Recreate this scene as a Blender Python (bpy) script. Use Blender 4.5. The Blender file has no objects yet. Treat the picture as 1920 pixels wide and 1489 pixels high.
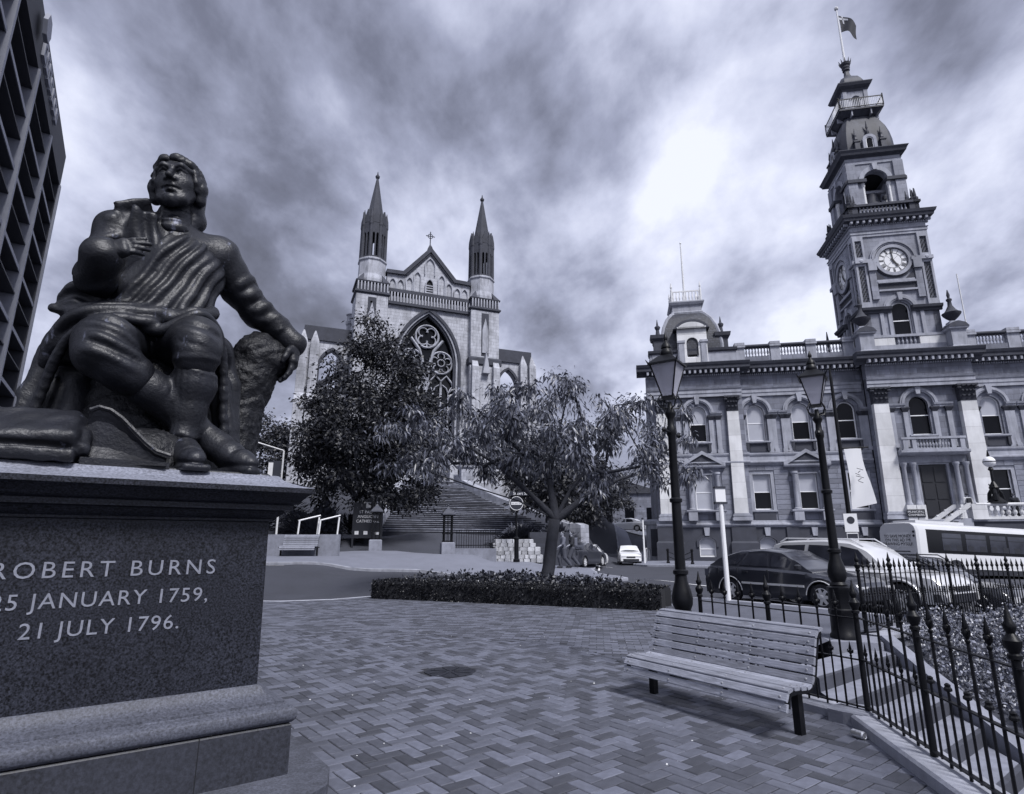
import bpy, bmesh, math, random
import numpy as np
from math import sin, cos, pi, radians, sqrt, atan2
from mathutils import Vector, Matrix
random.seed(7)
scene = bpy.context.scene
col = scene.collection
# ------------------------------------------------------------------ camera
cam_d = bpy.data.cameras.new('camera')
cam_d.sensor_width = 36.0
cam_d.lens = 36.0 * 1110 / 1920
cam_d.clip_start = 0.05
cam_d.clip_end = 4000
cam = bpy.data.objects.new('camera', cam_d)
cam.location = (0, 0, 1.65)
cam.rotation_euler = (radians(90 + 13.8), 0, 0)
col.objects.link(cam)
scene.camera = cam
# ------------------------------------------------------------------ world: heavy broken overcast
SUN_EL, SUN_AZ = radians(52), radians(148)     # azimuth clockwise from +Y
world = bpy.data.worlds.new('World')
scene.world = world
world.use_nodes = True
wn = world.node_tree.nodes; wl = world.node_tree.links
wn.clear()
def wnode(t, **k):
    n = wn.new(t)
    for a, b in k.items(): setattr(n, a, b)
    return n
tc = wnode('ShaderNodeTexCoord')
sep = wnode('ShaderNodeSeparateXYZ'); wl.new(tc.outputs['Generated'], sep.inputs[0])
zz = wnode('ShaderNodeMath', operation='MAXIMUM'); wl.new(sep.outputs['Z'], zz.inputs[0]); zz.inputs[1].default_value = 0.0
za = wnode('ShaderNodeMath', operation='ADD'); wl.new(zz.outputs[0], za.inputs[0]); za.inputs[1].default_value = 0.42
dx = wnode('ShaderNodeMath', operation='DIVIDE'); wl.new(sep.outputs['X'], dx.inputs[0]); wl.new(za.outputs[0], dx.inputs[1])
dy = wnode('ShaderNodeMath', operation='DIVIDE'); wl.new(sep.outputs['Y'], dy.inputs[0]); wl.new(za.outputs[0], dy.inputs[1])
cmb = wnode('ShaderNodeCombineXYZ'); wl.new(dx.outputs[0], cmb.inputs[0]); wl.new(dy.outputs[0], cmb.inputs[1])
mp = wnode('ShaderNodeMapping'); wl.new(cmb.outputs[0], mp.inputs[0])
mp.inputs['Location'].default_value = (13.5, 10.0, 0); mp.inputs['Rotation'].default_value = (0, 0, radians(28)); mp.inputs['Scale'].default_value = (1.0, 0.72, 1)
n1 = wnode('ShaderNodeTexNoise'); wl.new(mp.outputs[0], n1.inputs['Vector'])
n1.inputs['Scale'].default_value = 1.5; n1.inputs['Detail'].default_value = 8; n1.inputs['Roughness'].default_value = 0.55; n1.inputs['Distortion'].default_value = 0.0
n2 = wnode('ShaderNodeTexNoise'); wl.new(mp.outputs[0], n2.inputs['Vector'])
n2.inputs['Scale'].default_value = 4.2; n2.inputs['Detail'].default_value = 7; n2.inputs['Roughness'].default_value = 0.55; n2.inputs['Distortion'].default_value = 0.15
mx = wnode('ShaderNodeMix'); mx.inputs[0].default_value = 0.38
wl.new(n1.outputs['Fac'], mx.inputs[2]); wl.new(n2.outputs['Fac'], mx.inputs[3])
cr = wnode('ShaderNodeValToRGB'); wl.new(mx.outputs[0], cr.inputs[0])
def toned(v, x, y):
    """blue-grey duotone: darker tones are bluer"""
    rho = float(np.interp(v, x, y)); return (rho ** -.45, rho ** -.26, rho ** .52)
def ramp(els):
    e = cr.color_ramp.elements
    while len(e) < len(els): e.new(0.5)
    for q, (p, v) in zip(e, els):
        t_ = toned(v, (.05, .2, .35, .55), (1.62, 1.48, 1.27, 1.12)); q.position = p; q.color = (v * t_[0], v * t_[1], v * t_[2], 1)
ramp([(0.32, 0.03), (0.40, 0.085), (0.455, 0.16), (0.515, 0.27), (0.585, 0.38)])
sky = wnode('ShaderNodeTexSky', sky_type='NISHITA')
sky.sun_disc = False; sky.sun_elevation = SUN_EL; sky.sun_rotation = SUN_AZ
bw = wnode('ShaderNodeRGBToBW'); wl.new(sky.outputs[0], bw.inputs[0])
bg1 = wnode('ShaderNodeBackground'); wl.new(cr.outputs[0], bg1.inputs['Color']); bg1.inputs['Strength'].default_value = 1.0
bg2 = wnode('ShaderNodeBackground'); wl.new(bw.outputs[0], bg2.inputs['Color']); bg2.inputs['Strength'].default_value = 0.06
ms = wnode('ShaderNodeMixShader'); ms.inputs[0].default_value = 0.10
wl.new(bg1.outputs[0], ms.inputs[1]); wl.new(bg2.outputs[0], ms.inputs[2])
wo = wnode('ShaderNodeOutputWorld'); wl.new(ms.outputs[0], wo.inputs['Surface'])
# ------------------------------------------------------------------ sun behind cloud
sd = bpy.data.lights.new('sun', 'SUN'); sd.energy = 1.5; sd.angle = radians(14); sd.color = (1.0, 0.985, 0.985)
so = bpy.data.objects.new('sun', sd); col.objects.link(so)
sv = Vector((sin(SUN_AZ) * cos(SUN_EL), cos(SUN_AZ) * cos(SUN_EL), sin(SUN_EL)))
so.rotation_euler = sv.to_track_quat('Z', 'Y').to_euler()
so.location = (0, 0, 60)
# ------------------------------------------------------------------ exposure
vs = scene.view_settings
vs.view_transform = 'Standard'; vs.look = 'None'; vs.exposure = 1.5; vs.gamma = 1.0; vs.use_curve_mapping = False

# ================================================================== helpers
MATS = {}
def mat(name, v=0.3, rough=0.8, metal=0.0, var=0.0, vscale=4.0, stain=0.0, stain_v=0.05, stain_scale=(1, 1, .25), bump=0.0, bscale=40.0,
        joints=None, rnd=0.0, attr=None, grain=None, spec=0.5, speck=0.0, sscale=90.0, spots=0.0, emit=0.0, coat=0.0, wood=False):
    """Procedural grey-blue material: var = soft tone variation, stain = dark weathering patches, joints = (w,h) ashlar, rnd = per-object tone"""
    if name in MATS: return MATS[name]
    m = bpy.data.materials.new(name); m.use_nodes = True
    nt = m.node_tree; N = nt.nodes; L = nt.links
    b = N['Principled BSDF']
    b.inputs['Roughness'].default_value = rough; b.inputs['Metallic'].default_value = metal
    b.inputs['Specular IOR Level'].default_value = spec
    if coat: b.inputs['Coat Weight'].default_value = coat; b.inputs['Coat Roughness'].default_value = .08
    tco = N.new('ShaderNodeTexCoord'); P = tco.outputs['Object']
    def math_(op, a, bb, clamp=False):
        q = N.new('ShaderNodeMath'); q.operation = op; q.use_clamp = clamp
        for i, s in ((0, a), (1, bb)):
            if isinstance(s, (int, float)): q.inputs[i].default_value = s
            else: L.new(s, q.inputs[i])
        return q.outputs[0]
    def noise(scale, detail=3, vec=None, rough_=.5, dist=0.0, stretch=None):
        q = N.new('ShaderNodeTexNoise'); q.inputs['Scale'].default_value = scale; q.inputs['Detail'].default_value = detail
        q.inputs['Roughness'].default_value = rough_; q.inputs['Distortion'].default_value = dist
        src = vec or P
        if stretch:
            mpp = N.new('ShaderNodeMapping'); mpp.inputs['Scale'].default_value = stretch; L.new(src, mpp.inputs[0]); src = mpp.outputs[0]
        L.new(src, q.inputs['Vector']); return q.outputs['Fac']
    val = v; bumps = []
    def mul(f):
        nonlocal val
        val = math_('MULTIPLY', val, f)
    if var:
        f = noise(vscale, 5, rough_=.6); mul(math_('ADD', math_('MULTIPLY', math_('SUBTRACT', f, .5), 4 * var), 1.0))
    if speck:
        f = noise(sscale, 2, rough_=.7); f = math_('SUBTRACT', f, .5); mul(math_('MAXIMUM', math_('ADD', math_('MULTIPLY', f, 8 * speck), 1.0), .15))
    if rnd:
        oi = N.new('ShaderNodeObjectInfo'); mul(math_('ADD', math_('MULTIPLY', math_('SUBTRACT', oi.outputs['Random'], .5), 2 * rnd), 1.0))
    if attr:
        at = N.new('ShaderNodeAttribute'); at.attribute_name = 'tone'; mul(math_('ADD', math_('MULTIPLY', math_('SUBTRACT', at.outputs['Fac'], .5), 2 * attr), 1.0))
    if wood:
        f = noise(3.0, 6, rough_=.65, stretch=(2.0, 30, 30)); mul(math_('ADD', math_('MULTIPLY', math_('SUBTRACT', f, .5), 2.2), 1.0)); bumps.append((f, .25))
    if joints:
        bt = N.new('ShaderNodeTexBrick'); mpp = N.new('ShaderNodeMapping')
        mpp.inputs['Rotation'].default_value = (radians(90), 0, 0)
        cb = N.new('ShaderNodeSeparateXYZ'); L.new(P, cb.inputs[0])
        ad = math_('ADD', cb.outputs['X'], cb.outputs['Y'])
        cx = N.new('ShaderNodeCombineXYZ'); L.new(ad, cx.inputs[0]); L.new(cb.outputs['Z'], cx.inputs[1])
        L.new(cx.outputs[0], bt.inputs['Vector'])
        bt.inputs['Scale'].default_value = 1.0; bt.inputs['Brick Width'].default_value = joints[0]; bt.inputs['Row Height'].default_value = joints[1]
        bt.inputs['Mortar Size'].default_value = joints[2] if len(joints) > 2 else .012; bt.inputs['Mortar Smooth'].default_value = .3
        jt = joints[3] if len(joints) > 3 else .25
        bt.inputs['Color1'].default_value = (1 - jt,) * 3 + (1,); bt.inputs['Color2'].default_value = (1 + jt,) * 3 + (1,); bt.inputs['Mortar'].default_value = (.62,) * 3 + (1,)
        rb = N.new('ShaderNodeRGBToBW'); L.new(bt.outputs['Color'], rb.inputs[0]); mul(rb.outputs[0])
        bumps.append((math_('SUBTRACT', 1.0, bt.outputs['Fac']), .5))
    if stain:
        f = noise(.55, 6, rough_=.62, dist=.3, stretch=(stain_scale[0], stain_scale[1], stain_scale[2]))
        f = math_('MULTIPLY', math_('SUBTRACT', f, .50), 6.0, True)
        f2 = noise(2.3, 5, rough_=.6, stretch=(1.6, 1.6, .3)); f2 = math_('MULTIPLY', math_('SUBTRACT', f2, .47), 5.0, True)
        f = math_('MULTIPLY', math_('MAXIMUM', f, math_('MULTIPLY', f2, .7)), stain)
        mmx = N.new('ShaderNodeMix'); L.new(f, mmx.inputs[0])
        if isinstance(val, (int, float)): mmx.inputs[2].default_value = val
        else: L.new(val, mmx.inputs[2])
        mmx.inputs[3].default_value = stain_v; val = mmx.outputs[0]
    if spots:   # pale lichen / droppings / lime marks
        f = noise(7.0, 5, rough_=.7, stretch=(1, 1, .35)); f = math_('MULTIPLY', math_('SUBTRACT', f, .63), 9.0, True)
        mmx = N.new('ShaderNodeMix'); L.new(math_('MULTIPLY', f, spots), mmx.inputs[0])
        if isinstance(val, (int, float)): mmx.inputs[2].default_value = val
        else: L.new(val, mmx.inputs[2])
        mmx.inputs[3].default_value = .32; val = mmx.outputs[0]
    vm = N.new('ShaderNodeVectorMath'); vm.operation = 'SCALE'; vm.inputs[0].default_value = toned(v, (.02, .06, .25, .6), (1.55, 1.45, 1.28, 1.05))
    if isinstance(val, (int, float)): vm.inputs['Scale'].default_value = val
    else: L.new(val, vm.inputs['Scale'])
    L.new(vm.outputs[0], b.inputs['Base Color'])
    if emit:
        L.new(vm.outputs[0], b.inputs['Emission Color']); b.inputs['Emission Strength'].default_value = emit
    if bump:
        bumps.append((noise(bscale, 4, rough_=.6), bump))
    if bumps:
        prev = None
        for f, s in bumps:
            bn = N.new('ShaderNodeBump'); bn.inputs['Strength'].default_value = min(1, s); bn.inputs['Distance'].default_value = .02
            L.new(f, bn.inputs['Height'])
            if prev: L.new(prev, bn.inputs['Normal'])
            prev = bn.outputs[0]
        L.new(prev, b.inputs['Normal'])
    MATS[name] = m
    return m

class MB:
    """collects geometry for ONE mesh"""
    def __init__(s): s.v = []; s.f = []; s.tone = []
    def add(s, vs, fs):
        o = len(s.v); s.v.extend([tuple(p) for p in vs]); s.f.extend([tuple(i + o for i in f) for f in fs])
        return s
    def box(s, x0, x1, y0, y1, z0, z1):
        return s.add([(x0, y0, z0), (x1, y0, z0), (x1, y1, z0), (x0, y1, z0), (x0, y0, z1), (x1, y0, z1), (x1, y1, z1), (x0, y1, z1)],
                     [(3, 2, 1, 0), (4, 5, 6, 7), (0, 1, 5, 4), (1, 2, 6, 5), (2, 3, 7, 6), (3, 0, 4, 7)])
    def cbox(s, x0, x1, y0, y1, z0, z1, c=.01):
        # box with chamfered vertical and top edges: rings
        def ring(i, z): return [(x0 + i, y0 + i, z), (x1 - i, y0 + i, z), (x1 - i, y1 - i, z), (x0 + i, y1 - i, z)]
        return s.loft([ring(0, z0), ring(0, z1 - c), ring(c, z1)], True, True)
    def loft(s, rings, cap0=True, cap1=True, closed=True):
        n = len(rings[0]); vs = [p for r in rings for p in r]; fs = []
        for i in range(len(rings) - 1):
            for j in range(n if closed else n - 1):
                a = i * n + j; b = i * n + (j + 1) % n
                fs.append((a, b, b + n, a + n))
        if cap0: fs.append(tuple(range(n))[::-1])
        if cap1: fs.append(tuple(range((len(rings) - 1) * n, len(rings) * n)))
        return s.add(vs, fs)
    def lathe(s, prof, n=12, c=(0, 0, 0), sq=0, rot=0.0):
        rings = []
        for r, z in prof:
            rg = []
            for k in range(n):
                a = 2 * pi * k / n + rot
                rg.append((c[0] + r * cos(a), c[1] + r * sin(a), c[2] + z))
            rings.append(rg)
        return s.loft(rings)
    def square(s, prof, c=(0, 0, 0)):
        """square 'lathe': prof (half, z)"""
        return s.loft([[(c[0] - r, c[1] - r, c[2] + z), (c[0] + r, c[1] - r, c[2] + z), (c[0] + r, c[1] + r, c[2] + z), (c[0] - r, c[1] + r, c[2] + z)] for r, z in prof])
    def rect(s, prof, x0, x1, y0, y1):
        """rectangular moulding wrapped round a block: prof (out, z)"""
        return s.loft([[(x0 - o, y0 - o, z), (x1 + o, y0 - o, z), (x1 + o, y1 + o, z), (x0 - o, y1 + o, z)] for o, z in prof])
    def tube(s, pts, r, n=8, cap=True):
        pts = [Vector(p) for p in pts]; rs = r if isinstance(r, (list, tuple)) else [r] * len(pts)
        rings = []; up = None
        for i, p in enumerate(pts):
            d = (pts[min(i + 1, len(pts) - 1)] - pts[max(i - 1, 0)]).normalized()
            if up is None: up = Vector((0, 0, 1)) if abs(d.z) < .9 else Vector((1, 0, 0))
            x = up.cross(d).normalized(); y = d.cross(x); up = y if abs(d.dot(y)) < .9 else up
            rings.append([tuple(p + (x * cos(2 * pi * k / n) + y * sin(2 * pi * k / n)) * rs[i]) for k in range(n)])
        return s.loft(rings, cap, cap)
    def prism(s, poly, y0, y1):
        """polygon in xz extruded in y"""
        n = len(poly); vs = [(x, y0, z) for x, z in poly] + [(x, y1, z) for x, z in poly]
        fs = [tuple(range(n)), tuple(range(2 * n - 1, n - 1, -1))] + [(i, i + n, (i + 1) % n + n, (i + 1) % n) for i in range(n)]
        return s.add(vs, fs)
    def prismz(s, poly, z0, z1):
        n = len(poly); vs = [(x, y, z0) for x, y in poly] + [(x, y, z1) for x, y in poly]
        fs = [tuple(range(n))[::-1], tuple(range(n, 2 * n))] + [(i, (i + 1) % n, (i + 1) % n + n, i + n) for i in range(n)]
        return s.add(vs, fs)
    def ringxz(s, outer, inner, y0, y1, closed=True):
        """frame between two outlines (same count) in xz, extruded y0..y1"""
        n = len(outer); vs = []
        for y in (y0, y1):
            vs += [(x, y, z) for x, z in outer]; vs += [(x, y, z) for x, z in inner]
        fs = []
        for i in range(n if closed else n - 1):
            j = (i + 1) % n
            fs += [(i, j, n + j, n + i), (2 * n + j, 2 * n + i, 3 * n + i, 3 * n + j), (i, 2 * n + i, 2 * n + j, j), (n + j, 3 * n + j, 3 * n + i, n + i)]
        if not closed:
            for i in (0, n - 1): fs.append((i, n + i, 3 * n + i, 2 * n + i))
        return s.add(vs, fs)
    def profx(s, prof, x0, x1):
        """moulding run along x: prof list of (y,z) closed polygon"""
        n = len(prof); vs = [(x0, y, z) for y, z in prof] + [(x1, y, z) for y, z in prof]
        fs = [tuple(range(n)), tuple(range(2 * n - 1, n - 1, -1))] + [(i, i + n, (i + 1) % n + n, (i + 1) % n) for i in range(n)]
        return s.add(vs, fs)
    def mesh(s, name, m=None, smooth=False):
        me = bpy.data.meshes.new(name); me.from_pydata(s.v, [], s.f)
        bm_ = bmesh.new(); bm_.from_mesh(me); bmesh.ops.recalc_face_normals(bm_, faces=bm_.faces); bm_.to_mesh(me); bm_.free()
        if s.tone and len(s.tone) == len(me.polygons):
            a = me.attributes.new('tone', 'FLOAT', 'FACE'); a.data.foreach_set('value', s.tone)
        if m: me.materials.append(m)
        if smooth:
            if smooth is True: me.shade_smooth()
            else: me.shade_smooth(); me.set_sharp_from_angle(angle=radians(smooth))
        me.update(); return me
    def build(s, name, m, parent=None, loc=None, rotz=0, smooth=False):
        return link(name, s.mesh(name, m, smooth), parent, loc, rotz)
def link(name, me, parent=None, loc=None, rotz=0, scale=None, rot=None):
    o = bpy.data.objects.new(name, me); col.objects.link(o)
    if parent: o.parent = parent
    if loc is not None: o.location = loc
    if rot is not None: o.rotation_euler = rot
    elif rotz: o.rotation_euler = (0, 0, rotz)
    if scale is not None: o.scale = scale
    return o
def empty(name, label, cat, loc=(0, 0, 0), rotz=0, group=None):
    o = bpy.data.objects.new(name, None); col.objects.link(o); o.location = loc; o.rotation_euler = (0, 0, rotz); o.empty_display_size = .2
    return tag(o, label, cat, group)
def tag(o, label=None, cat=None, group=None, kind=None):
    if label: o['label'] = label
    if cat: o['category'] = cat
    if group: o['group'] = group
    if kind: o['kind'] = kind
    return o
def copy_tree(o, parent=None):
    c = o.copy(); col.objects.link(c)
    if parent is not None: c.parent = parent
    for ch in list(o.children): copy_tree(ch, c)
    return c
def text_mesh(s, size, depth=.004, align='CENTER', spacing=1.0, offset=0.0, shear=0.0):
    cu = bpy.data.curves.new('text', 'FONT'); cu.body = s; cu.size = size; cu.extrude = depth; cu.align_x = align; cu.space_character = spacing; cu.offset = offset; cu.shear = shear
    cu.resolution_u = 3
    o = bpy.data.objects.new('text', cu); col.objects.link(o)
    bpy.context.view_layer.update()
    me = bpy.data.meshes.new_from_object(o.evaluated_get(bpy.context.evaluated_depsgraph_get()))
    bpy.data.objects.remove(o); bpy.data.curves.remove(cu)
    return me
def letters(parent, s, size, m, loc, rot, depth=.004, align='CENTER', spacing=1.0, offset=0.0, name='letter'):
    """raised lettering: every character a mesh of its own"""
    me = text_mesh(s, size, depth, align, spacing, offset)
    bm_ = bmesh.new(); bm_.from_mesh(me); bm_.verts.ensure_lookup_table(); seen = set(); out = []
    for v in bm_.verts:
        if v.index in seen: continue
        st = [v]; isl = []; seen.add(v.index)
        while st:
            q = st.pop(); isl.append(q)
            for e in q.link_edges:
                o_ = e.other_vert(q)
                if o_.index not in seen: seen.add(o_.index); st.append(o_)
        out.append(isl)
    # pieces of one character overlap in x (i-dots, extrusion shells)
    out.sort(key=lambda i: min(v.co.x for v in i)); grp = []
    for i in out:
        a, b = min(v.co.x for v in i), max(v.co.x for v in i)
        if grp and a < grp[-1][1] - .15 * (b - a): grp[-1][2].extend(i); grp[-1][1] = max(grp[-1][1], b)
        else: grp.append([a, b, list(i)])
    for a, b, vs_ in grp:
        ids = {v.index: k for k, v in enumerate(vs_)}
        fs = [tuple(ids[v.index] for v in f.verts) for f in bm_.faces if f.verts[0].index in ids]
        nm = bpy.data.meshes.new(name); nm.from_pydata([tuple(v.co) for v in vs_], [], fs); nm.materials.append(m); link(name, nm, parent, loc, rot=rot)
    bm_.free(); bpy.data.meshes.remove(me)
def arch(xc, w, zs, zp, kind, n=10):
    """outline of an opening, bottom-left round to bottom-right. zp = spring height"""
    h = w / 2; pts = [(xc - h, zs), (xc - h, zp)]
    if kind == 'round':
        pts += [(xc - h * cos(pi * k / n), zp + h * sin(pi * k / n)) for k in range(1, n)]
    elif kind == 'seg':
        r = h / sin(radians(50)); cz = zp - r * cos(radians(50))
        pts += [(xc + r * sin(radians(-50 + 100 * k / n)), cz + r * cos(radians(-50 + 100 * k / n))) for k in range(1, n)]
    elif kind == 'point':
        R = w * 1.0
        for k in range(1, n // 2 + 1):
            a = radians(60) * k / (n // 2); pts.append((xc - h + R - R * cos(a), zp + R * sin(a)))
        for k in range(n // 2 - 1, 0, -1):
            a = radians(60) * k / (n // 2); pts.append((xc + h - R + R * cos(a), zp + R * sin(a)))
    pts += [(xc + h, zp), (xc + h, zs)]
    return pts
def offset_out(pts, d):
    """push an arch outline outwards by d (open polyline, bottom stays)"""
    out = []; n = len(pts)
    for i, p in enumerate(pts):
        a = pts[max(i - 1, 0)]; b = pts[min(i + 1, n - 1)]
        tx, tz = b[0] - a[0], b[1] - a[1]; l = sqrt(tx * tx + tz * tz) or 1
        nx, nz = -tz / l, tx / l
        if i in (0, n - 1): nz = 0; nx = -1 if i == 0 else 1
        out.append((p[0] + nx * d, p[1] + nz * d))
    return out
def wall_open(mb, x0, x1, z0, z1, y0, y1, ops):
    """wall slab with openings; ops = arch() outlines"""
    xs = {x0, x1}
    for o in ops:
        for p in o: xs.add(p[0])
    xs = sorted(x for x in xs if x0 - 1e-6 <= x <= x1 + 1e-6)
    def top(o, x):
        best = None
        for (ax, az), (bx, bz) in zip(o[:-1], o[1:]):
            if abs(bx - ax) < 1e-6: continue
            if min(ax, bx) - 1e-6 <= x <= max(ax, bx) + 1e-6:
                best = az + (bz - az) * (x - ax) / (bx - ax)
        return best
    for a, b in zip(xs[:-1], xs[1:]):
        if b - a < 1e-5: continue
        m = (a + b) / 2
        segs = []
        for o in ops:
            if o[0][0] < m < o[-1][0]:
                segs.append((o[0][1], top(o, a + 1e-7), top(o, b - 1e-7)))
        segs.sort()
        lo = (z0, z0)
        for zb, ta, tb in segs:
            if zb > lo[0] + 1e-4 or zb > lo[1] + 1e-4: mb.prism([(a, lo[0]), (b, lo[1]), (b, zb), (a, zb)], y0, y1)
            lo = (ta, tb)
        mb.prism([(a, lo[0]), (b, lo[1]), (b, z1), (a, z1)], y0, y1)
    return mb
# ================================================================== terrain
from mathutils.geometry import delaunay_2d_cdt
CP = np.array([(-30,0,-.12),(-30,17,-.1),(-12,19,-.1),(-6.7,18.8,-.1),(0,22.5,-.08),(4,19.5,-.05),(5.2,17.8,.02),(6,17.2,.1),(7.4,14.7,.1),(9.2,16,-.08),(11.5,15.5,-.18),(9,19,.0),(13,20,-.1),(14,14,-.25),
 (-10.5,26.6,.70),(-16,27,.75),(-5,25.6,.45),(-1.2,24.8,.25),(3.6,23.7,.18),(-10,29,.92),(-16,30,1.0),(-7.3,33,1.12),(-3.2,31,.98),(.23,31.5,.57),(2.9,31,.30),(4.6,26,.15),(5,31,.12),
 (-9,38,1.9),(-5,41,2.25),(0,41,2.15),(3,40,.7),(4.9,41,.1),(5.6,47,.0),(7,55,.1),(-8,55,7.1),(-14,50,6.0),(-22,52,6.8),(4,54,6.0),(8,62,5.0),(-8,90,9),(-40,60,6),(-18,40,2.6),
 (12,48,.15),(20,46,.1),(36,40,.1),(22,33,-.2),(30,30,-.3),(15,30,-.12),(7.5,45,-.05),(10,50,-.05),(10,60,.3),(11,100,2.6),(13,160,7),(30,150,9),
 (7,36,.0),(8,40,-.03),(10.5,38,-.05),(14,36,-.1),(6.5,32,.04),(9,32,0),(12,32,-.05),(18,36,-.1),(9,27,.02),(12,26,0),(16,24,0),(20,26,-.1),(8.5,43,-.05),(11.5,44,.02),(7,27.5,.04),(6,22,.0),(9,22,.04),(26,24,-.2),(-45,35,.6),(-70,60,2),(60,20,-.5),(60,60,1),(0,-30,-.2),(40,-20,-.8),(0,300,20),(-200,300,18),(200,300,14),(-400,0,0),(400,0,-2),(0,-400,-2),(0,900,26),(-700,800,24),(700,800,20)], float)
def G(x, y):
    d2 = (CP[:, 0] - x) ** 2 + (CP[:, 1] - y) ** 2 + .05
    w = d2 ** -2.0
    return float((w * CP[:, 2]).sum() / w.sum())
def inside(p, poly):
    x, y = p; c = False; n = len(poly)
    for i in range(n):
        x1, y1 = poly[i]; x2, y2 = poly[(i + 1) % n]
        if (y1 > y) != (y2 > y) and x < (x2 - x1) * (y - y1) / (y2 - y1) + x1: c = not c
    return c
AB0, COR, CEND = (2.30, 8.10), (3.40, 6.12), (2.55, 1.6)
PLAZA = [(-30, -12), (2.2, -12), (2.55, 1.6), (3.32, 6.12), (2.30, 8.06), (2.6, 12), (4.1, 15.4), (4.6, 17.0), (0.5, 21.0), (-4.2, 20.0), (-5.4, 18.6), (-6.7, 18.1), (-12, 18.4), (-30, 16.6)]
LAND = [(2.30, 8.06), (2.6, 12), (4.1, 15.4), (4.6, 17.0), (6.7, 14.0), (7.6, 12.4), (6.0, 10.35), (5.6, 10.2), (2.86, 8.0), (2.75, 7.3)]
GARDEN = [(2.55, 1.6), (3.40, 6.12), (2.34, 8.10), (5.6, 10.15), (6.0, 10.4), (11.3, 13.2), (16, 14), (16, 1.6)]
def land_z(x, y): return max(0, min(1, (x - 2.5) / 2.6)) * .24
def sheet(name, poly, zf, step, m, extra=None, smooth=True, parent=None, hole=None):
    vs = []; es = []
    for ring in [poly] + ([hole] if hole else []):
        o = len(vs); k = 0
        for i in range(len(ring)):
            a, b = Vector(ring[i]), Vector(ring[(i + 1) % len(ring)])
            n = max(1, int((b - a).length / step))
            for j in range(n): vs.append(a.lerp(b, j / n)); k += 1
        es += [(o + i, o + (i + 1) % k) for i in range(k)]
    x0, x1 = min(p[0] for p in poly), max(p[0] for p in poly); y0, y1 = min(p[1] for p in poly), max(p[1] for p in poly)
    nx, ny = int((x1 - x0) / step), int((y1 - y0) / step)
    for i in range(1, nx):
        for j in range(1, ny):
            p = (x0 + i * step, y0 + j * step)
            if inside(p, poly) and not (hole and inside(p, hole)): vs.append(Vector(p))
    r = delaunay_2d_cdt(vs, es, [], 1, 1e-4)
    fs = []
    for f in r[2]:
        c = sum((r[0][i] for i in f), Vector((0, 0))) / len(f)
        if inside(c, poly) and not (hole and inside(c, hole)): fs.append(tuple(f))
    mb = MB(); mb.add([(p.x, p.y, zf(p.x, p.y)) for p in r[0]], fs)
    o = mb.build(name, m, parent, smooth=smooth)
    return o
m_asph = mat('asphalt', .045, .85, var=.22, vscale=.6, bump=.25, bscale=120, speck=.08, sscale=160, stain=.35, stain_v=.05, stain_scale=(.5, .5, .5))
m_path = mat('footpath_pavers', .18, .8, var=.12, vscale=1.2, joints=None, bump=.15, bscale=60, stain=.3, stain_v=.2, stain_scale=(.6, .6, .6))
m_conc = mat('concrete', .24, .85, var=.2, vscale=5, bump=.3, bscale=60, stain=.45, stain_v=.12, stain_scale=(1.5, 1.5, 1.5))
m_kerb = mat('kerb_stone', .32, .85, var=.25, vscale=4, bump=.3, bscale=50, stain=.4, stain_v=.14, stain_scale=(1.3, 1.3, 1.3))
m_white = mat('road_paint', .72, .7, var=.15, vscale=9)
# one sheet to the horizon: graded grid
def axis(lo, hi, fine_lo, fine_hi, fs, grow=1.35):
    a = list(np.arange(fine_lo, fine_hi + 1e-6, fs)); s = fs
    while a[-1] < hi: s *= grow; a.append(a[-1] + s)
    s = fs
    while a[0] > lo: s *= grow; a.insert(0, a[0] - s)
    return a
gx = axis(-900, 900, -24, 26, 1.0); gy_ = axis(-500, 1500, -4, 64, 1.0)
STAIRPOLY = [(-12.6, 58), (-9.8, 44.5), (-6.5, 40.6), (4.5, 44.8), (2.5, 50), (-2, 60)]
def ground_z(x, y):
    if inside((x, y), STAIRPOLY): return min(G(x, y), 1.9)
    if inside((x, y), GARDEN): return -1.6
    if inside((x, y), PLAZA) or inside((x, y), LAND): return -.14
    return G(x, y)
mb = MB(); nx, ny = len(gx), len(gy_)
mb.add([(x, y, ground_z(x, y)) for y in gy_ for x in gx], [(j * nx + i, j * nx + i + 1, (j + 1) * nx + i + 1, (j + 1) * nx + i) for j in range(ny - 1) for i in range(nx - 1)])
tag(mb.build('ground', m_asph, smooth=True), kind='structure')
# plaza bed (mortar colour shows in the joints)
m_bed = mat('paver_joint', .02, .95, var=.2, vscale=20)
plaza = sheet('plaza', PLAZA, lambda x, y: -.006, 2.0, m_bed, smooth=False); tag(plaza, kind='structure')
landing = sheet('landing_pavement', LAND, lambda x, y: land_z(x, y), .5, mat('landing_asphalt', .10, .85, var=.2, vscale=2, bump=.3, bscale=90, speck=.1, sscale=120)); tag(landing, kind='structure')
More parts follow.
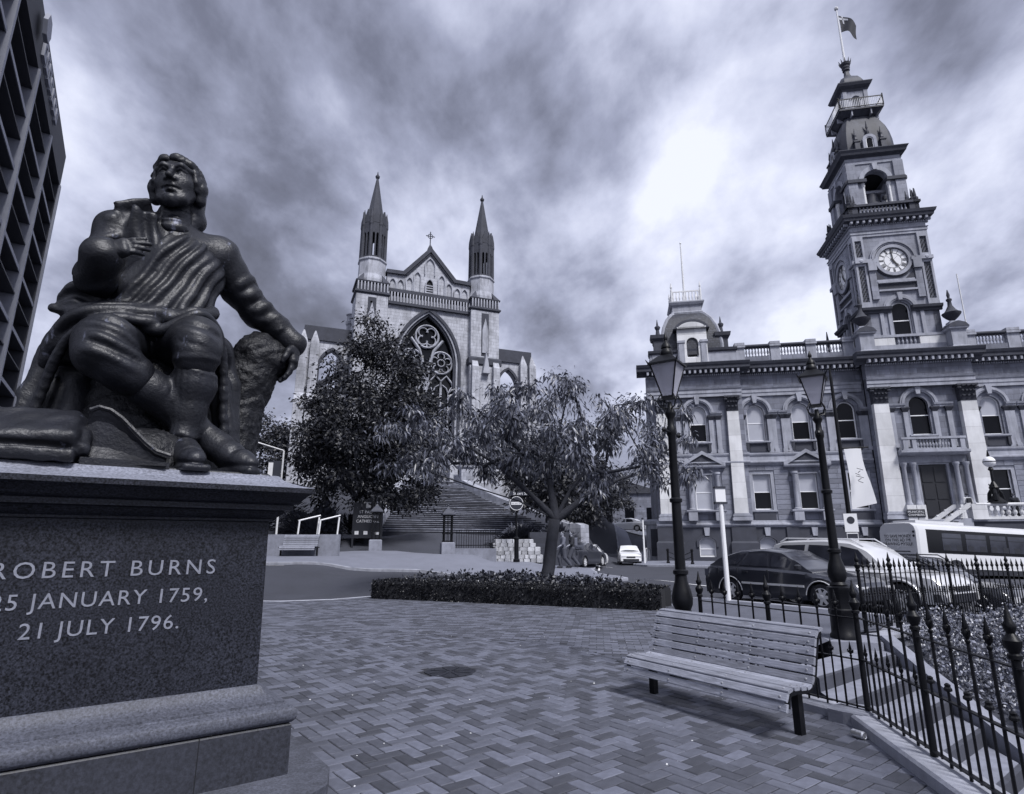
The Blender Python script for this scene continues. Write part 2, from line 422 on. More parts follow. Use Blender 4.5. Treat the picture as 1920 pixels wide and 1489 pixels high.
# ---- clay pavers: herringbone near, running bond beyond the dividing course
BL, BWd = .245, .1225
DIV = [(-9, 12.6), (-4.11, 12.15), (-1.2, 11.6), (.8, 10.6), (1.6, 9.1), (2.2, 8.4), (2.6, 8.0)]
def div_y(x):
    for (a, b), (c, d) in zip(DIV[:-1], DIV[1:]):
        if a <= x <= c: return b + (d - b) * (x - a) / (c - a)
    return DIV[0][1] if x < DIV[0][0] else DIV[-1][1]
m_brick = mat('clay_paver', .09, .72, var=.22, vscale=14, bump=.25, bscale=70, attr=.55, stain=.30, stain_v=.12, stain_scale=(.9, .9, .9))
m_brick_o = mat('clay_paver_single', .09, .72, var=.22, vscale=14, bump=.25, bscale=70, rnd=.55)
rng = random.Random(3)
def in_view(x, y):
    return y > 2.9 and abs(x) < y * .92 + .6
PED_C = (-1.556, 4.609); PED_A = radians(36.4)
def ped_uv(x, y):
    X, Y = x - PED_C[0], y - PED_C[1]
    return X * cos(PED_A) + Y * sin(PED_A), X * sin(PED_A) - Y * cos(PED_A)   # u right, w outwards
def free(x, y):
    u, w = ped_uv(x, y)
    if -2.9 < u < .16 and -3.0 < w < .42: return False
    if (x + .81) ** 2 + (y - 8.42) ** 2 < .36 ** 2: return False
    return True
bricks = []
A = radians(38); ca, sa = cos(A), sin(A)
def add_brick(cx, cy, ang, l, w): bricks.append((cx, cy, ang, l, w))
N = 70
u_ = BWd
for i in range(-2 * N, 2 * N):
    for j in range(-2 * N, 2 * N):
        k = (i - j) % 4       # herringbone cell rule
        if k == 0: lx, ly, wx, wy = i, j, 2, 1
        elif k == 3: lx, ly, wx, wy = i, j, 1, 2
        else: continue
        # horizontal brick covers (i,j),(i+1,j); vertical covers (i,j),(i,j+1) with the offset that tiles
        X = (lx + wx / 2) * u_; Y = (ly + wy / 2) * u_
        px, py = X * ca - Y * sa, 8 + X * sa + Y * ca
        if not (in_view(px, py) and py < div_y(px) - .06 and inside((px, py), PLAZA) and free(px, py)): continue
        add_brick(px, py, A + (0 if wx == 2 else pi / 2), BL, BWd)
B2 = radians(-8)
for j in range(-60, 120):
    for i in range(-60, 70):
        X = (i + .5 * (j % 2)) * BL; Y = j * BWd
        px, py = X * cos(B2) - Y * sin(B2), 12 + X * sin(B2) + Y * cos(B2)
        if in_view(px, py) and py > div_y(px) + .06 and inside((px, py), PLAZA): add_brick(px, py, B2, BL, BWd)
# soldier course along the divide
for (a, b), (c, d) in zip(DIV[:-1], DIV[1:]):
    n = int(sqrt((c - a) ** 2 + (d - b) ** 2) / BL); th = atan2(d - b, c - a)
    for k in range(n):
        t = (k + .5) / n; add_brick(a + (c - a) * t, b + (d - b) * t, th, BL, .09)
GAP = .0085
def brick_geo(l, w, jit):
    a, b = l / 2 - GAP / 2, w / 2 - GAP / 2; c = .005
    z0, z1 = -.06, 0
    z = [z1 + q for q in jit]
    return ([(-a, -b, z0), (a, -b, z0), (a, b, z0), (-a, b, z0), (-a, -b, z[0] - c), (a, -b, z[1] - c), (a, b, z[2] - c), (-a, b, z[3] - c),
             (-a + c, -b + c, z[0]), (a - c, -b + c, z[1]), (a - c, b - c, z[2]), (-a + c, b - c, z[3])],
            [(0, 1, 5, 4), (1, 2, 6, 5), (2, 3, 7, 6), (3, 0, 4, 7), (4, 5, 9, 8), (5, 6, 10, 9), (6, 7, 11, 10), (7, 4, 8, 11), (8, 9, 10, 11)])
def tone(x, y):
    t = rng.random() ** 1.0
    if rng.random() < .10: t = rng.random() * .12
    return t
bricks.sort(key=lambda b: b[0] ** 2 + b[1] ** 2)
near = [b for b in bricks if inside((b[0], b[1]), PLAZA)]
visn = [b for b in near if b[1] > 4.2 and abs(b[0]) < b[1] * .86][:300]; vis = set(visn)
shared = []
for q in range(6):
    mbq = MB(); v, f = brick_geo(BL, BWd, [rng.uniform(-.0025, .0025) for _ in range(4)]); mbq.add(v, f); shared.append(mbq.mesh('brick', m_brick_o))
rest = MB()
for b in bricks:
    if b in vis:
        link('brick', shared[rng.randrange(6)], plaza, (b[0], b[1], rng.uniform(-.002, .001)), b[2])
    else:
        v, f = brick_geo(b[3], b[4], [rng.uniform(-.003, .002) for _ in range(4)])
        c, s = cos(b[2]), sin(b[2]); rest.add([(b[0] + x * c - y * s, b[1] + x * s + y * c, z) for x, y, z in v], f)
        rest.tone.extend([tone(b[0], b[1])] * len(f))
rp = rest.build('paving_bricks', m_brick, plaza); tag(rp, kind='stuff')
# ---- kerbs
def strip(name, pts, zf, w, h, m, zb=.25, side=1, kind='structure', parent=None):
    mb = MB(); P = [Vector(p) for p in pts]; Q = []
    for a, b in zip(P[:-1], P[1:]):
        n = max(1, int((b - a).length / .8)); Q += [a.lerp(b, i / n) for i in range(n)]
    Q.append(P[-1]); rings = []
    for i, p in enumerate(Q):
        d = (Q[min(i + 1, len(Q) - 1)] - Q[max(i - 1, 0)]).normalized(); nrm = Vector((-d.y, d.x)) * side
        z = zf(p.x, p.y); q = p + nrm * w; c = min(.02, w * .2)
        rings.append([(p.x, p.y, z - zb), (p.x, p.y, z + h - c), (p.x + nrm.x * c, p.y + nrm.y * c, z + h), (q.x - nrm.x * c, q.y - nrm.y * c, z + h), (q.x, q.y, z + h - c), (q.x, q.y, z - zb)])
    mb.loft(rings); o = mb.build(name, m, parent)
    if kind: tag(o, kind=kind)
    return o
strip('kerb', [(-30, 16.6), (-12, 18.4), (-6.7, 18.1), (-5.4, 18.6), (-4.2, 20.0), (.5, 21.0), (4.6, 17.0)], lambda x, y: 0, .16, .012, m_kerb, side=-1)
strip('kerb', [(4.6, 17.0), (6.7, 14.0), (7.6, 12.4)], lambda x, y: land_z(x, y), .16, .012, m_kerb, side=-1)
# far footpath with rounded corner at the crossing
FK = [(-40, 29.5), (-22, 27.6), (-10.5, 26.9), (-5, 25.9), (-1.2, 25.0), (1.6, 24.2), (3.2, 23.9), (4.2, 24.2), (4.7, 25.0), (4.6, 26.2), (4.0, 28.5), (4.4, 33.5), (5.2, 38), (6.2, 45)]
FAR = FK + [(3.6, 45), (2.4, 36), (1.2, 33.4), (-.9, 32.2), (-3.0, 31.3), (-7.2, 33.0), (-10.5, 31.4), (-25, 33), (-40, 34)]
fp = sheet('far_footpath', FAR, lambda x, y: G(x, y) + .10, 1.0, m_path); tag(fp, kind='structure')
strip('kerb', FK, lambda x, y: G(x, y) + .10, .15, .02, m_kerb, zb=.3, side=1)
# town-hall side pavement
TP = [(9.0, 45.6), (9.6, 43.6), (12, 41.8), (18, 39.6), (26, 37.2), (40, 33.5), (46, 40), (12.5, 49.2), (12, 70), (11.0, 70), (10.2, 52)]
tp = sheet('hall_footpath', TP, lambda x, y: G(x, y) + .12, 1.0, m_path); tag(tp, kind='structure')
strip('kerb', [(11.0, 70), (10.2, 52), (9.0, 45.6), (9.6, 43.6), (12, 41.8), (18, 39.6), (26, 37.2), (40, 33.5)], lambda x, y: G(x, y) + .12, .15, .015, m_kerb, zb=.35, side=1)
# road markings
def dash(x0, y0, x1, y1, w, lift=.012):
    mb = MB(); a, b = Vector((x0, y0)), Vector((x1, y1)); d = (b - a).normalized(); n = Vector((-d.y, d.x)) * w / 2; k = max(2, int((b - a).length / .7))
    rings = []
    for i in range(k + 1):
        p = a.lerp(b, i / k); rings.append([(p.x + n.x, p.y + n.y, ground_zi(p.x + n.x, p.y + n.y) + lift), (p.x - n.x, p.y - n.y, ground_zi(p.x - n.x, p.y - n.y) + lift)])
    mb.add([q for r in rings for q in r], [(2 * i, 2 * i + 1, 2 * i + 3, 2 * i + 2) for i in range(k)])
    o = mb.build('road_marking', m_white); tag(o, kind='structure'); return o
_gz = {}
def ground_zi(x, y):
    """height of the ground mesh itself (max over its cell's two triangulations)"""
    i = max(k for k in range(nx) if gx[k] <= x); j = max(k for k in range(ny) if gy_[k] <= y)
    def q(a, b):
        if (a, b) not in _gz: _gz[(a, b)] = ground_z(gx[a], gy_[b])
        return _gz[(a, b)]
    u = (x - gx[i]) / (gx[i + 1] - gx[i]); v = (y - gy_[j]) / (gy_[j + 1] - gy_[j])
    z00, z10, z01, z11 = q(i, j), q(i + 1, j), q(i, j + 1), q(i + 1, j + 1)
    t1 = z00 + (z10 - z00) * u + (z11 - z10) * v if u > v else z00 + (z11 - z01) * u + (z01 - z00) * v
    t2 = z00 + (z10 - z00) * u + (z01 - z00) * v if u + v < 1 else z11 + (z01 - z11) * (1 - u) + (z10 - z11) * (1 - v)
    return max(t1, t2)
dash(5.4, 27.2, 6.6, 25.0, .14); dash(6.9, 24.4, 8.0, 22.4, .14)
dash(-12.5, 26.2, -9.6, 25.9, .12)
dash(5.0, 35.5, 6.9, 47.5, .10); dash(5.2, 40, 6.6, 40.3, .12); dash(6.9, 52, 8.6, 75, .10); dash(8.0, 56, 8.9, 56.2, .12)
dash(10.6, 13.6, 14.2, 13.9, .09)
# ================================================================== town hall with clock tower
TH_P, TH_A = (11.951, 48.623), radians(-10.7)
m_ash = mat('ashlar', .20, .85, var=.18, vscale=1.1, joints=(.95, .42, .014, .22), stain=.55, stain_v=.07, bump=.25, bscale=30)
m_trim = mat('dressed_stone', .34, .82, var=.18, vscale=1.5, stain=.5, stain_v=.09, bump=.2, bscale=30)
m_pil = mat('pale_pilaster_stone', .60, .8, var=.16, vscale=.9, joints=(3.0, 1.25, .012, .12), stain=.25, stain_v=.25, bump=.15, bscale=30)
m_blk = mat('rusticated_block', .215, .85, var=.18, vscale=2.0, rnd=.22, bump=.3, bscale=30, stain=.35, stain_v=.10)
m_base = mat('basement_stone', .05, .85, var=.25, vscale=1.4, stain=.4, stain_v=.05, bump=.3, bscale=20)
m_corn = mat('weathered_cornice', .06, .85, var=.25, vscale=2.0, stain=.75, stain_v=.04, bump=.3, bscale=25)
m_twr = mat('tower_stone', .26, .82, var=.16, vscale=1.2, joints=(.9, .45, .010, .14), stain=.5, stain_v=.09, bump=.2, bscale=30)
m_cap = mat('carved_capital', .04, .85, var=.4, vscale=9, bump=.5, bscale=20)
m_frame = mat('white_sash', .78, .45)
m_glass = mat('window_glass', .006, .08, spec=.25)
m_blind = mat('window_blind', .40, .35, var=.05, vscale=2, coat=.6)
m_slate = mat('slate', .04, .6, var=.3, vscale=6, joints=(.3, .22, .02, .3), bump=.2)
m_lead = mat('lead_roof', .06, .6, var=.3, vscale=2.5, stain=.6, stain_v=.02, spec=.3)
m_iron = mat('cast_iron_black', .006, .42, spec=.22, var=.3, vscale=12, bump=.12, bscale=60)
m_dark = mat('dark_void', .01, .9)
m_clock = mat('clock_opal', .70, .4, var=.05, vscale=4)
m_black = mat('black_paint', .015, .5)
m_plate = mat('pale_paint', .62, .5, var=.1, vscale=5)

hall = empty('town_hall', 'long grey stone town hall with tall clock tower, dome pavilion and balustraded roof', 'town hall', (TH_P[0], TH_P[1], 0), TH_A)
def arch_window(parent, xc, yw, zs, zp, w, kind, blind=.0, name='window', mullion=True, sill=True, dark=False):
    """sash window: frame set back in the opening; blind = fraction of height covered from the top"""
    o = arch(xc, w, zs, zp, kind, 12); inn = arch(xc, w - .16, zs + .09, zp, kind, 12)
    mbx = MB(); mbx.ringxz(o, inn, yw, yw + .08)
    mbx.box(xc - w / 2 + .02, xc + w / 2 - .02, yw - .02, yw + .07, zs, zs + .11)
    zm = zs + (zp + (w / 2 if kind == 'round' else 0) - zs) * .5
    if mullion: mbx.box(xc - w / 2 + .06, xc + w / 2 - .06, yw - .01, yw + .06, zm - .035, zm + .035)
    f = mbx.build(name, m_frame, parent)
    p = MB(); p.prism(inn, yw + .045, yw + .055); p.build('pane', m_glass, f)
    if blind:
        ztop = max(z for x, z in inn); zb = ztop - (ztop - zs) * blind
        q = arch(xc, w - .17, max(zb, zs + .1), max(zp, zb + .02), kind, 12) if kind == 'round' and zb < zp else arch(xc, w - .17, zb, zp, kind, 12)
        b = MB(); b.prism(q, yw + .02, yw + .04); b.build('blind', m_blind, f)
    return f
def hood(parent, xc, zs, zp, w, y, m=None, key=True, d0=.30, d1=.62):
    """moulded arch round a window head"""
    a = arch(xc, w, zp, zp + .001, 'round', 14)
    for i, (p, q, e) in enumerate(((d0, d1, .16), (d0 + .10, d1 - .12, .22))):
        mbx = MB(); mbx.ringxz(offset_out(a, q), offset_out(a, p), y - e, y + .02, closed=False); mbx.build('arch_moulding', m or m_trim, parent)
    if key:
        mbx = MB(); zt = zp + w / 2; mbx.prism([(xc - .13, zt + .05), (xc + .13, zt + .05), (xc + .22, zt + d1 + .12), (xc - .22, zt + d1 + .12)], y - .32, y + .01); mbx.build('keystone', m or m_trim, parent)
def corn_prof(y, z, outs):
    """closed (y,z) polygon for a projecting moulding: outs list of (projection, z)"""
    return [(y + .05, outs[0][1])] + [(y - o, zz) for o, zz in outs] + [(y + .05, outs[-1][1])]
def moulding(parent, name, x0, x1, y, outs, m, ret=0):
    mbx = MB(); mbx.profx(corn_prof(y, 0, outs), x0, x1); return mbx.build(name, m, parent)
bal_prof = [(.075, 0), (.075, .05), (.04, .07), (.05, .12), (.095, .26), (.085, .34), (.045, .50), (.04, .58), (.07, .60), (.07, .66), (.055, .68), (.055, .72)]
mb = MB(); mb.lathe(bal_prof, 8); me_bal = mb.mesh('baluster', m_trim, smooth=40)
def balusters(parent, x0, x1, y, z, n, h=.72, rotaxis=None):
    for i in range(n):
        x = x0 + (x1 - x0) * (i + .5) / n
        link('baluster', me_bal, parent, (x, y, z), scale=(1, 1, h / .72))
def pilaster(parent, xc, y, w, z0, z1, proj, mt, capm=True):
    """tapered giant pilaster with moulded base and carved leafy capital"""
    mbx = MB(); h = w / 2
    mbx.loft([[(xc - h, y - proj, z0 + .55), (xc + h, y - proj, z0 + .55), (xc + h, y + .02, z0 + .55), (xc - h, y + .02, z0 + .55)],
              [(xc - h * .84, y - proj * .95, z1), (xc + h * .84, y - proj * .95, z1), (xc + h * .84, y + .02, z1), (xc - h * .84, y + .02, z1)]])
    p = mbx.build('pilaster', mt, parent)
    mbx = MB()
    for a, b, e in ((z0, z0 + .22, .20), (z0 + .22, z0 + .34, .13), (z0 + .34, z0 + .46, .16), (z0 + .46, z0 + .56, .06)):
        mbx.box(xc - h - e, xc + h + e, y - proj - e, y + .01, a, b)
    mbx.build('pilaster_base', m_trim, p)
    mbx = MB(); c0 = z1
    mbx.loft([[(xc - h * .84, y - proj, c0), (xc + h * .84, y - proj, c0), (xc + h * .84, y, c0), (xc - h * .84, y, c0)], [(xc - h * .9, y - proj - .05, c0 + 1.1), (xc + h * .9, y - proj - .05, c0 + 1.1), (xc + h * .9, y, c0 + 1.1), (xc - h * .9, y, c0 + 1.1)]])
    for row, (zz, nn, out) in enumerate(((.05, 3, .10), (.42, 4, .16), (.8, 3, .22))):       # curling leaves
        for k in range(nn):
            lx = xc - h * .8 + (k + .5) * (1.6 * h) / nn; lw = .7 * h / nn * 1.1
            yy = y - proj
            mbx.loft([[(lx - lw, yy, c0 + zz), (lx + lw, yy, c0 + zz), (lx + lw, yy + .05, c0 + zz), (lx - lw, yy + .05, c0 + zz)],
                      [(lx - lw, yy - .08, c0 + zz + .22), (lx + lw, yy - .08, c0 + zz + .22), (lx + lw, yy, c0 + zz + .22), (lx - lw, yy, c0 + zz + .22)],
                      [(lx - lw * .6, yy - out - .08, c0 + zz + .36), (lx + lw * .6, yy - out - .08, c0 + zz + .36), (lx + lw * .6, yy - out + .02, c0 + zz + .42), (lx - lw * .6, yy - out + .02, c0 + zz + .42)],
                      [(lx - lw * .4, yy - out - .08, c0 + zz + .27), (lx + lw * .4, yy - out - .08, c0 + zz + .27), (lx + lw * .4, yy - out - .04, c0 + zz + .27), (lx - lw * .4, yy - out - .04, c0 + zz + .27)]])
    for sx in (-1, 1):   # corner volutes
        mbx.lathe([(.02, 0), (.17, .05), (.17, .14), (.02, .2)], 8, (xc + sx * h * .95, y - proj - .12, c0 + .88))
    mbx.box(xc - h * 1.15, xc + h * 1.15, y - proj - .22, y + .0, c0 + 1.12, c0 + 1.27)
    mbx.build('capital', m_cap, p)
    return p
Z = dict(base=.05, c0=2.85, c1=3.30, d0=7.70, d1=8.30, led=11.95, arc=13.30, frz=14.05, crn=15.30, top=16.0)
UC = 19.85
UW = [7.97, 11.38, 14.78, 24.92, 28.32, 31.7]       # wing window centres
BLIND = {7.97: 1.0, 11.38: .5, 14.78: 0, 24.92: .5, 28.32: .5, 31.7: .4}
# ---- walls
def hall_wall(x0, x1, y, up, low, bas):
    ops = []
    for c in up: ops.append(arch(c, 1.34, 9.55, 11.88, 'round', 12))
    for c in low: ops.append(arch(c, 1.34, 4.12, 6.9, 'flat'))
    mbx = wall_open(MB(), x0, x1, Z['c0'], 15.9, y, y + .6, ops); mbx.build('wall', m_ash, hall)
    mbx = wall_open(MB(), x0, x1, -.6, Z['c0'] + .01, y - .10, y + .6, [arch(c, 1.25, .55, 1.75, 'seg', 8) for c in bas]); mbx.build('basement_wall', m_base, hall)
hall_wall(7.0, 16.3, 0, [u for u in UW if u < 16], [7.97, 11.38, 14.95], [8.0, 11.4, 14.9])
hall_wall(23.4, 34.0, 0, [u for u in UW if u > 16], [24.75, 28.3, 31.7], [24.9, 28.3, 31.7])
hall_wall(-.1, 7.0, -.35, [3.42], [3.5], [3.45])
hall_wall(16.3, 23.4, -.8, [19.66], [], [])
mbx = MB(); mbx.box(-.1, .45, -.3, 14, -.6, 15.9); mbx.box(.4, 34, 8.5, 9, -.6, 15.9); mbx.build('side_wall', m_ash, hall)
mbx = MB(); mbx.box(.2, 34, .55, 9, 15.55, 15.85); mbx.build('roof', m_lead, hall)
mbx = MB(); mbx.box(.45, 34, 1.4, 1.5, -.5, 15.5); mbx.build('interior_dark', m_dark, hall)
# ---- windows
for u in UW:
    arch_window(hall, u, .22, 9.55, 11.88, 1.34, 'round', BLIND[u])
    hood(hall, u, 9.55, 11.95, 1.34, 0)
for u, b in ((7.97, .5), (11.38, .5), (14.95, 0), (24.75, .0), (28.3, .5), (31.7, .5)):
    arch_window(hall, u, .2, 4.12, 6.9, 1.34, 'flat', b)
arch_window(hall, 3.42, -.13, 9.55, 11.88, 1.34, 'round', .5); hood(hall, 3.42, 9.55, 11.95, 1.34, -.35)
arch_window(hall, 3.5, -.15, 4.12, 6.9, 1.34, 'flat', 1.0)
arch_window(hall, 19.66, -.58, 9.55, 11.88, 1.5, 'round', 0); hood(hall, 19.66, 9.55, 11.95, 1.4, -.8)
for u, y in ((8.0, 0), (11.4, 0), (14.9, 0), (24.9, 0), (28.3, 0), (31.7, 0), (3.45, -.35)):
    arch_window(hall, u, y + .12, .55, 1.75, 1.25, 'seg', .9 if u < 9 else 0)
    mbx = MB(); mbx.ringxz(offset_out(arch(u, 1.25, 1.3, 1.75, 'seg', 8), .2), offset_out(arch(u, 1.25, 1.3, 1.75, 'seg', 8), .0), y - .2, y - .08, closed=False); mbx.build('arch_moulding', m_base, hall)
    mbx = MB(); mbx.prism([(u - .16, 2.15), (u + .16, 2.15), (u + .22, 2.78), (u - .22, 2.78)], y - .26, y - .08); mbx.build('keystone', m_trim, hall)
# sills, brackets, flat surrounds, small window columns
def surround(u, y, ped=False):
    mbx = MB(); o = arch(u, 1.34, 4.12, 6.9, 'flat'); mbx.ringxz(offset_out(o, .26), o, y - .06, y + .02, closed=False); mbx.build('window_surround', m_trim, hall)
    if ped:
        mbx = MB(); mbx.prism([(u - 1.55, 7.75), (u + 1.55, 7.75), (u, 8.62)], y - .28, y - .02); mbx.build('pediment_field', m_base, hall)
        mbx = MB(); mbx.prism([(u - 1.72, 7.62), (u - 1.5, 7.62), (u, 8.52), (u + 1.5, 7.62), (u + 1.72, 7.62), (u + 1.72, 7.78), (u, 8.80), (u - 1.72, 7.78)], y - .42, y - .02); mbx.build('pediment', m_trim, hall)
        moulding(hall, 'pediment_shelf', u - 1.72, u + 1.72, y, [(.28, 7.42), (.40, 7.52), (.42, 7.64)], m_trim)
        for s in (-1, 1):
            mbx = MB(); mbx.lathe([(.26, 0), (.26, .1), (.2, .16), (.19, .3), (.165, 2.6), (.2, 2.66), (.2, 2.72), (.27, 2.8), (.27, 2.95)], 12, (u + s * 1.02, y - .28, 4.12)); mbx.build('column', m_trim, hall, smooth=40)
            mbx = MB(); mbx.box(u + s * 1.02 - .34, u + s * 1.02 + .34, y - .58, y, 3.30, 3.95); mbx.build('column_pedestal', m_trim, hall)
        moulding(hall, 'window_ledge', u - 1.5, u + 1.5, y, [(.56, 3.95), (.62, 4.02), (.62, 4.12)], m_trim)
    else:
        moulding(hall, 'sill', u - .95, u + .95, y, [(.14, 3.94), (.18, 4.0), (.18, 4.12)], m_trim)
        mbx = MB(); mbx.box(u - .8, u + .8, y - .1, y, 3.32, 3.94); mbx.build('apron_panel', m_base, hall)
surround(3.5, -.35, True); surround(7.97, 0); surround(11.38, 0, True); surround(14.95, 0); surround(24.75, 0); surround(28.3, 0, True); surround(31.7, 0)
def upper_dress(u, y, half):
    moulding(hall, 'sill', u - .95, u + .95, y, [(.16, 9.38), (.24, 9.44), (.24, 9.55)], m_trim)
    for s in (-1, 1):
        mbx = MB(); mbx.prism([(u + s * .78 - .1, 8.75), (u + s * .78 + .1, 8.75), (u + s * .78 + .1, 9.38), (u + s * .78 - .1, 9.38)], y - .2, y); mbx.build('bracket', m_cap, hall)
        # small flanking pilasters with dark carved caps
        for off in (1.02, half - .32):
            x = u + s * off
            mbx = MB(); mbx.box(x - .17, x + .17, y - .12, y, 8.9, 11.35); mbx.box(x - .22, x + .22, y - .16, y, 8.62, 8.92); p = mbx.build('window_pilaster', m_trim, hall)
            mbx = MB(); mbx.loft([[(x - .17, y - .14, 11.35), (x + .17, y - .14, 11.35), (x + .17, y, 11.35), (x - .17, y, 11.35)], [(x - .3, y - .26, 11.62), (x + .3, y - .26, 11.62), (x + .3, y, 11.62), (x - .3, y, 11.62)], [(x - .3, y - .26, 11.7), (x + .3, y - .26, 11.7), (x + .3, y, 11.7), (x - .3, y, 11.7)]]); mbx.build('capital', m_cap, p)
        a, b = sorted((u + s * .98, u + s * half)); moulding(hall, 'spring_ledge', a, b, y, [(.14, 11.68), (.14, 11.82), (.22, 11.86), (.26, 12.0)], m_trim)
    mbx = MB(); mbx.box(u - .62, u + .62, y - .05, y + .02, 8.7, 9.32); mbx.build('apron_panel', m_base, hall)
for u in UW: upper_dress(u, 0, 1.66)
upper_dress(3.42, -.35, 1.9); upper_dress(19.66, -.8, 2.3)
# ---- giant pilasters
pilaster(hall, .55, -.35, 1.05, 3.3, 12.0, .28, m_pil); pilaster(hall, 6.15, -.35, 1.05, 3.3, 12.0, .28, m_pil)
pilaster(hall, UC - 2.95, -.8, 1.25, 3.3, 12.0, .5, m_pil); pilaster(hall, UC + 3.05, -.8, 1.25, 3.3, 12.0, .5, m_pil)
# ---- string courses and entablature, broken forward at the pavilion and the centre
for x0, x1, y in ((-.35, 7.15, -.35), (7.15, 16.2, 0), (16.2, 23.5, -.8), (23.5, 34, 0)):
    moulding(hall, 'plinth_course', x0, x1, y, [(.10, 2.80), (.22, 2.90), (.30, 2.96), (.30, 3.06), (.12, 3.14), (.10, 3.32)], m_trim)
    if y == -.8: continue
    moulding(hall, 'string_course', x0, x1, y, [(.08, 7.62), (.14, 7.70), (.30, 7.82), (.30, 7.92), (.06, 7.98), (.05, 8.36), (.12, 8.40), (.16, 8.50), (.16, 8.60)], m_trim)
for x0, x1, y in ((-.62, 6.98, -.62), (6.98, 16.1, -.1), (16.1, 23.6, -1.25), (23.6, 34, -.1)):
    moulding(hall, 'architrave', x0, x1, y, [(.02, 13.28), (.02, 13.55), (.07, 13.57), (.07, 13.85), (.14, 13.90), (.20, 14.05)], m_trim)
    mbx = MB(); mbx.box(x0 + .04, x1 - .04, y, y + .7, 14.05, 15.2); mbx.build('frieze', m_ash, hall)
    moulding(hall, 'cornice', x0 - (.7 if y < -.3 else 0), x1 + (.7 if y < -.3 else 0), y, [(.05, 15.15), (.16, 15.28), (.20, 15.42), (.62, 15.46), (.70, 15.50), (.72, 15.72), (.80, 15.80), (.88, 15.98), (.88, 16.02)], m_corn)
    mbx = MB(); n = int((x1 - x0) / .42)
    for k in range(n):
        x = x0 + (x1 - x0) * (k + .5) / n; mbx.box(x - .09, x + .09, y - .6, y - .05, 15.24, 15.46); mbx.box(x - .075, x + .075, y - .64, y - .56, 15.16, 15.4)
    tag(mbx.build('modillions', m_trim, hall), kind='stuff')
    mbx = MB(); n = int((x1 - x0) / .16)
    for k in range(n):
        x = x0 + (x1 - x0) * (k + .5) / n; mbx.box(x - .04, x + .04, y - .19, y - .04, 15.02, 15.14)
    tag(mbx.build('dentils', m_trim, hall), kind='stuff')
# ---- rusticated ground-floor blocks: each one a piece
cubeb = MB(); cubeb.loft([[(-.5, 0, -.5), (.5, 0, -.5), (.5, 0, .5), (-.5, 0, .5)], [(-.5, -.75, -.5), (.5, -.75, -.5), (.5, -.75, .5), (-.5, -.75, .5)], [(-.485, -1, -.46), (.485, -1, -.46), (.485, -1, .46), (-.485, -1, .46)]])
me_blk = cubeb.mesh('stone_block', m_blk)
rg = random.Random(11); nblk = 0
spans = [(7.0, 7.97 - .95, 0), (7.97 + .95, 11.38 - 1.4, 0), (11.38 + 1.4, 14.95 - .95, 0), (14.95 + .95, 16.3, 0), (23.5, 24.75 - .95, 0), (24.75 + .95, 28.3 - 1.4, 0), (28.3 + 1.4, 31.7 - .95, 0), (1.1, 3.5 - 1.4, -.35), (3.5 + 1.4, 5.55, -.35)]
for a, b, y in spans:
    for r in range(11):
        z = 3.34 + r * .39
        x = a
        while x < b - .05:
            w = min(b - x, rg.uniform(.7, 1.15))
            if b - x - w < .3: w = b - x
            if nblk < 300: link('stone_block', me_blk, hall, (x + w / 2, y, z + .195), scale=(w - .012, .055, .372)); nblk += 1
            x += w
for u, y in ((7.97, 0), (14.95, 0), (24.75, 0)):   # blocks over the window heads
    for k in range(3):
        link('stone_block', me_blk, hall, (u - .64 + k * .64, y, 7.4), scale=(.62, .055, .40))
# ---- basement buttress panels
for x0, x1, y in ((-.3, 1.6, -.35), (5.3, 7.1, -.35), (9.4, 10.3, 0), (12.6, 13.4, 0), (16.2, 17.9, -.8), (21.9, 23.5, -.8), (26.2, 27, 0)):
    mbx = MB(); mbx.loft([[(x0 - .12, y - .34, -.5), (x1 + .12, y - .34, -.5), (x1 + .12, y, -.5), (x0 - .12, y, -.5)], [(x0 - .12, y - .34, 1.6), (x1 + .12, y - .34, 1.6), (x1 + .12, y, 1.6), (x0 - .12, y, 1.6)], [(x0, y - .22, 1.75), (x1, y - .22, 1.75), (x1, y, 1.75), (x0, y, 1.75)], [(x0, y - .22, 2.8), (x1, y - .22, 2.8), (x1, y, 2.8), (x0, y, 2.8)]]); mbx.build('basement_pier', m_base, hall)
# ---- parapet with balusters
def parapet(x0, x1, y, n_bays, per=8, ped=.62):
    mbx = MB(); mbx.box(x0, x1, y, y + .4, 16.02, 16.72); mbx.build('parapet_base', m_ash, hall)
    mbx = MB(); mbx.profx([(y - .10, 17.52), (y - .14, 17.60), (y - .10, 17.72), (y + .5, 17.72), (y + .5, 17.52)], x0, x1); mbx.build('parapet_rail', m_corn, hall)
    bw = (x1 - x0 - ped * (n_bays + 1)) / n_bays
    for i in range(n_bays + 1):
        x = x0 + i * (bw + ped); mbx = MB(); mbx.box(x, x + ped, y - .05, y + .45, 16.03, 17.53); mbx.box(x - .06, x + ped + .06, y - .18, y + .55, 17.50, 17.68); mbx.box(x - .02, x + ped + .02, y - .14, y + .52, 17.72, 17.92); mbx.build('parapet_pedestal', m_trim, hall)
        if i < n_bays: balusters(hall, x + ped + .05, x + ped + bw - .05, y + .2, 16.78, per)
parapet(6.9, 16.0, .05, 3, 8, .75); parapet(24.0, 34, .05, 3, 9, .85)
mbx = MB(); mbx.box(16.0, 24.0, -.55, -.15, 16.02, 16.6); mbx.build('parapet_base', m_trim, hall)
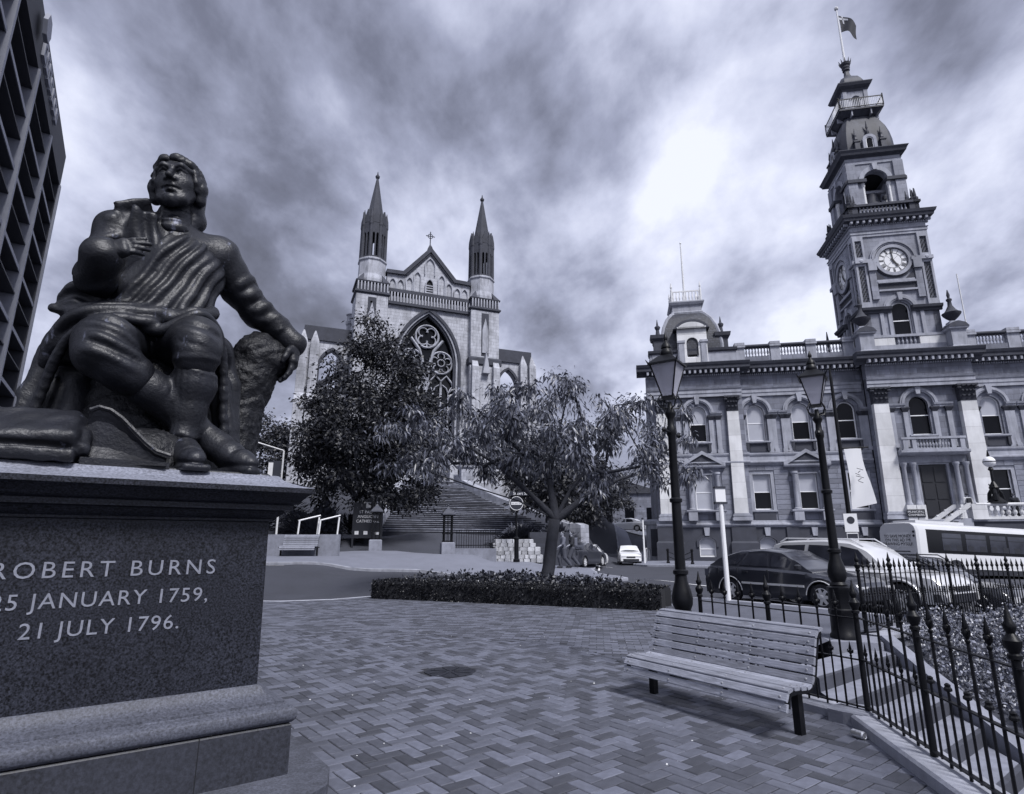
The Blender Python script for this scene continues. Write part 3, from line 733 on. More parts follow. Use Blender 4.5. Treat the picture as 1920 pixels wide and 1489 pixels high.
# urn pedestals either side of the tower
for s in (-1, 1):
    x = UC + s * 3.25; y = -.75
    mbx = MB(); mbx.square([(.62, 16.02), (.62, 16.3), (.52, 16.36), (.52, 17.6), (.68, 17.7), (.72, 17.85), (.55, 17.95), (.5, 18.2), (.36, 18.25), (.36, 18.4)], (x, y, 0)); p = mbx.build('urn_pedestal', m_trim, hall)
    mbx = MB(); mbx.prism([(x - .72, 17.82), (x + .72, 17.82), (x + .5, 18.12), (x, 18.28), (x - .5, 18.12)], y - .74, y + .74); mbx.build('pedestal_cap', m_corn, p)
    mbx = MB(); mbx.lathe([(.2, 18.3), (.14, 18.5), (.42, 18.75), (.62, 19.0), (.66, 19.12), (.5, 19.2), (.34, 19.4), (.16, 19.75), (.13, 20.1), (.2, 20.2), (.2, 20.3), (.08, 20.4), (.12, 20.65), (.03, 21.1)], 16, (x, y, 0)); mbx.build('urn', m_cap, p, smooth=40)
# ---- entrance, balcony, terrace
moulding(hall, 'balcony_floor', 17.55, 22.15, -.8, [(.55, 7.95), (.95, 8.05), (1.05, 8.12), (1.05, 8.28)], m_trim)
mbx = MB(); mbx.box(17.75, 21.95, -1.75, -1.45, 8.28, 8.42); mbx.box(17.7, 22.0, -1.8, -1.42, 9.1, 9.26); mbx.build('balcony_rail', m_trim, hall)
for x in (17.8, 18.4, 21.0, 21.6):
    mbx = MB(); mbx.box(x, x + .3, -1.76, -1.42, 8.3, 9.2); mbx.build('balcony_pier', m_trim, hall)
balusters(hall, 18.72, 20.98, -1.6, 8.42, 11, .68)
mbx = MB(); mbx.box(17.5, 22.2, -.95, -.79, 7.42, 7.95); mbx.build('door_entablature', m_trim, hall)
mbx = MB(); mbx.box(18.95, 20.75, -.83, -.70, 3.3, 7.3); do = mbx.build('door', m_black, hall)
for i in range(2):
    for j in range(3):
        mbx = MB(); mbx.box(19.07 + i * .85, 19.75 + i * .85, -.87, -.82, 3.5 + j * 1.25, 4.6 + j * 1.25); mbx.build('door_panel', m_black, do)
mbx = MB(); mbx.ringxz(offset_out(arch(19.85, 1.9, 3.3, 7.3, 'flat'), .2), arch(19.85, 1.9, 3.3, 7.3, 'flat'), -.95, -.79, closed=False); mbx.build('door_surround', m_trim, hall)
for x in (17.75, 18.4, 21.25, 21.9):
    mbx = MB(); mbx.lathe([(.25, 0), (.25, .12), (.19, .2), (.18, .4), (.15, 2.75), (.18, 2.8), (.18, 2.88), (.24, 2.96), (.24, 3.1)], 12, (x, -1.3, 4.3)); mbx.build('column', m_trim, hall, smooth=40)
    mbx = MB(); mbx.box(x - .3, x + .3, -1.6, -.8, 3.2, 4.3); mbx.build('column_pedestal', m_pil, hall)
m_note = mat('notice_black', .02, .4)
for x0, x1, z0, z1 in ((17.35, 18.55, 3.42, 3.98), (22.25, 22.7, 3.55, 3.95)):
    mbx = MB(); mbx.box(x0, x1, -1.66, -1.62, z0, z1); nb = mbx.build('nameplate', m_note, hall)
    if x0 < 18:
        for k, (s, zz) in enumerate((('MUNICIPAL', 3.74), ('CHAMBERS', 3.52))):
            letters(nb, s, .21, m_plate, (17.95, -1.668, zz), (pi / 2, 0, 0), .003)
# terrace with stairs and balustrade in front of the door
mbx = MB(); mbx.box(16.4, 36, -5.2, -.85, -.4, 3.0); mbx.build('terrace', m_base, hall)
mbx = MB(); mbx.box(16.3, 36, -5.3, -.85, 3.0, 3.12); mbx.build('terrace_paving', m_trim, hall)
mbx = MB(); mbx.box(20.0, 36, -5.35, -5.05, 3.12, 3.3); mbx.build('terrace_rail', m_pil, hall)
mbx = MB(); mbx.profx([(-5.45, 4.0), (-5.48, 4.1), (-5.42, 4.18), (-4.98, 4.18), (-4.95, 4.0)], 20.0, 36); mbx.build('terrace_rail', m_pil, hall)
for x in (19.7, 23.6, 26.6, 29.6, 33):
    mbx = MB(); mbx.box(x, x + .9, -5.46, -4.94, 3.12, 4.12); mbx.build('terrace_pier', m_pil, hall)
mb2 = MB(); mb2.lathe([(r * 1.5, z) for r, z in bal_prof], 8); me_balw = mb2.mesh('baluster', m_pil, smooth=40)
for a, b, n in ((20.6, 23.6, 8), (24.5, 26.6, 6), (27.5, 29.6, 6)):
    for i in range(n): link('baluster', me_balw, hall, (a + (b - a) * (i + .5) / n, -5.2, 3.3), scale=(1, 1, .98))
for k, y in enumerate((-5.2, -3.3)):   # raking copings of the stair falling to the left
    mbx = MB(); mbx.loft([[(15.2, y - .22, .9), (15.2, y + .22, .9), (15.2, y + .22, 1.15), (15.2, y - .22, 1.15)], [(19.7, y - .22, 3.95), (19.7, y + .22, 3.95), (19.7, y + .22, 4.2), (19.7, y - .22, 4.2)]]); mbx.build('stair_coping', m_pil, hall)
    mbx = MB(); mbx.prism([(15.4, -.3), (19.7, -.3), (19.7, 3.2), (19.2, 3.2), (15.4, .7)], y - .15, y + .15); mbx.build('stair_cheek', m_trim, hall)
    for i in range(7):
        x = 15.8 + i * .55; link('baluster', me_balw, hall, (x, y, .55 + (x - 15.2) * .68), scale=(.8, .8, .95))
for i in range(14):
    mbx = MB(); mbx.box(15.5 + i * .3, 15.5 + i * .3 + .32, -5.0, -3.5, -.3, .25 + i * .2); mbx.build('step', m_trim, hall)
# ---- clock tower (axis at UC, y=2.65)
TC = (UC, 2.65)
tw = MB()
def tw_sq(name, prof, m): 
    mbx = MB(); mbx.square(prof, (TC[0], TC[1], 0)); return mbx.build(name, m, hall)
def face_frames(fn):
    """run fn(parent_empty_matrix builder) for the four faces: builds in local face coords, y=0 plane at distance d from axis"""
    for k in range(4): fn(k, k * pi / 2)
def turned(mbx, k, ang):
    c, s = cos(ang), sin(ang)
    mbx.v = [(TC[0] + x * c - y * s, TC[1] + x * s + y * c, z) for x, y, z in mbx.v]
    return mbx
H1 = 2.78
# lower stage 16-20.2 with arched windows, clock stage to 26.6
for k in range(4):
    a = k * pi / 2
    mbx = wall_open(MB(), -H1, H1, 16.0, 26.6, -H1, -H1 + .5, [arch(0, 1.35, 17.75, 19.95, 'round', 12)] if k in (0, 3) else []); turned(mbx, k, a).build('tower_wall', m_twr, hall)
    if k not in (0, 3): continue
    mbx = MB(); o = arch(0, 1.35, 17.75, 19.95, 'round', 12); inn = arch(0, 1.19, 17.84, 19.95, 'round', 12); mbx.ringxz(o, inn, -H1 + .2, -H1 + .28); mbx.box(-.6, .6, -H1 + .19, -H1 + .27, 19.0, 19.08); f = turned(mbx, k, a).build('window', m_frame, hall)
    mbx = MB(); mbx.prism(inn, -H1 + .25, -H1 + .26); turned(mbx, k, a).build('pane', m_glass, f)
    al = arch(0, 1.35, 19.95, 19.951, 'round', 14)
    for d0, d1, e in ((.16, .62, .12), (.28, .5, .2)):
        mbx = MB(); mbx.ringxz(offset_out(al, d1), offset_out(al, d0), -H1 - e, -H1 + .02, closed=False); turned(mbx, k, a).build('arch_moulding', m_trim, hall)
    mbx = MB(); mbx.prism([(-.13, 20.7), (.13, 20.7), (.2, 21.35), (-.2, 21.35)], -H1 - .3, -H1 + .02); turned(mbx, k, a).build('keystone', m_trim, hall)
    for s in (-1, 1):
        mbx = MB(); mbx.box(*sorted((s * .78, s * 1.02)), -H1 - .1, -H1 + .02, 17.75, 19.7); turned(mbx, k, a).build('window_pilaster', m_trim, hall)
        mbx = MB(); mbx.box(*sorted((s * 1.35, s * 1.62)), -H1 - .12, -H1 + .02, 17.75, 19.7); turned(mbx, k, a).build('window_pilaster', m_trim, hall)
        mbx = MB(); mbx.loft([[(min(s * .74, s * 2.95), -H1 - e, z), (max(s * .74, s * 2.95), -H1 - e, z), (max(s * .74, s * 2.95), -H1 + .02, z), (min(s * .74, s * 2.95), -H1 + .02, z)] for e, z in ((.16, 19.7), (.18, 19.85), (.36, 19.95), (.42, 20.15), (.1, 20.22))]); turned(mbx, k, a).build('tower_ledge', m_corn, hall)
        # corner strips with pierced panels
        mbx = wall_open(MB(), *sorted((s * 2.05, s * 2.86)), 20.2, 26.6, -H1 - .14, -H1 + .02, [arch(s * 2.455, .5, 20.7, 23.9, 'flat'), arch(s * 2.455, .5, 24.7, 26.2, 'flat')]); cs = turned(mbx, k, a).build('corner_strip', m_trim, hall)
        mbx = MB()
        for z0, z1 in ((20.75, 23.85), (24.75, 26.15)):
            nz = int((z1 - z0) / .2)
            for i in range(nz):
                for j in range(2):
                    x = s * 2.455 - .12 + .24 * j + (.06 if i % 2 else -.06); z = z0 + (i + .5) * .2
                    mbx.add([(x - .07, -H1 - .05, z), (x, -H1 - .05, z - .08), (x + .07, -H1 - .05, z), (x, -H1 - .05, z + .08)], [(0, 1, 2, 3)])
        tag(turned(mbx, k, a).build('panel_pattern', m_dark, cs), kind='stuff')
        mbx = MB(); mbx.lathe([(.16, 0), (.22, .05), (.22, .12), (.1, .2)], 10); mbx.v = [(s * 2.455 + x, -H1 - .14 - z, 24.3 + y) for x, y, z in mbx.v]; turned(mbx, k, a).build('rosette', m_trim, cs)
        mbx = MB(); mbx.box(*sorted((s * 1.45, s * 1.95)), -H1 - .18, -H1 + .02, 20.9, 23.4); turned(mbx, k, a).build('clock_pier', m_twr, hall)
        mbx = MB(); mbx.box(*sorted((s * 1.38, s * 2.0)), -H1 - .34, -H1 + .02, 23.4, 24.1); mbx.box(*sorted((s * 1.3, s * 2.92)), -H1 - .3, -H1 + .02, 24.12, 24.42); turned(mbx, k, a).build('clock_bracket', m_trim, hall)
    # horizontal panels under the clock
    for z0, z1, e, mm in ((21.55, 21.7, .2, m_trim), (21.75, 22.2, .05, m_cap), (22.25, 22.4, .22, m_trim), (22.45, 22.6, .1, m_trim)):
        mbx = MB(); mbx.box(-1.42, 1.42, -H1 - e, -H1 + .02, z0, z1); turned(mbx, k, a).build('panel_band', mm, hall)
    # clock: arch hood, stone ring, opal face, numerals, hands
    zc = 24.25
    al = arch(0, 2.9, zc + .05, zc + .051, 'round', 20)
    for d0, d1, e in ((-.05, .30, .20), (.08, .2, .3)):
        mbx = MB(); mbx.ringxz(offset_out(al, d1), offset_out(al, d0), -H1 - e, -H1 + .02, closed=False); turned(mbx, k, a).build('arch_moulding', m_trim, hall)
    nn = 40; cir = lambda r: [(r * sin(2 * pi * i / nn), zc + r * cos(2 * pi * i / nn)) for i in range(nn)]
    mbx = MB(); mbx.ringxz(cir(1.38), cir(1.12), -H1 - .22, -H1 + .02); cl = turned(mbx, k, a).build('clock', m_trim, hall)
    mbx = MB(); mbx.ringxz(cir(1.50), cir(1.38), -H1 - .12, -H1 + .02); turned(mbx, k, a).build('clock_rim', m_base, cl)
    mbx = MB(); mbx.prism(cir(1.12), -H1 - .06, -H1 + .01); turned(mbx, k, a).build('clock_face', m_clock, cl)
    mbx = MB(); mbx.ringxz(cir(1.10), cir(1.06), -H1 - .075, -H1 - .055); mbx.ringxz(cir(.68), cir(.65), -H1 - .075, -H1 - .055)
    for i in range(60):
        an = 2 * pi * i / 60; mbx.add([(sin(an + d) * r, -H1 - .07, zc + cos(an + d) * r) for d, r in ((-.012, 1.03), (.012, 1.03), (.012, 1.07), (-.012, 1.07))], [(0, 1, 2, 3)])
    for i in range(4):
        an = pi / 4 + pi * i / 2; mbx.add([(sin(an) * r + cos(an) * d, -H1 - .07, zc + cos(an) * r - sin(an) * d) for d, r in ((-.008, .05), (.008, .05), (.008, .65), (-.008, .65))], [(0, 1, 2, 3)])
    turned(mbx, k, a).build('minute_track', m_black, cl)
    ROM = ['XII', 'I', 'II', 'III', 'IIII', 'V', 'VI', 'VII', 'VIII', 'IX', 'X', 'XI']
    for i, s in enumerate(ROM):
        an = 2 * pi * i / 12; mbx = MB(); w_ = .055; tot = len(s) * .085
        for q, ch in enumerate(s):
            x = -tot / 2 + (q + .5) * .085
            segs = [((x, -.16), (x, .16))] if ch == 'I' else ([((x - .035, .16), (x, -.16)), ((x + .035, .16), (x, -.16))] if ch == 'V' else [((x - .035, .16), (x + .035, -.16)), ((x + .035, .16), (x - .035, -.16))])
            for (ax, az), (bx, bz) in segs:
                r0 = .87; P = []
                for px, pz in ((ax - .02, az), (ax + .02, az), (bx + .02, bz), (bx - .02, bz)):
                    P.append((sin(an) * (r0 + pz) + cos(an) * px, -H1 - .078, zc + cos(an) * (r0 + pz) - sin(an) * px))
                mbx.add(P, [(0, 1, 2, 3)])
        turned(mbx, k, a).build('numeral', m_black, cl)
    for nm, an, ln, wd in (('minute_hand', radians(-4), 1.0, .045), ('hour_hand', radians(148), .66, .07)):
        mbx = MB(); P = [(-wd, -.22), (wd, -.22), (wd * .8, ln * .6), (wd * 1.6, ln * .72), (0, ln), (-wd * 1.6, ln * .72), (-wd * .8, ln * .6)]
        mbx.prism([(sin(an) * z + cos(an) * x, zc + cos(an) * z - sin(an) * x) for x, z in P], -H1 - .13, -H1 - .10); turned(mbx, k, a).build(nm, m_black, cl)
    for s in (-1, 1):
        mbx = MB(); mbx.prism([(s * 1.42, 22.62), (s * .75, 22.62), (s * 1.42, 23.3)], -H1 - .1, -H1 + .02); turned(mbx, k, a).build('spandrel', m_base, hall)
# tower sub-balustrade at window foot
mbx = MB(); mbx.box(UC - 2.9, UC + 2.9, TC[1] - H1 - .3, TC[1] - H1 + .05, 16.6, 16.9); mbx.box(UC - 2.9, UC + 2.9, TC[1] - H1 - .32, TC[1] - H1 + .05, 17.55, 17.75); mbx.build('tower_plinth', m_trim, hall)
balusters(hall, UC - .75, UC + .75, TC[1] - H1 - .15, 16.9, 5, .66)
for s in (-1, 1):
    mbx = MB(); mbx.box(*sorted((UC + s * .9, UC + s * 2.9)), TC[1] - H1 - .28, TC[1] - H1 + .02, 16.88, 17.57); mbx.build('plinth_panel', m_pil, hall)
tw_sq('tower_architrave', [(2.88, 26.55), (2.88, 26.75), (2.94, 26.78), (2.94, 27.0), (3.02, 27.05), (2.86, 27.1), (2.86, 27.62)], m_trim)
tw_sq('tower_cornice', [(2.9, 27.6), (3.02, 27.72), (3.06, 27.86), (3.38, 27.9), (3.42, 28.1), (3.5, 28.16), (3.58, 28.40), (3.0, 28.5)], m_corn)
mbx = MB()
for k in range(4):
    b_ = MB()
    for i in range(13):
        x = -2.85 + i * .475; b_.box(x - .09, x + .09, -3.32, -2.9, 27.66, 27.88)
    for i in range(34):
        x = -2.9 + i * .176; b_.box(x - .045, x + .045, -3.0, -2.85, 27.5, 27.6)
    turned(b_, k, k * pi / 2); mbx.add(b_.v, b_.f)
tag(mbx.build('tower_modillions', m_trim, hall), kind='stuff')
for k in range(4):
    a = k * pi / 2
    mbx = MB(); mbx.box(-2.75, 2.75, -2.75, -2.4, 28.45, 28.75); turned(mbx, k, a).build('belfry_parapet_base', m_corn, hall)
    mbx = MB(); mbx.box(-2.86, 2.86, -2.86, -2.3, 29.42, 29.62); turned(mbx, k, a).build('belfry_parapet_rail', m_corn, hall)
    for s in (-1, 1):
        mbx = MB(); mbx.box(*sorted((s * 2.0, s * 2.74)), -2.74, -2.42, 28.7, 29.45); turned(mbx, k, a).build('belfry_parapet_pier', m_corn, hall)
    c, s_ = cos(a), sin(a)
    if k in (0, 3):
        for i in range(13):
            x = -1.9 + (i + .5) * 3.8 / 13; y = -2.58; link('baluster', me_bal, hall, (TC[0] + x * c - y * s_, TC[1] + x * s_ + y * c, 28.74), scale=(1, 1, .95))
    # corner finial clusters
    for sx in (-1, 1):
        for q in range(3):
            x = sx * (2.35 + .3 * (q == 1)) + (.3 * (q == 2)) * -sx; y = -2.55 + .25 * (q == 2)
            fb = MB(); fb.lathe([(.16, 29.6), (.2, 29.75), (.22, 29.9), (.08, 30.0), (.1, 30.15), (.03, 30.8)], 6, (x, y, 0)); turned(fb, k, a).build('finial', m_cap, hall)
# belfry
HB = 2.16
for k in range(4):
    a = k * pi / 2
    mbx = wall_open(MB(), -HB, HB, 28.5, 34.0, -HB, -HB + .55, [arch(0, 1.85, 29.7, 32.2, 'round', 14)]); turned(mbx, k, a).build('belfry_wall', m_twr, hall)
    al = arch(0, 1.85, 32.2, 32.201, 'round', 14)
    mbx = MB(); mbx.ringxz(offset_out(al, .42), offset_out(al, .04), -HB - .12, -HB + .02, closed=False); mbx.prism([(-.14, 33.1), (.14, 33.1), (.22, 33.75), (-.22, 33.75)], -HB - .3, -HB + .02); turned(mbx, k, a).build('arch_moulding', m_trim, hall)
    for s in (-1, 1):
        mbx = MB(); mbx.box(*sorted((s * 1.5, s * 2.26)), -HB - .16, -HB + .02, 29.6, 33.9); turned(mbx, k, a).build('belfry_pier', m_twr, hall)
        mbx = MB(); mbx.box(*sorted((s * .8, s * 2.3)), -HB - .28, -HB + .4, 32.0, 32.3); turned(mbx, k, a).build('belfry_impost', m_corn, hall)
        mbx = MB(); mbx.lathe([(.2, 0), (.2, .1), (.14, .2), (.13, 1.9), (.17, 2.0), (.17, 2.3)], 10, (s * 1.02, -HB + .1, 29.7)); turned(mbx, k, a).build('belfry_column', m_pil, hall)
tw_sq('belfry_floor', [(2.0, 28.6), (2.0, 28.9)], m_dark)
mbx = MB(); mbx.lathe([(.05, 1.45), (.38, 1.42), (.46, 1.2), (.52, .6), (.72, .2), (.92, 0), (.84, 0), (.62, .25), (.4, 1.2)], 20, (TC[0], TC[1] - .9, 30.1)); mbx.build('bell', m_lead, hall, smooth=50)
mbx = MB(); mbx.box(TC[0] - 1.9, TC[0] + 1.9, TC[1] - 1.05, TC[1] - .75, 31.6, 31.85); mbx.build('bell_beam', m_trim, hall)
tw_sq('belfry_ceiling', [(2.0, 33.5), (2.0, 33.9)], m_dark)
tw_sq('belfry_entablature', [(2.24, 33.85), (2.24, 34.1), (2.3, 34.15), (2.2, 34.2), (2.2, 34.5)], m_trim)
tw_sq('belfry_cornice', [(2.22, 34.45), (2.34, 34.55), (2.6, 34.62), (2.66, 34.8), (2.78, 35.0), (2.78, 35.06), (2.1, 35.2)], m_corn)
# square dome
dm = [(2.08, 35.1), (2.12, 35.6), (2.08, 36.4), (1.98, 37.2), (1.8, 38.0), (1.55, 38.7), (1.3, 39.2), (1.25, 39.5)]
rings = []
for r, z in dm:
    c = r * .16; rings.append([(TC[0] + x, TC[1] + y, z) for x, y in ((-r + c, -r), (r - c, -r), (r, -r + c), (r, r - c), (r - c, r), (-r + c, r), (-r, r - c), (-r, -r + c))])
mbx = MB(); mbx.loft(rings); mbx.build('dome', m_lead, hall, smooth=35)
for k in range(4):
    a = k * pi / 2
    if k not in (0, 3): continue
    mbx = MB(); o = arch(0, .62, 35.3, 36.15, 'round', 10); mbx.ringxz(offset_out(o, .26), o, -2.35, -1.9, closed=False); dn = turned(mbx, k, a).build('dormer', m_trim, hall)
    mbx = MB(); mbx.prism(o, -2.2, -2.1); turned(mbx, k, a).build('pane', m_glass, dn)
    mbx = MB(); mbx.ringxz(arch(0, .6, 35.32, 36.15, 'round', 10), arch(0, .48, 35.4, 36.15, 'round', 10), -2.28, -2.2); turned(mbx, k, a).build('frame', m_frame, dn)
    mbx = MB(); mbx.lathe([(.06, 36.6), (.16, 36.9), (.16, 37.1), (.06, 37.3), (.1, 37.5), (.02, 38.2)], 6, (0, -2.1, 0)); turned(mbx, k, a).build('finial', m_cap, dn)
    for s in (-1, 1):
        mbx = MB(); mbx.box(*sorted((s * .85, s * 1.25)), -2.4, -1.95, 35.1, 36.0); mbx.box(*sorted((s * .78, s * 1.32)), -2.46, -1.9, 36.0, 36.12); mbx.lathe([(.1, 36.1), (.18, 36.35), (.1, 36.6), (.12, 36.8), (.02, 37.5)], 6, (s * 1.05, -2.15, 0)); turned(mbx, k, a).build('dome_pedestal', m_lead, hall)
# gallery
tw_sq('gallery_floor', [(1.35, 39.35), (1.75, 39.7), (1.85, 39.75), (1.85, 39.9), (1.2, 39.92)], m_lead)
for k in range(4):
    a = k * pi / 2
    mbx = MB(); mbx.box(-1.85, 1.85, -1.86, -1.80, 40.85, 40.93); mbx.box(-1.85, 1.85, -1.86, -1.80, 40.0, 40.06); turned(mbx, k, a).build('gallery_rail', m_iron, hall)
    mbx = MB()
    for i in range(26):
        x = -1.8 + i * 3.6 / 25; mbx.box(x - .014, x + .014, -1.845, -1.815, 40.0, 40.9)
    tag(turned(mbx, k, a).build('gallery_bars', m_plate, hall), kind='stuff')
    for s in (-1, 1):
        mbx = MB(); mbx.box(s * 1.83 - .04, s * 1.83 + .04, -1.87, -1.79, 39.9, 41.1); turned(mbx, k, a).build('gallery_post', m_iron, hall)
        mbx = MB(); mbx.prism([(s * .8 - .05, 39.2), (s * .8 + .05, 39.2), (s * .8 + .05, 39.75), (s * .8 - .05, 39.75)], -1.75, -1.25); turned(mbx, k, a).build('gallery_bracket', m_trim, hall)
HL = .98
for k in range(4):
    a = k * pi / 2
    mbx = wall_open(MB(), -HL, HL, 39.9, 42.4, -HL, -HL + .2, [arch(0, .7, 40.2, 41.4, 'round', 10)]); turned(mbx, k, a).build('lantern_wall', m_trim, hall)
    al = arch(0, .7, 41.4, 41.401, 'round', 10); mbx = MB(); mbx.ringxz(offset_out(al, .2), offset_out(al, .02), -HL - .08, -HL + .01, closed=False); turned(mbx, k, a).build('arch_moulding', m_trim, hall)
    for s in (-1, 1):
        mbx = MB(); mbx.box(*sorted((s * .72, s * 1.04)), -HL - .08, -HL + .02, 39.95, 42.3); turned(mbx, k, a).build('lantern_pilaster', m_trim, hall)
tw_sq('lantern_core', [(.6, 39.9), (.6, 42.3)], m_plate)
tw_sq('lantern_cornice', [(1.02, 42.3), (1.08, 42.5), (1.35, 42.72), (1.46, 42.95), (1.46, 43.02), (1.0, 43.1)], m_corn)
mbx = MB(); rings = []
for r, z in ((1.05, 43.0), (1.08, 43.3), (1.0, 43.7), (.8, 44.1), (.5, 44.4), (.3, 44.6), (.22, 44.9), (.18, 45.4)):
    c = r * .3; rings.append([(TC[0] + x, TC[1] + y, z) for x, y in ((-r + c, -r), (r - c, -r), (r, -r + c), (r, r - c), (r - c, r), (-r + c, r), (-r, r - c), (-r, -r + c))])
mbx.loft(rings); mbx.build('small_dome', m_lead, hall, smooth=35)
mbx = MB(); mbx.lathe([(.18, 45.3), (.32, 45.4), (.3, 45.55), (.36, 45.7), (.32, 45.85), (.42, 46.0), (.46, 46.2), (.3, 46.25)], 12, (TC[0], TC[1], 0))
for i in range(10):
    an = 2 * pi * i / 10; x, y = TC[0] + .42 * cos(an), TC[1] + .42 * sin(an); mbx.loft([[(x - .05, y - .05, 46.15), (x + .05, y - .05, 46.15), (x + .05, y + .05, 46.15), (x - .05, y + .05, 46.15)], [(TC[0] + .56 * cos(an) - .01, TC[1] + .56 * sin(an) - .01, 46.55), (TC[0] + .56 * cos(an) + .01, TC[1] + .56 * sin(an) - .01, 46.55), (TC[0] + .56 * cos(an) + .01, TC[1] + .56 * sin(an) + .01, 46.55), (TC[0] + .56 * cos(an) - .01, TC[1] + .56 * sin(an) + .01, 46.55)]])
mbx.build('crown_finial', m_cap, hall)
mbx = MB(); mbx.lathe([(.11, 46.2), (.10, 48), (.06, 52.6), (.17, 52.62), (.2, 52.8), (.08, 52.95)], 8, (TC[0], TC[1], 0)); mbx.build('flagpole', m_plate, hall)
# flag with cross and stars hanging off the wind
def th_world(x, y, z):
    c, s = cos(TH_A), sin(TH_A); return (TH_P[0] + x * c - y * s, TH_P[1] + x * s + y * c, z)
m_flag = mat('flag_dark_cloth', .03, .8, var=.2, vscale=6); m_flagw = mat('flag_pale_cloth', .5, .8)
NU, NV = 14, 8; mbx = MB(); FV = []
for i in range(NU + 1):
    for j in range(NV + 1):
        u, v = i / NU, j / NV
        FV.append((.08 + 1.35 * u ** .9 + .12 * sin(3 * u + 2 * v), -.25 * u + .14 * sin(7 * u + 1.5 * v), 51.9 - 1.9 * v * (1 - .18 * u) - 1.55 * u ** 1.25 + .1 * sin(5 * u)))
P0 = th_world(TC[0], TC[1], 0)
def flag_pt(p, off=0): 
    q = th_world(TC[0] + p[0], TC[1] + p[1] + off, p[2]); return q
mbx.add([flag_pt(p) for p in FV], [(i * (NV + 1) + j, (i + 1) * (NV + 1) + j, (i + 1) * (NV + 1) + j + 1, i * (NV + 1) + j + 1) for i in range(NU) for j in range(NV)])
fl = mbx.build('flag', m_flag, smooth=True); tag(fl, 'dark flag with pale cross in its corner flying from the clock tower pole', 'flag')
mbx = MB()
def fcell(i, j, off=-.02):
    ids = [i * (NV + 1) + j, (i + 1) * (NV + 1) + j, (i + 1) * (NV + 1) + j + 1, i * (NV + 1) + j + 1]
    mbx.add([flag_pt(FV[q], off) for q in ids], [(0, 1, 2, 3)])
for i in range(6): fcell(i, 1)
for j in range(4): fcell(2, j)
mbx.build('flag_cross', m_flagw, fl)
# ---- left pavilion: mansard dome with dormer, corner blocks, iron gallery and pole
PC = (3.42, 2.55)
mbx = MB(); mbx.box(.1, 6.9, -.35, .1, 16.02, 17.2); mbx.box(-.1, .3, -.3, 5.6, 16.02, 17.2); mbx.build('attic_wall', m_trim, hall)
moulding(hall, 'attic_cornice', -.25, 7.0, -.35, [(.05, 17.2), (.15, 17.3), (.2, 17.5)], m_corn)
mbx = MB(); rings = []
for r, z in ((2.62, 17.3), (2.62, 18.0), (2.52, 18.9), (2.3, 19.8), (1.95, 20.6), (1.5, 21.2), (1.25, 21.4)):
    c = r * .12; rings.append([(PC[0] + x, PC[1] + y, z) for x, y in ((-r + c, -r), (r - c, -r), (r, -r + c), (r, r - c), (r - c, r), (-r + c, r), (-r, r - c), (-r, -r + c))])
mbx.loft(rings); mbx.build('mansard_dome', m_slate, hall, smooth=30)
mbx = MB()
for sx in (-1, 1):
    for sy in (-1, 1):
        mbx.tube([(PC[0] + sx * r * .95, PC[1] + sy * r * .95, z) for r, z in ((2.62, 17.3), (2.62, 18.0), (2.52, 18.9), (2.3, 19.8), (1.95, 20.6), (1.5, 21.2), (1.25, 21.4))], .16, 6)
mbx.build('hip_rolls', m_trim, hall)
mbx = MB(); mbx.square([(1.3, 21.3), (1.35, 21.5), (1.25, 21.6), (1.25, 22.1), (1.4, 22.2), (1.5, 22.4), (1.5, 22.5)], (PC[0], PC[1], 0)); mbx.build('dome_platform', m_trim, hall)
for k in range(4):
    a = k * pi / 2; c, s_ = cos(a), sin(a)
    def tp_(m_): m_.v = [(PC[0] + x * c - y * s_, PC[1] + x * s_ + y * c, z) for x, y, z in m_.v]; return m_
    mbx = MB(); mbx.box(-1.25, 1.25, -1.28, -1.2, 23.45, 23.55); mbx.box(-1.25, 1.25, -1.28, -1.2, 22.5, 22.62)
    for i in range(9):
        x = -1.1 + i * .275; mbx.lathe([(.05, 22.6), (.08, 22.9), (.04, 23.2), (.05, 23.5)], 6, (x, -1.24, 0))
    tp_(mbx).build('dome_railing', m_plate, hall)
    mbx = MB(); mbx.lathe([(.1, 22.5), (.1, 23.7), (.05, 23.75), (.1, 23.95), (.02, 24.4)], 6, (-1.24, -1.24, 0)); tp_(mbx).build('railing_post', m_plate, hall)
mbx = MB(); mbx.lathe([(.10, 22.5), (.09, 25), (.05, 28.8), (.09, 28.85), (.04, 29.0)], 8, (PC[0], PC[1], 0)); mbx.build('flagpole', m_plate, hall)
# dormer
mbx = wall_open(MB(), 3.42 - 1.2, 3.42 + 1.2, 16.05, 19.3, -.62, -.2, [arch(3.42, .95, 16.7, 18.0, 'round', 10)]); dn = mbx.build('dormer', m_pil, hall)
arch_window(hall, 3.42, -.4, 16.7, 18.0, .95, 'round', 0)
mbx = MB(); mbx.prism([(3.42 - 1.5, 19.3)] + [(3.42 + 1.5 * sin(radians(-75 + 15 * k)), 18.95 + 1.1 * cos(radians(-75 + 15 * k))) for k in range(11)] + [(3.42 + 1.5, 19.3)], -.8, .6); mbx.build('dormer_pediment', m_corn, dn)
mbx = MB(); mbx.prism([(3.42 - 1.2, 19.38)] + [(3.42 + 1.2 * sin(radians(-75 + 15 * k)), 19.05 + .75 * cos(radians(-75 + 15 * k))) for k in range(11)] + [(3.42 + 1.2, 19.38)], -.84, -.78); mbx.build('pediment_field', m_pil, dn)
mbx = MB(); mbx.box(2.7, 4.14, -.5, 1.2, 17, 19.4); mbx.build('dormer_body', m_slate, dn)
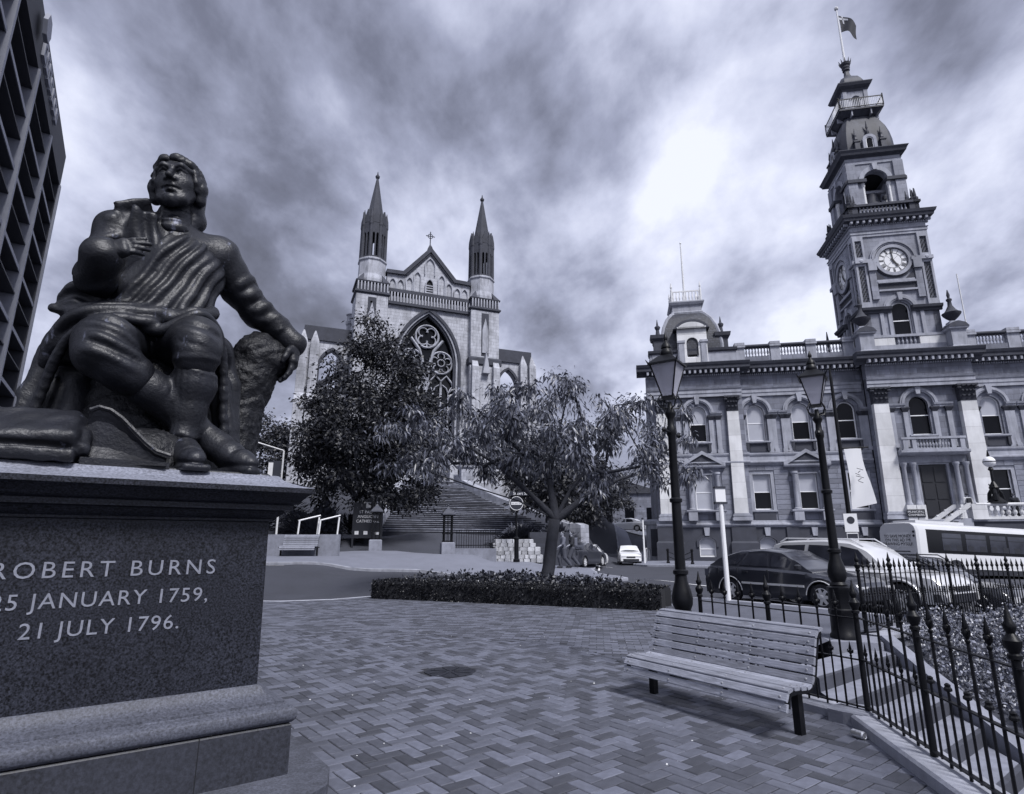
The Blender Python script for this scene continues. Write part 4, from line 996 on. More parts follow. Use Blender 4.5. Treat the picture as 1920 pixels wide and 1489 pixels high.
for s in (-1, 1):
    mbx = MB(); mbx.box(*sorted((3.42 + s * .68, 3.42 + s * 1.12)), -.74, -.6, 16.1, 18.0); mbx.box(*sorted((3.42 + s * .6, 3.42 + s * 1.25)), -.8, -.6, 18.0, 18.2); mbx.build('dormer_pilaster', m_trim, dn)
# chimney-like corner blocks with finials
for x, y in ((.7, .3), (6.0, .5), (.7, 5.0)):
    mbx = MB(); mbx.square([(.42, 17.3), (.42, 18.5), (.62, 18.7), (.68, 19.0), (.5, 19.05)], (x, y, 0)); mbx.lathe([(.2, 19.05), (.14, 19.6), (.22, 19.75), (.26, 19.9), (.1, 20.05), (.02, 20.6)], 8, (x, y, 0)); mbx.build('corner_block', m_corn, hall)
for u, y, z in ((29.5, 2.5, 17.6),):
    mbx = MB(); mbx.lathe([(.07, 15.8), (.05, 24.2)], 6, (u - 3.2, 3.5, 0)); mbx.build('roof_pole', m_plate, hall)
mbx = MB(); mbx.lathe([(.2, 16.4), (.12, 17.6), (.24, 17.9), (.1, 18.1), (.14, 18.6), (.03, 19.6)], 8, (15.3, 3.4, 0)); mbx.build('roof_finial', m_cap, hall)
# ================================================================== cathedral on the rise, with its great flight of steps
CA = radians(21.6); CC = (-8.288 - .7 * cos(CA), 60 - .7 * sin(CA))
ch = empty('cathedral', 'pale gothic cathedral front with twin spired turrets and a great traceried window', 'cathedral', (CC[0], CC[1], 0), CA)
m_lime = mat('pale_limestone', .42, .85, var=.2, vscale=.8, joints=(.8, .36, .012, .12), stain=.62, stain_v=.10, bump=.2, bscale=25)
m_lime2 = mat('limestone_trim', .38, .85, var=.25, vscale=1.0, stain=.7, stain_v=.09, bump=.2, bscale=25)
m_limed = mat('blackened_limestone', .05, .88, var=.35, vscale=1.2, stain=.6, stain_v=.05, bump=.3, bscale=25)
m_spire = mat('weathered_spire', .045, .85, var=.35, vscale=1.4, stain=.5, stain_v=.05, bump=.3, bscale=20)
def cb(name, m, fn, parent=None, smooth=False):
    mbx = MB(); fn(mbx); return mbx.build(name, m, parent or ch, smooth=smooth)
B0 = 4.0
# centre wall with the great window (pointed)
GW = arch(0, 6.7, 11.2, 20.0, 'point', 24)
cb('nave_wall', m_lime, lambda b: wall_open(b, -4.6, 4.6, B0, 27.0, 0, 1.2, [GW]))
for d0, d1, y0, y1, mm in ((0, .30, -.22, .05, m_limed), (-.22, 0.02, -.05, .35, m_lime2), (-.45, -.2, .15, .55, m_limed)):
    cb('window_arch', mm, lambda b: b.ringxz(offset_out(GW, d1), offset_out(GW, d0), y0, y1, closed=False))
cb('window_glass', m_glass, lambda b: b.prism(offset_out(GW, -.3), .75, .8))
# tracery
def bar(b, pts, r=.13, y=.5, n=6): b.tube([(x, y, z) for x, z in pts], r, n)
def ringpts(cx, cz, r, n=24, a0=0, a1=2 * pi): return [(cx + r * sin(a0 + (a1 - a0) * k / n), cz + r * cos(a0 + (a1 - a0) * k / n)) for k in range(n + 1)]
tr = empty('x', None, None); bpy.data.objects.remove(tr)
def tracery(b):
    bar(b, [(0, 11.2), (0, 18.2)], .19)
    for s in (-1, 1):
        bar(b, [(s * 1.65, 11.2), (s * 1.65, 17.6)], .14)
        for q in (-1, 1):
            bar(b, [(s * 1.65 + q * .83, 11.2), (s * 1.65 + q * .83, 17.0)], .09)
            bar(b, [(s * 1.65 + q * .83, 17.0), (s * 1.65 + q * .6, 17.6), (s * 1.65 + q * .15, 17.9)], .08)
            bar(b, [(s * 1.65 + q * .83, 17.0), (s * 1.65 + q * 1.1, 17.6), (s * 1.65 + q * 1.5, 17.9)], .08)
        # two-light heads and five-petalled circle
        bar(b, [(s * 1.65 - 1.5, 17.2), (s * 1.65 - 1.2, 18.2), (s * 1.65 - .6, 18.9), (s * 1.65, 18.3), (s * 1.65, 17.4)], .11)
        bar(b, [(s * 1.65 + 1.5, 17.2), (s * 1.65 + 1.2, 18.2), (s * 1.65 + .6, 18.9), (s * 1.65, 18.3), (s * 1.65, 17.4)], .11)
        bar(b, ringpts(s * 1.62, 20.3, 1.22), .13)
        bar(b, ringpts(s * 1.62, 20.3, .38, 14), .09)
        for k in range(5):
            a = 2 * pi * k / 5; bar(b, ringpts(s * 1.62 + .76 * sin(a), 20.3 + .76 * cos(a), .36, 12, a - 2.2, a + 2.2), .07)
        bar(b, [(s * .12, 18.2), (s * .3, 19.8), (s * .8, 21.6), (s * 1.75, 22.8)], .18)
        bar(b, [(s * .2, 18.1), (s * .35, 19.2), (s * .55, 19.8)], .1)
    bar(b, ringpts(0, 23.1, 1.25), .13)
    for k in range(4):
        a = pi / 4 + pi * k / 2; bar(b, ringpts(.62 * sin(a), 23.1 + .62 * cos(a), .5, 14, a - 2.3, a + 2.3), .08)
    bar(b, [(0, 21.85), (0, 22.5)], .08)
cb('tracery', m_lime2, tracery, smooth=60)
# parapet arcade and gable
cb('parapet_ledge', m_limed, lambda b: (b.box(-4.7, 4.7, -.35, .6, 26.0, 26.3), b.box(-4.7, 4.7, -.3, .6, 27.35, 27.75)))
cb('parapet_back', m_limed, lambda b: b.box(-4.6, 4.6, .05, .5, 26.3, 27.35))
colm = MB(); colm.box(-.07, .07, -.1, .1, 0, 1.06); me_col = colm.mesh('colonnette', m_lime2)
for i in range(28): link('colonnette', me_col, ch, (-4.45 + 8.9 * i / 27, -.2, 26.3))
GB = [(-4.6, 27.7), (4.6, 27.7), (4.6, 30.0), (2.9, 30.0), (0, 33.3), (-2.9, 30.0), (-4.6, 30.0)]
cb('gable_wall', m_lime, lambda b: b.prism(GB, .3, .9))
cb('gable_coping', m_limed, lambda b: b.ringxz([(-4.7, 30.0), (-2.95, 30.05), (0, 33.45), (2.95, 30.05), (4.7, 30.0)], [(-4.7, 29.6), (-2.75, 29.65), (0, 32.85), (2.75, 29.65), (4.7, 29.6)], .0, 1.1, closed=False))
# blind arcade in the gable
for x, z1 in ((-4.0, 29.0), (-3.15, 29.0), (-2.2, 29.4), (-1.35, 30.2), (1.35, 30.2), (2.2, 29.4), (3.15, 29.0), (4.0, 29.0)):
    o = arch(x, .62, 27.8, z1 - .5, 'point', 8)
    cb('blind_arch', m_lime2, lambda b: b.ringxz(offset_out(o, .10), o, .12, .34, closed=False))
o = arch(0, .75, 27.8, 28.9, 'point', 8); cb('blind_arch', m_lime2, lambda b: b.ringxz(offset_out(o, .12), o, .05, .34, closed=False))
cb('louvre_opening', m_dark, lambda b: b.prism(o, .25, .31))
for i in range(4): cb('louvre', m_lime2, lambda b: b.box(-.36, .36, .12, .3, 27.95 + i * .28, 28.07 + i * .28))
o2 = arch(0, 1.0, 30.1, 31.2, 'point', 8); cb('blind_arch', m_lime2, lambda b: b.ringxz(offset_out(o2, .10), o2, .12, .34, closed=False))
for s in (-1, 1): cb('gable_moulding', m_limed, lambda b: b.tube([(s * 2.6, .2, 29.7), (s * .1, .2, 32.6)], .12, 6))
cr_ = cb('gable_cross', m_limed, lambda b: (b.square([(.3, 33.2), (.22, 33.6), (.1, 33.9)], (0, .6, 0)), b.tube([(0, .6, 33.8), (0, .6, 35.6)], .06, 6), b.tube([(-.5, .6, 35.05), (.5, .6, 35.05)], .05, 6), b.tube([(x, .6, z) for x, z in ringpts(0, 35.05, .27, 16)], .04, 5)))
# turrets
for s in (-1, 1):
    xc = s * 6.15; yc = .9
    # buttressed base with offsets
    cb('turret_base', m_lime, lambda b: b.square([(1.85, B0), (1.85, 14.5), (1.7, 14.9), (1.7, 20.2), (1.62, 20.5), (1.62, 26.6)], (xc, yc, 0)))
    cb('turret_string', m_limed, lambda b: b.square([(1.66, 26.5), (1.8, 26.65), (1.8, 26.8), (1.66, 26.9)], (xc, yc, 0)))
    cb('turret_parapet', m_limed, lambda b: (b.square([(1.6, 26.9), (1.6, 27.8)], (xc, yc, 0)), b.square([(1.7, 27.8), (1.76, 27.95), (1.5, 28.1)], (xc, yc, 0))))
    for i in range(10): link('colonnette', me_col, ch, (xc - 1.5 + 3.0 * i / 9, yc - 1.66, 26.88), scale=(.9, .9, .88))
    for q in (-1, 1): link('colonnette', me_col, ch, (xc - s * 1.66, yc + q * .6, 26.88), scale=(.9, .9, .88))
    cb('turret_string', m_limed, lambda b: b.square([(1.7, 20.1), (1.86, 20.3), (1.86, 20.9), (1.7, 21.1)], (xc, yc, 0)))
    # niche and gablet on the front face
    cb('turret_niche', m_limed, lambda b: b.box(xc - .42, xc + .42, yc - 1.66, yc - 1.5, 21.3, 26.2))
    cb('niche_pinnacle', m_lime2, lambda b: b.prism([(xc - .34, 21.6), (xc + .34, 21.6), (xc + .34, 24.2), (xc, 25.6), (xc - .34, 24.2)], yc - 1.78, yc - 1.55))
    for q in (-1, 1):
        cb('buttress', m_lime, lambda b: b.loft([[(xc + q * 1.2 - .45, yc - 2.9, B0), (xc + q * 1.2 + .45, yc - 2.9, B0), (xc + q * 1.2 + .45, yc - 1.6, B0), (xc + q * 1.2 - .45, yc - 1.6, B0)], [(xc + q * 1.2 - .42, yc - 2.7, 13.8), (xc + q * 1.2 + .42, yc - 2.7, 13.8), (xc + q * 1.2 + .42, yc - 1.6, 13.8), (xc + q * 1.2 - .42, yc - 1.6, 13.8)], [(xc + q * 1.2 - .4, yc - 2.3, 14.6), (xc + q * 1.2 + .4, yc - 2.3, 14.6), (xc + q * 1.2 + .4, yc - 1.6, 14.6), (xc + q * 1.2 - .4, yc - 1.6, 14.6)], [(xc + q * 1.2 - .36, yc - 2.2, 19.9), (xc + q * 1.2 + .36, yc - 2.2, 19.9), (xc + q * 1.2 + .36, yc - 1.6, 19.9), (xc + q * 1.2 - .36, yc - 1.6, 19.9)], [(xc + q * 1.2 - .3, yc - 1.75, 20.8), (xc + q * 1.2 + .3, yc - 1.75, 20.8), (xc + q * 1.2 + .3, yc - 1.6, 20.8), (xc + q * 1.2 - .3, yc - 1.6, 20.8)]]))
    cb('lower_gablet', m_lime2, lambda b: b.prism([(xc - .4, 19.2), (xc + .4, 19.2), (xc, 21.6)], yc - 2.3, yc - 1.6))
    r8 = pi / 8
    cb('octagon_drum', m_lime2, lambda b: b.lathe([(1.62, 28.0), (1.62, 28.4), (1.48, 29.0), (1.46, 30.5), (1.58, 30.65), (1.58, 30.8), (1.3, 31.0)], 8, (xc, yc, 0), rot=r8))
    for q in range(4):
        a = pi / 4 + q * pi / 2; px, py = xc + 1.62 * sqrt(2) * .82 * cos(a), yc + 1.62 * sqrt(2) * .82 * sin(a)
        cb('corner_spur', m_limed, lambda b: b.loft([[(px - .35, py - .35, 28.0), (px + .35, py - .35, 28.0), (px + .35, py + .35, 28.0), (px - .35, py + .35, 28.0)], [(xc + 1.3 * cos(a) - .02, yc + 1.3 * sin(a) - .02, 29.1), (xc + 1.3 * cos(a) + .02, yc + 1.3 * sin(a) - .02, 29.1), (xc + 1.3 * cos(a) + .02, yc + 1.3 * sin(a) + .02, 29.1), (xc + 1.3 * cos(a) - .02, yc + 1.3 * sin(a) + .02, 29.1)]]))
    # open lantern: eight shafts, lancets between, gablets above
    for q in range(8):
        a = r8 + q * pi / 4; x, y = xc + 1.28 * cos(a), yc + 1.28 * sin(a)
        cb('lantern_shaft', m_spire, lambda b: b.lathe([(.25, 30.8), (.21, 31.0), (.19, 34.6), (.24, 34.8), (.2, 35.6), (.02, 36.6)], 6, (x, y, 0)))
        a2 = q * pi / 4; cx_, cy_ = cos(a2), sin(a2)
        def panel(b):
            w_ = .50
            mb_ = MB(); wall_open(mb_, -w_, w_, 30.9, 35.0, -.08, .08, [arch(-.2, .26, 31.1, 33.6, 'point', 6), arch(.2, .26, 31.1, 33.6, 'point', 6)])
            mb_.prism([(-w_, 35.0), (w_, 35.0), (0, 36.6)], -.1, .1)
            b.add([(xc + (1.2 - y_) * cx_ - x_ * cy_, yc + (1.2 - y_) * cy_ + x_ * cx_, z_) for x_, y_, z_ in mb_.v], mb_.f)
        cb('lantern_panel', m_spire, panel)
    cb('spire', m_spire, lambda b: b.lathe([(1.0, 35.4), (.98, 35.8), (.12, 41.0), (.22, 41.1), (.26, 41.3), (.1, 41.5), (.03, 41.9)], 8, (xc, yc, 0), rot=r8))
# aisles: screen walls with an open arch through which the sky shows
for s in (-1, 1):
    x0, x1 = sorted((s * 7.6, s * 12.3)); xm = s * 9.55
    ops = [arch(xm, 2.3, 16.6, 18.6, 'point', 12)]
    cb('aisle_wall', m_lime, lambda b: wall_open(b, x0, x1, B0, 22.0, 1.2, 2.0, ops + [arch(xm, 2.3, 9.0, 12.4, 'point', 12)]))
    cb('window_arch', m_limed, lambda b: b.ringxz(offset_out(ops[0], .28), ops[0], 1.0, 1.3, closed=False))
    o = arch(xm, 2.3, 9.0, 12.4, 'point', 12)
    cb('window_arch', m_limed, lambda b: b.ringxz(offset_out(o, .28), o, 1.0, 1.3, closed=False)); cb('window_glass', m_glass, lambda b: b.prism(o, 1.6, 1.65))
    cb('aisle_parapet', m_limed, lambda b: b.box(x0 - .1, x1 + .1, 1.0, 2.2, 21.5, 22.95))
    cb('aisle_string', m_limed, lambda b: (b.box(x0 - .15, x1 + .15, .9, 2.1, 15.0, 15.35), b.box(x0, x1, 1.0, 2.1, 16.3, 16.5)))
    for xb in (s * 11.3, s * 12.4):
        cb('aisle_buttress', m_lime, lambda b: (b.loft([[(xb - .5, -.4, B0), (xb + .5, -.4, B0), (xb + .5, 1.4, B0), (xb - .5, 1.4, B0)], [(xb - .48, -.2, 14.8), (xb + .48, -.2, 14.8), (xb + .48, 1.4, 14.8), (xb - .48, 1.4, 14.8)], [(xb - .42, .5, 15.8), (xb + .42, .5, 15.8), (xb + .42, 1.4, 15.8), (xb - .42, 1.4, 15.8)], [(xb - .4, .6, 21.2), (xb + .4, .6, 21.2), (xb + .4, 1.4, 21.2), (xb - .4, 1.4, 21.2)], [(xb - .06, .95, 22.4), (xb + .06, .95, 22.4), (xb + .06, 1.4, 22.4), (xb - .06, 1.4, 22.4)]])))
    cb('aisle_side', m_lime, lambda b: b.box(*sorted((s * 12.0, s * 12.6)), 2.0, 14, B0, 15.0))
    cb('flying_rib', m_limed, lambda b: b.prism([(s * 7.8, 19.6), (s * 7.8, 20.2), (s * 12.0, 17.4), (s * 12.0, 16.7)], 6, 6.6))
    cb('back_pinnacle', m_lime2, lambda b: (b.lathe([(.5, 16), (.5, 24.6), (.62, 24.8), (.62, 25.1), (.5, 25.2), (.5, 25.7), (.64, 25.9), (.3, 26.1)], 8, (s * 7.55, 4.5, 0)), b.lathe([(.4, 15), (.4, 22.0), (.52, 22.2), (.52, 22.5), (.4, 22.6), (.4, 23), (.52, 23.2), (.3, 23.4)], 8, (s * 8.2, 8.0, 0))))
cb('nave_body', m_limed, lambda b: b.prism([(-7.2, B0), (7.2, B0), (7.2, 23), (0, 29.0), (-7.2, 23)], 2.5, 40))
cb('porch', m_lime, lambda b: wall_open(b, -3.0, 3.0, B0, 10.8, -1.0, .2, [arch(-1.5, 2.0, 7.0, 8.6, 'point', 10), arch(1.5, 2.0, 7.0, 8.6, 'point', 10)]))
# ---- great steps: built in the cathedral frame, 30 treads, each a piece
st = empty('stone_staircase', 'wide dark flight of stone steps rising to the cathedral doors', 'steps', (CC[0], CC[1], 0), CA)
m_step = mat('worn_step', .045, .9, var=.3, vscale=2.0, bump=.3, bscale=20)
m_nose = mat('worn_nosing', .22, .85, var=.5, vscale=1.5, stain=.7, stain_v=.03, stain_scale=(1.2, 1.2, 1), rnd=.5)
NS = 30; zt, zb = 7.3, 2.28; yt, yb = -3.2, -16.6
def stair_half(t): return 2.6 + 4.2 * t ** 1.25, 2.2 + 5.6 * t ** 1.5      # widening towards the foot (left, right)
for i in range(NS):
    t = (i + 1) / NS; l, r = stair_half(t); y1 = yt + (yb - yt) * t; y0 = yt + (yb - yt) * i / NS; z = zt + (zb - zt) * i / NS
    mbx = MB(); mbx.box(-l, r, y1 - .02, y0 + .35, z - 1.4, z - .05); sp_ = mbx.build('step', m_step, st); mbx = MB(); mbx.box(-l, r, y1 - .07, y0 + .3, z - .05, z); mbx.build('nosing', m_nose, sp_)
mbx = MB(); mbx.box(-6, 7, -3.4, 0, 3.0, 7.3); mbx.build('top_landing', m_lime2, st)
# curved cheek walls beside the steps
def cheek(side, thick=.7):
    rings = []
    for i in range(0, NS + 3):
        t = i / NS; l, r = stair_half(min(t, 1.06)); x = -l - .05 if side < 0 else r + .05; x2 = x + side * thick
        y = yt + (yb - yt) * t; z = zt + (zb - zt) * t + .75 + (.25 if i > NS else 0)
        rings.append([(x, y, .5), (x2, y, .5), (x2, y, z), (x, y, z)])
    mbx = MB(); mbx.loft(rings); return mbx
m_rub = mat('cheek_wall_stone', .34, .88, var=.3, vscale=1.2, joints=(.7, .34, .014, .2), stain=.5, stain_v=.12, bump=.3, bscale=20)
o = cheek(1).build('cheek_wall', m_rub); o.location = (CC[0], CC[1], 0); o.rotation_euler = (0, 0, CA); tag(o, 'curved pale stone wall along the right of the cathedral steps', 'wall')
o = cheek(-1).build('cheek_wall', m_rub); o.location = (CC[0], CC[1], 0); o.rotation_euler = (0, 0, CA); tag(o, 'low stone wall along the left of the cathedral steps, behind the dark tree', 'wall')
def cw(x, y, z=0):
    c, s = cos(CA), sin(CA); return (CC[0] + x * c - y * s, CC[1] + x * s + y * c, z)
for k, (x, y, z0, z1) in enumerate(((3.1, -4.4, 5.0, 9.0),)):
    mbx = MB(); mbx.square([(.6, 0), (.6, z1 - z0 - .5), (.75, z1 - z0 - .4), (.75, z1 - z0 - .2), (.3, z1 - z0)]); px, py, _ = cw(x, y)
    o = mbx.build('stone_pier', m_rub, None, (px, py, z0), CA); tag(o, 'square stone pier at the head of the cathedral steps', 'pier')
# ================================================================== signed-distance modelling for organic shapes
class SDF:
    def __init__(s, lo, hi, h):
        s.h = h; s.lo = np.array(lo, float); s.n = np.ceil((np.array(hi, float) - s.lo) / h).astype(int) + 1
        s.D = np.full(s.n, 9.0, np.float32)
    def _blk(s, lo, hi, m):
        a = np.maximum(0, np.floor((np.array(lo) - m - s.lo) / s.h).astype(int)); b = np.minimum(s.n, np.ceil((np.array(hi) + m - s.lo) / s.h).astype(int) + 1)
        if np.any(b <= a): return None
        ax = [s.lo[i] + s.h * np.arange(a[i], b[i]) for i in range(3)]
        X, Y, Z = np.meshgrid(*ax, indexing='ij'); return (slice(a[0], b[0]), slice(a[1], b[1]), slice(a[2], b[2])), X, Y, Z
    def _mix(s, sl, d, k, op):
        A = s.D[sl]
        if op == 'u':
            if k <= 0: s.D[sl] = np.minimum(A, d); return
            hh = np.clip(.5 + .5 * (A - d) / k, 0, 1); s.D[sl] = A + (d - A) * hh - k * hh * (1 - hh)
        elif op == 's':
            k = max(k, 1e-4); d = -d; hh = np.clip(.5 - .5 * (A - d) / k, 0, 1); s.D[sl] = A + (d - A) * hh + k * hh * (1 - hh)
    def cone(s, a, b, ra, rb, k=.03, op='u', flat=None):
        a, b = np.array(a, float), np.array(b, float); r = max(ra, rb)
        B = s._blk(np.minimum(a, b) - r, np.maximum(a, b) + r, k * 2 + .06)
        if B is None: return s
        sl, X, Y, Z = B; d = b - a; L2 = d @ d + 1e-12
        t = np.clip(((X - a[0]) * d[0] + (Y - a[1]) * d[1] + (Z - a[2]) * d[2]) / L2, 0, 1)
        q = np.sqrt((X - a[0] - d[0] * t) ** 2 + (Y - a[1] - d[1] * t) ** 2 + (Z - a[2] - d[2] * t) ** 2) - (ra + (rb - ra) * t)
        s._mix(sl, q, k, op); return s
    def path(s, pts, rs, k=.03, op='u'):
        rs = rs if isinstance(rs, (list, tuple)) else [rs] * len(pts)
        for i in range(len(pts) - 1): s.cone(pts[i], pts[i + 1], rs[i], rs[i + 1], k, op)
        return s
    def ell(s, c, r, k=.03, op='u', rot=None):
        c = np.array(c, float); r = np.array(r, float); m = r.max()
        B = s._blk(c - m, c + m, k * 2 + .06)
        if B is None: return s
        sl, X, Y, Z = B; x, y, z = X - c[0], Y - c[1], Z - c[2]
        if rot is not None:
            M = np.array(rot.transposed() if hasattr(rot, 'transposed') else np.array(rot).T)
            x, y, z = M[0][0] * x + M[0][1] * y + M[0][2] * z, M[1][0] * x + M[1][1] * y + M[1][2] * z, M[2][0] * x + M[2][1] * y + M[2][2] * z
        k0 = np.sqrt((x / r[0]) ** 2 + (y / r[1]) ** 2 + (z / r[2]) ** 2); k1 = np.sqrt((x / r[0] ** 2) ** 2 + (y / r[1] ** 2) ** 2 + (z / r[2] ** 2) ** 2) + 1e-9
        s._mix(sl, k0 * (k0 - 1) / k1, k, op); return s
    def ridge(s, pts, amp, w, ends=True):
        """raise (amp>0) or press (amp<0) the existing surface along a smooth curve; fades out at the ends"""
        P = [np.array(p, float) for p in pts]; Q = []; n = len(P)
        for i in range(n - 1):
            p0, p1, p2, p3 = P[max(i - 1, 0)], P[i], P[i + 1], P[min(i + 2, n - 1)]
            for j in range(4):
                t = j / 4; Q.append(.5 * ((2 * p1) + (-p0 + p2) * t + (2 * p0 - 5 * p1 + 4 * p2 - p3) * t * t + (-p0 + 3 * p1 - 3 * p2 + p3) * t ** 3))
        Q.append(P[-1]); A = np.array(Q)
        for _ in range(6):                                        # settle the curve onto the surface
            g = np.clip(np.rint((A - s.lo) / s.h).astype(int), 1, s.n - 2); d0 = s.D[g[:, 0], g[:, 1], g[:, 2]]
            gr = np.stack([s.D[tuple((g + e).T)] - s.D[tuple((g - e).T)] for e in np.eye(3, dtype=int)], 1) / (2 * s.h); gn = np.linalg.norm(gr, axis=1, keepdims=True)
            ok = (np.abs(d0) < .22) & (gn[:, 0] > .2); st = np.where(ok[:, None], gr / np.maximum(gn, .2) * d0[:, None], 0); A = A - np.clip(st, -.04, .04)
        A[1:-1] = (A[:-2] + 2 * A[1:-1] + A[2:]) / 4
        B = s._blk(A.min(0), A.max(0), w * 2.6)
        if B is None: return s
        sl, X, Y, Z = B; best = np.full(X.shape, 9.0); tt = np.zeros(X.shape); m = len(Q) - 1
        for i in range(m):
            a, d = A[i], A[i + 1] - A[i]; L2 = d @ d + 1e-12
            t = np.clip(((X - a[0]) * d[0] + (Y - a[1]) * d[1] + (Z - a[2]) * d[2]) / L2, 0, 1)
            q = (X - a[0] - d[0] * t) ** 2 + (Y - a[1] - d[1] * t) ** 2 + (Z - a[2] - d[2] * t) ** 2
            u = q < best; best = np.where(u, q, best); tt = np.where(u, (i + t) / m, tt)
        f = np.exp(-best / (w * w))
        if ends: f *= np.clip(np.minimum(tt, 1 - tt) * 5, .15, 1)
        s.D[sl] -= (amp * f).astype(np.float32); return s
    def rbox(s, c, hf, r, k=.02, op='u', rot=None):
        c = np.array(c, float); hf = np.array(hf, float); m = hf.max() * 1.8; B = s._blk(c - m, c + m, k * 2 + .05)
        if B is None: return s
        sl, X, Y, Z = B; x, y, z = X - c[0], Y - c[1], Z - c[2]
        if rot is not None:
            M = np.array(rot).T; x, y, z = M[0][0] * x + M[0][1] * y + M[0][2] * z, M[1][0] * x + M[1][1] * y + M[1][2] * z, M[2][0] * x + M[2][1] * y + M[2][2] * z
        qx, qy, qz = np.abs(x) - hf[0] + r, np.abs(y) - hf[1] + r, np.abs(z) - hf[2] + r
        d = np.sqrt(np.maximum(qx, 0) ** 2 + np.maximum(qy, 0) ** 2 + np.maximum(qz, 0) ** 2) + np.minimum(np.maximum(qx, np.maximum(qy, qz)), 0) - r
        s._mix(sl, d, k, op); return s
    def fn(s, f, op='u', k=.02):
        ax = [s.lo[i] + s.h * np.arange(s.n[i]) for i in range(3)]; X, Y, Z = np.meshgrid(*ax, indexing='ij')
        s._mix((slice(None),) * 3, f(X, Y, Z).astype(np.float32), k, op); return s
    def disp(s, f):
        ax = [s.lo[i] + s.h * np.arange(s.n[i]) for i in range(3)]; X, Y, Z = np.meshgrid(*ax, indexing='ij'); s.D += f(X, Y, Z).astype(np.float32); return s
    def mesh(s, name, m, xf=None, smooth=1):
        D = s.D; I = D < 0; n = D.shape
        I[0] = I[-1] = False; I[:, 0] = I[:, -1] = False; I[:, :, 0] = I[:, :, -1] = False
        D = np.where(~I & (D < 0), .001, D)
        c = np.zeros((n[0] - 1, n[1] - 1, n[2] - 1), int); P = np.zeros(c.shape + (3,)); W = np.zeros(c.shape)
        corners = [(i, j, k) for i in (0, 1) for j in (0, 1) for k in (0, 1)]
        sub = lambda A, q: A[q[0]:n[0] - 1 + q[0], q[1]:n[1] - 1 + q[1], q[2]:n[2] - 1 + q[2]]
        cnt = sum(sub(I, q).astype(int) for q in corners); act = (cnt > 0) & (cnt < 8)
        for a in corners:
            for ax in range(3):
                if a[ax]: continue
                b = tuple(v + (1 if i == ax else 0) for i, v in enumerate(a))
                da, db = sub(D, a), sub(D, b); x = (sub(I, a) != sub(I, b))
                t = np.where(x, da / np.where(da - db == 0, 1, da - db), 0)
                for i in range(3): P[..., i] += np.where(x, a[i] + (t if i == ax else 0), 0)
                W += x
        idx = np.full(c.shape, -1); w = np.argwhere(act); idx[act] = np.arange(len(w))
        V = s.lo + (w + P[act] / W[act][:, None]) * s.h
        F = []
        for ax in range(3):
            o = [1, 1, 1]; o[ax] = 0; u, v = [i for i in range(3) if i != ax]
            sa = [slice(1, n[i] - 1) for i in range(3)]; sa[ax] = slice(0, n[ax] - 1); sb = list(sa); sb[ax] = slice(1, n[ax])
            A_, B_ = I[tuple(sa)], I[tuple(sb)]; q = np.argwhere(A_ != B_); fl = A_[tuple(q.T)]
            q = q + np.array([0 if i == ax else 1 for i in range(3)])
            def g(du, dv):
                r = q.copy(); r[:, u] -= du; r[:, v] -= dv; return idx[tuple(r.T)]
            quad = np.stack([g(1, 1), g(0, 1), g(0, 0), g(1, 0)], 1)
            flip = fl if ax != 1 else ~fl
            quad[~flip] = quad[~flip][:, ::-1]; F.append(quad)
        F = np.concatenate(F); F = F[(F >= 0).all(1)]
        for _ in range(smooth):
            S = np.zeros_like(V); C = np.zeros(len(V))
            for i in range(4):
                np.add.at(S, F[:, i], V[F[:, (i + 1) % 4]] + V[F[:, (i - 1) % 4]]); np.add.at(C, F[:, i], 2)
            V = V * .5 + .5 * S / np.maximum(C, 1)[:, None]
        if xf is not None: V = xf(V)
        me = bpy.data.meshes.new(name); me.vertices.add(len(V)); me.vertices.foreach_set('co', V.ravel())
        me.loops.add(len(F) * 4); me.loops.foreach_set('vertex_index', F.ravel().astype(np.int32)); me.polygons.add(len(F)); me.polygons.foreach_set('loop_start', np.arange(len(F), dtype=np.int32) * 4)
        me.update(); me.validate(); me.shade_smooth(); me.materials.append(m)
        return me
def rotm(ax, deg): return np.array(Matrix.Rotation(radians(deg), 3, ax))
# ================================================================== pedestal
m_gran = mat('dark_granite', .022, .42, var=.2, vscale=3, speck=.75, sscale=80, spec=.22, stain=.3, stain_v=.008, stain_scale=(2, 2, .4))
m_granl = mat('rough_granite_moulding', .075, .65, var=.2, vscale=4, speck=.32, sscale=60, bump=.15, bscale=80)
m_granb = mat('granite_plinth', .028, .55, var=.15, vscale=3, speck=.36, sscale=50, stain=.4, stain_v=.04, stain_scale=(1.5, 1.5, 1))
m_letter = mat('cut_letter', .22, .8, var=.2, vscale=30, bump=.2)
PW = 2.38
def ped_loc(u, w, z): return (PED_C[0] + u * cos(PED_A) + w * sin(PED_A), PED_C[1] + u * sin(PED_A) - w * cos(PED_A), z)
ctr = ped_loc(-PW / 2, -PW / 2, 0)
ped = empty('granite_pedestal', 'dark speckled granite pedestal with carved lettering in the left foreground', 'pedestal', ctr, PED_A)
h = PW / 2
def pblk(name, prof, m, bevel=False):
    mbx = MB(); mbx.square(prof); return mbx.build(name, m, ped)
pblk('plinth', [(h, -.05), (h, .40), (h - .008, .41)], m_granb)
def sq(r): return [(-r, -r), (r, -r), (r, r), (-r, r)]
def mould(name, prof, m):
    mbx = MB(); mbx.loft([[(x, y, z) for x, y in sq(r)] for r, z in prof]); return mbx.build(name, m, ped, smooth=35)
mould('torus_moulding', [(h - .03, .411), (h + .0, .42), (h + .022, .445), (h + .028, .475), (h + .02, .505), (h - .005, .525), (h - .035, .532), (h - .05, .54), (h - .05, .555), (h - .10, .568), (h - .145, .59), (h - .17, .615), (h - .18, .64), (h - .20, .655)], m_granl)
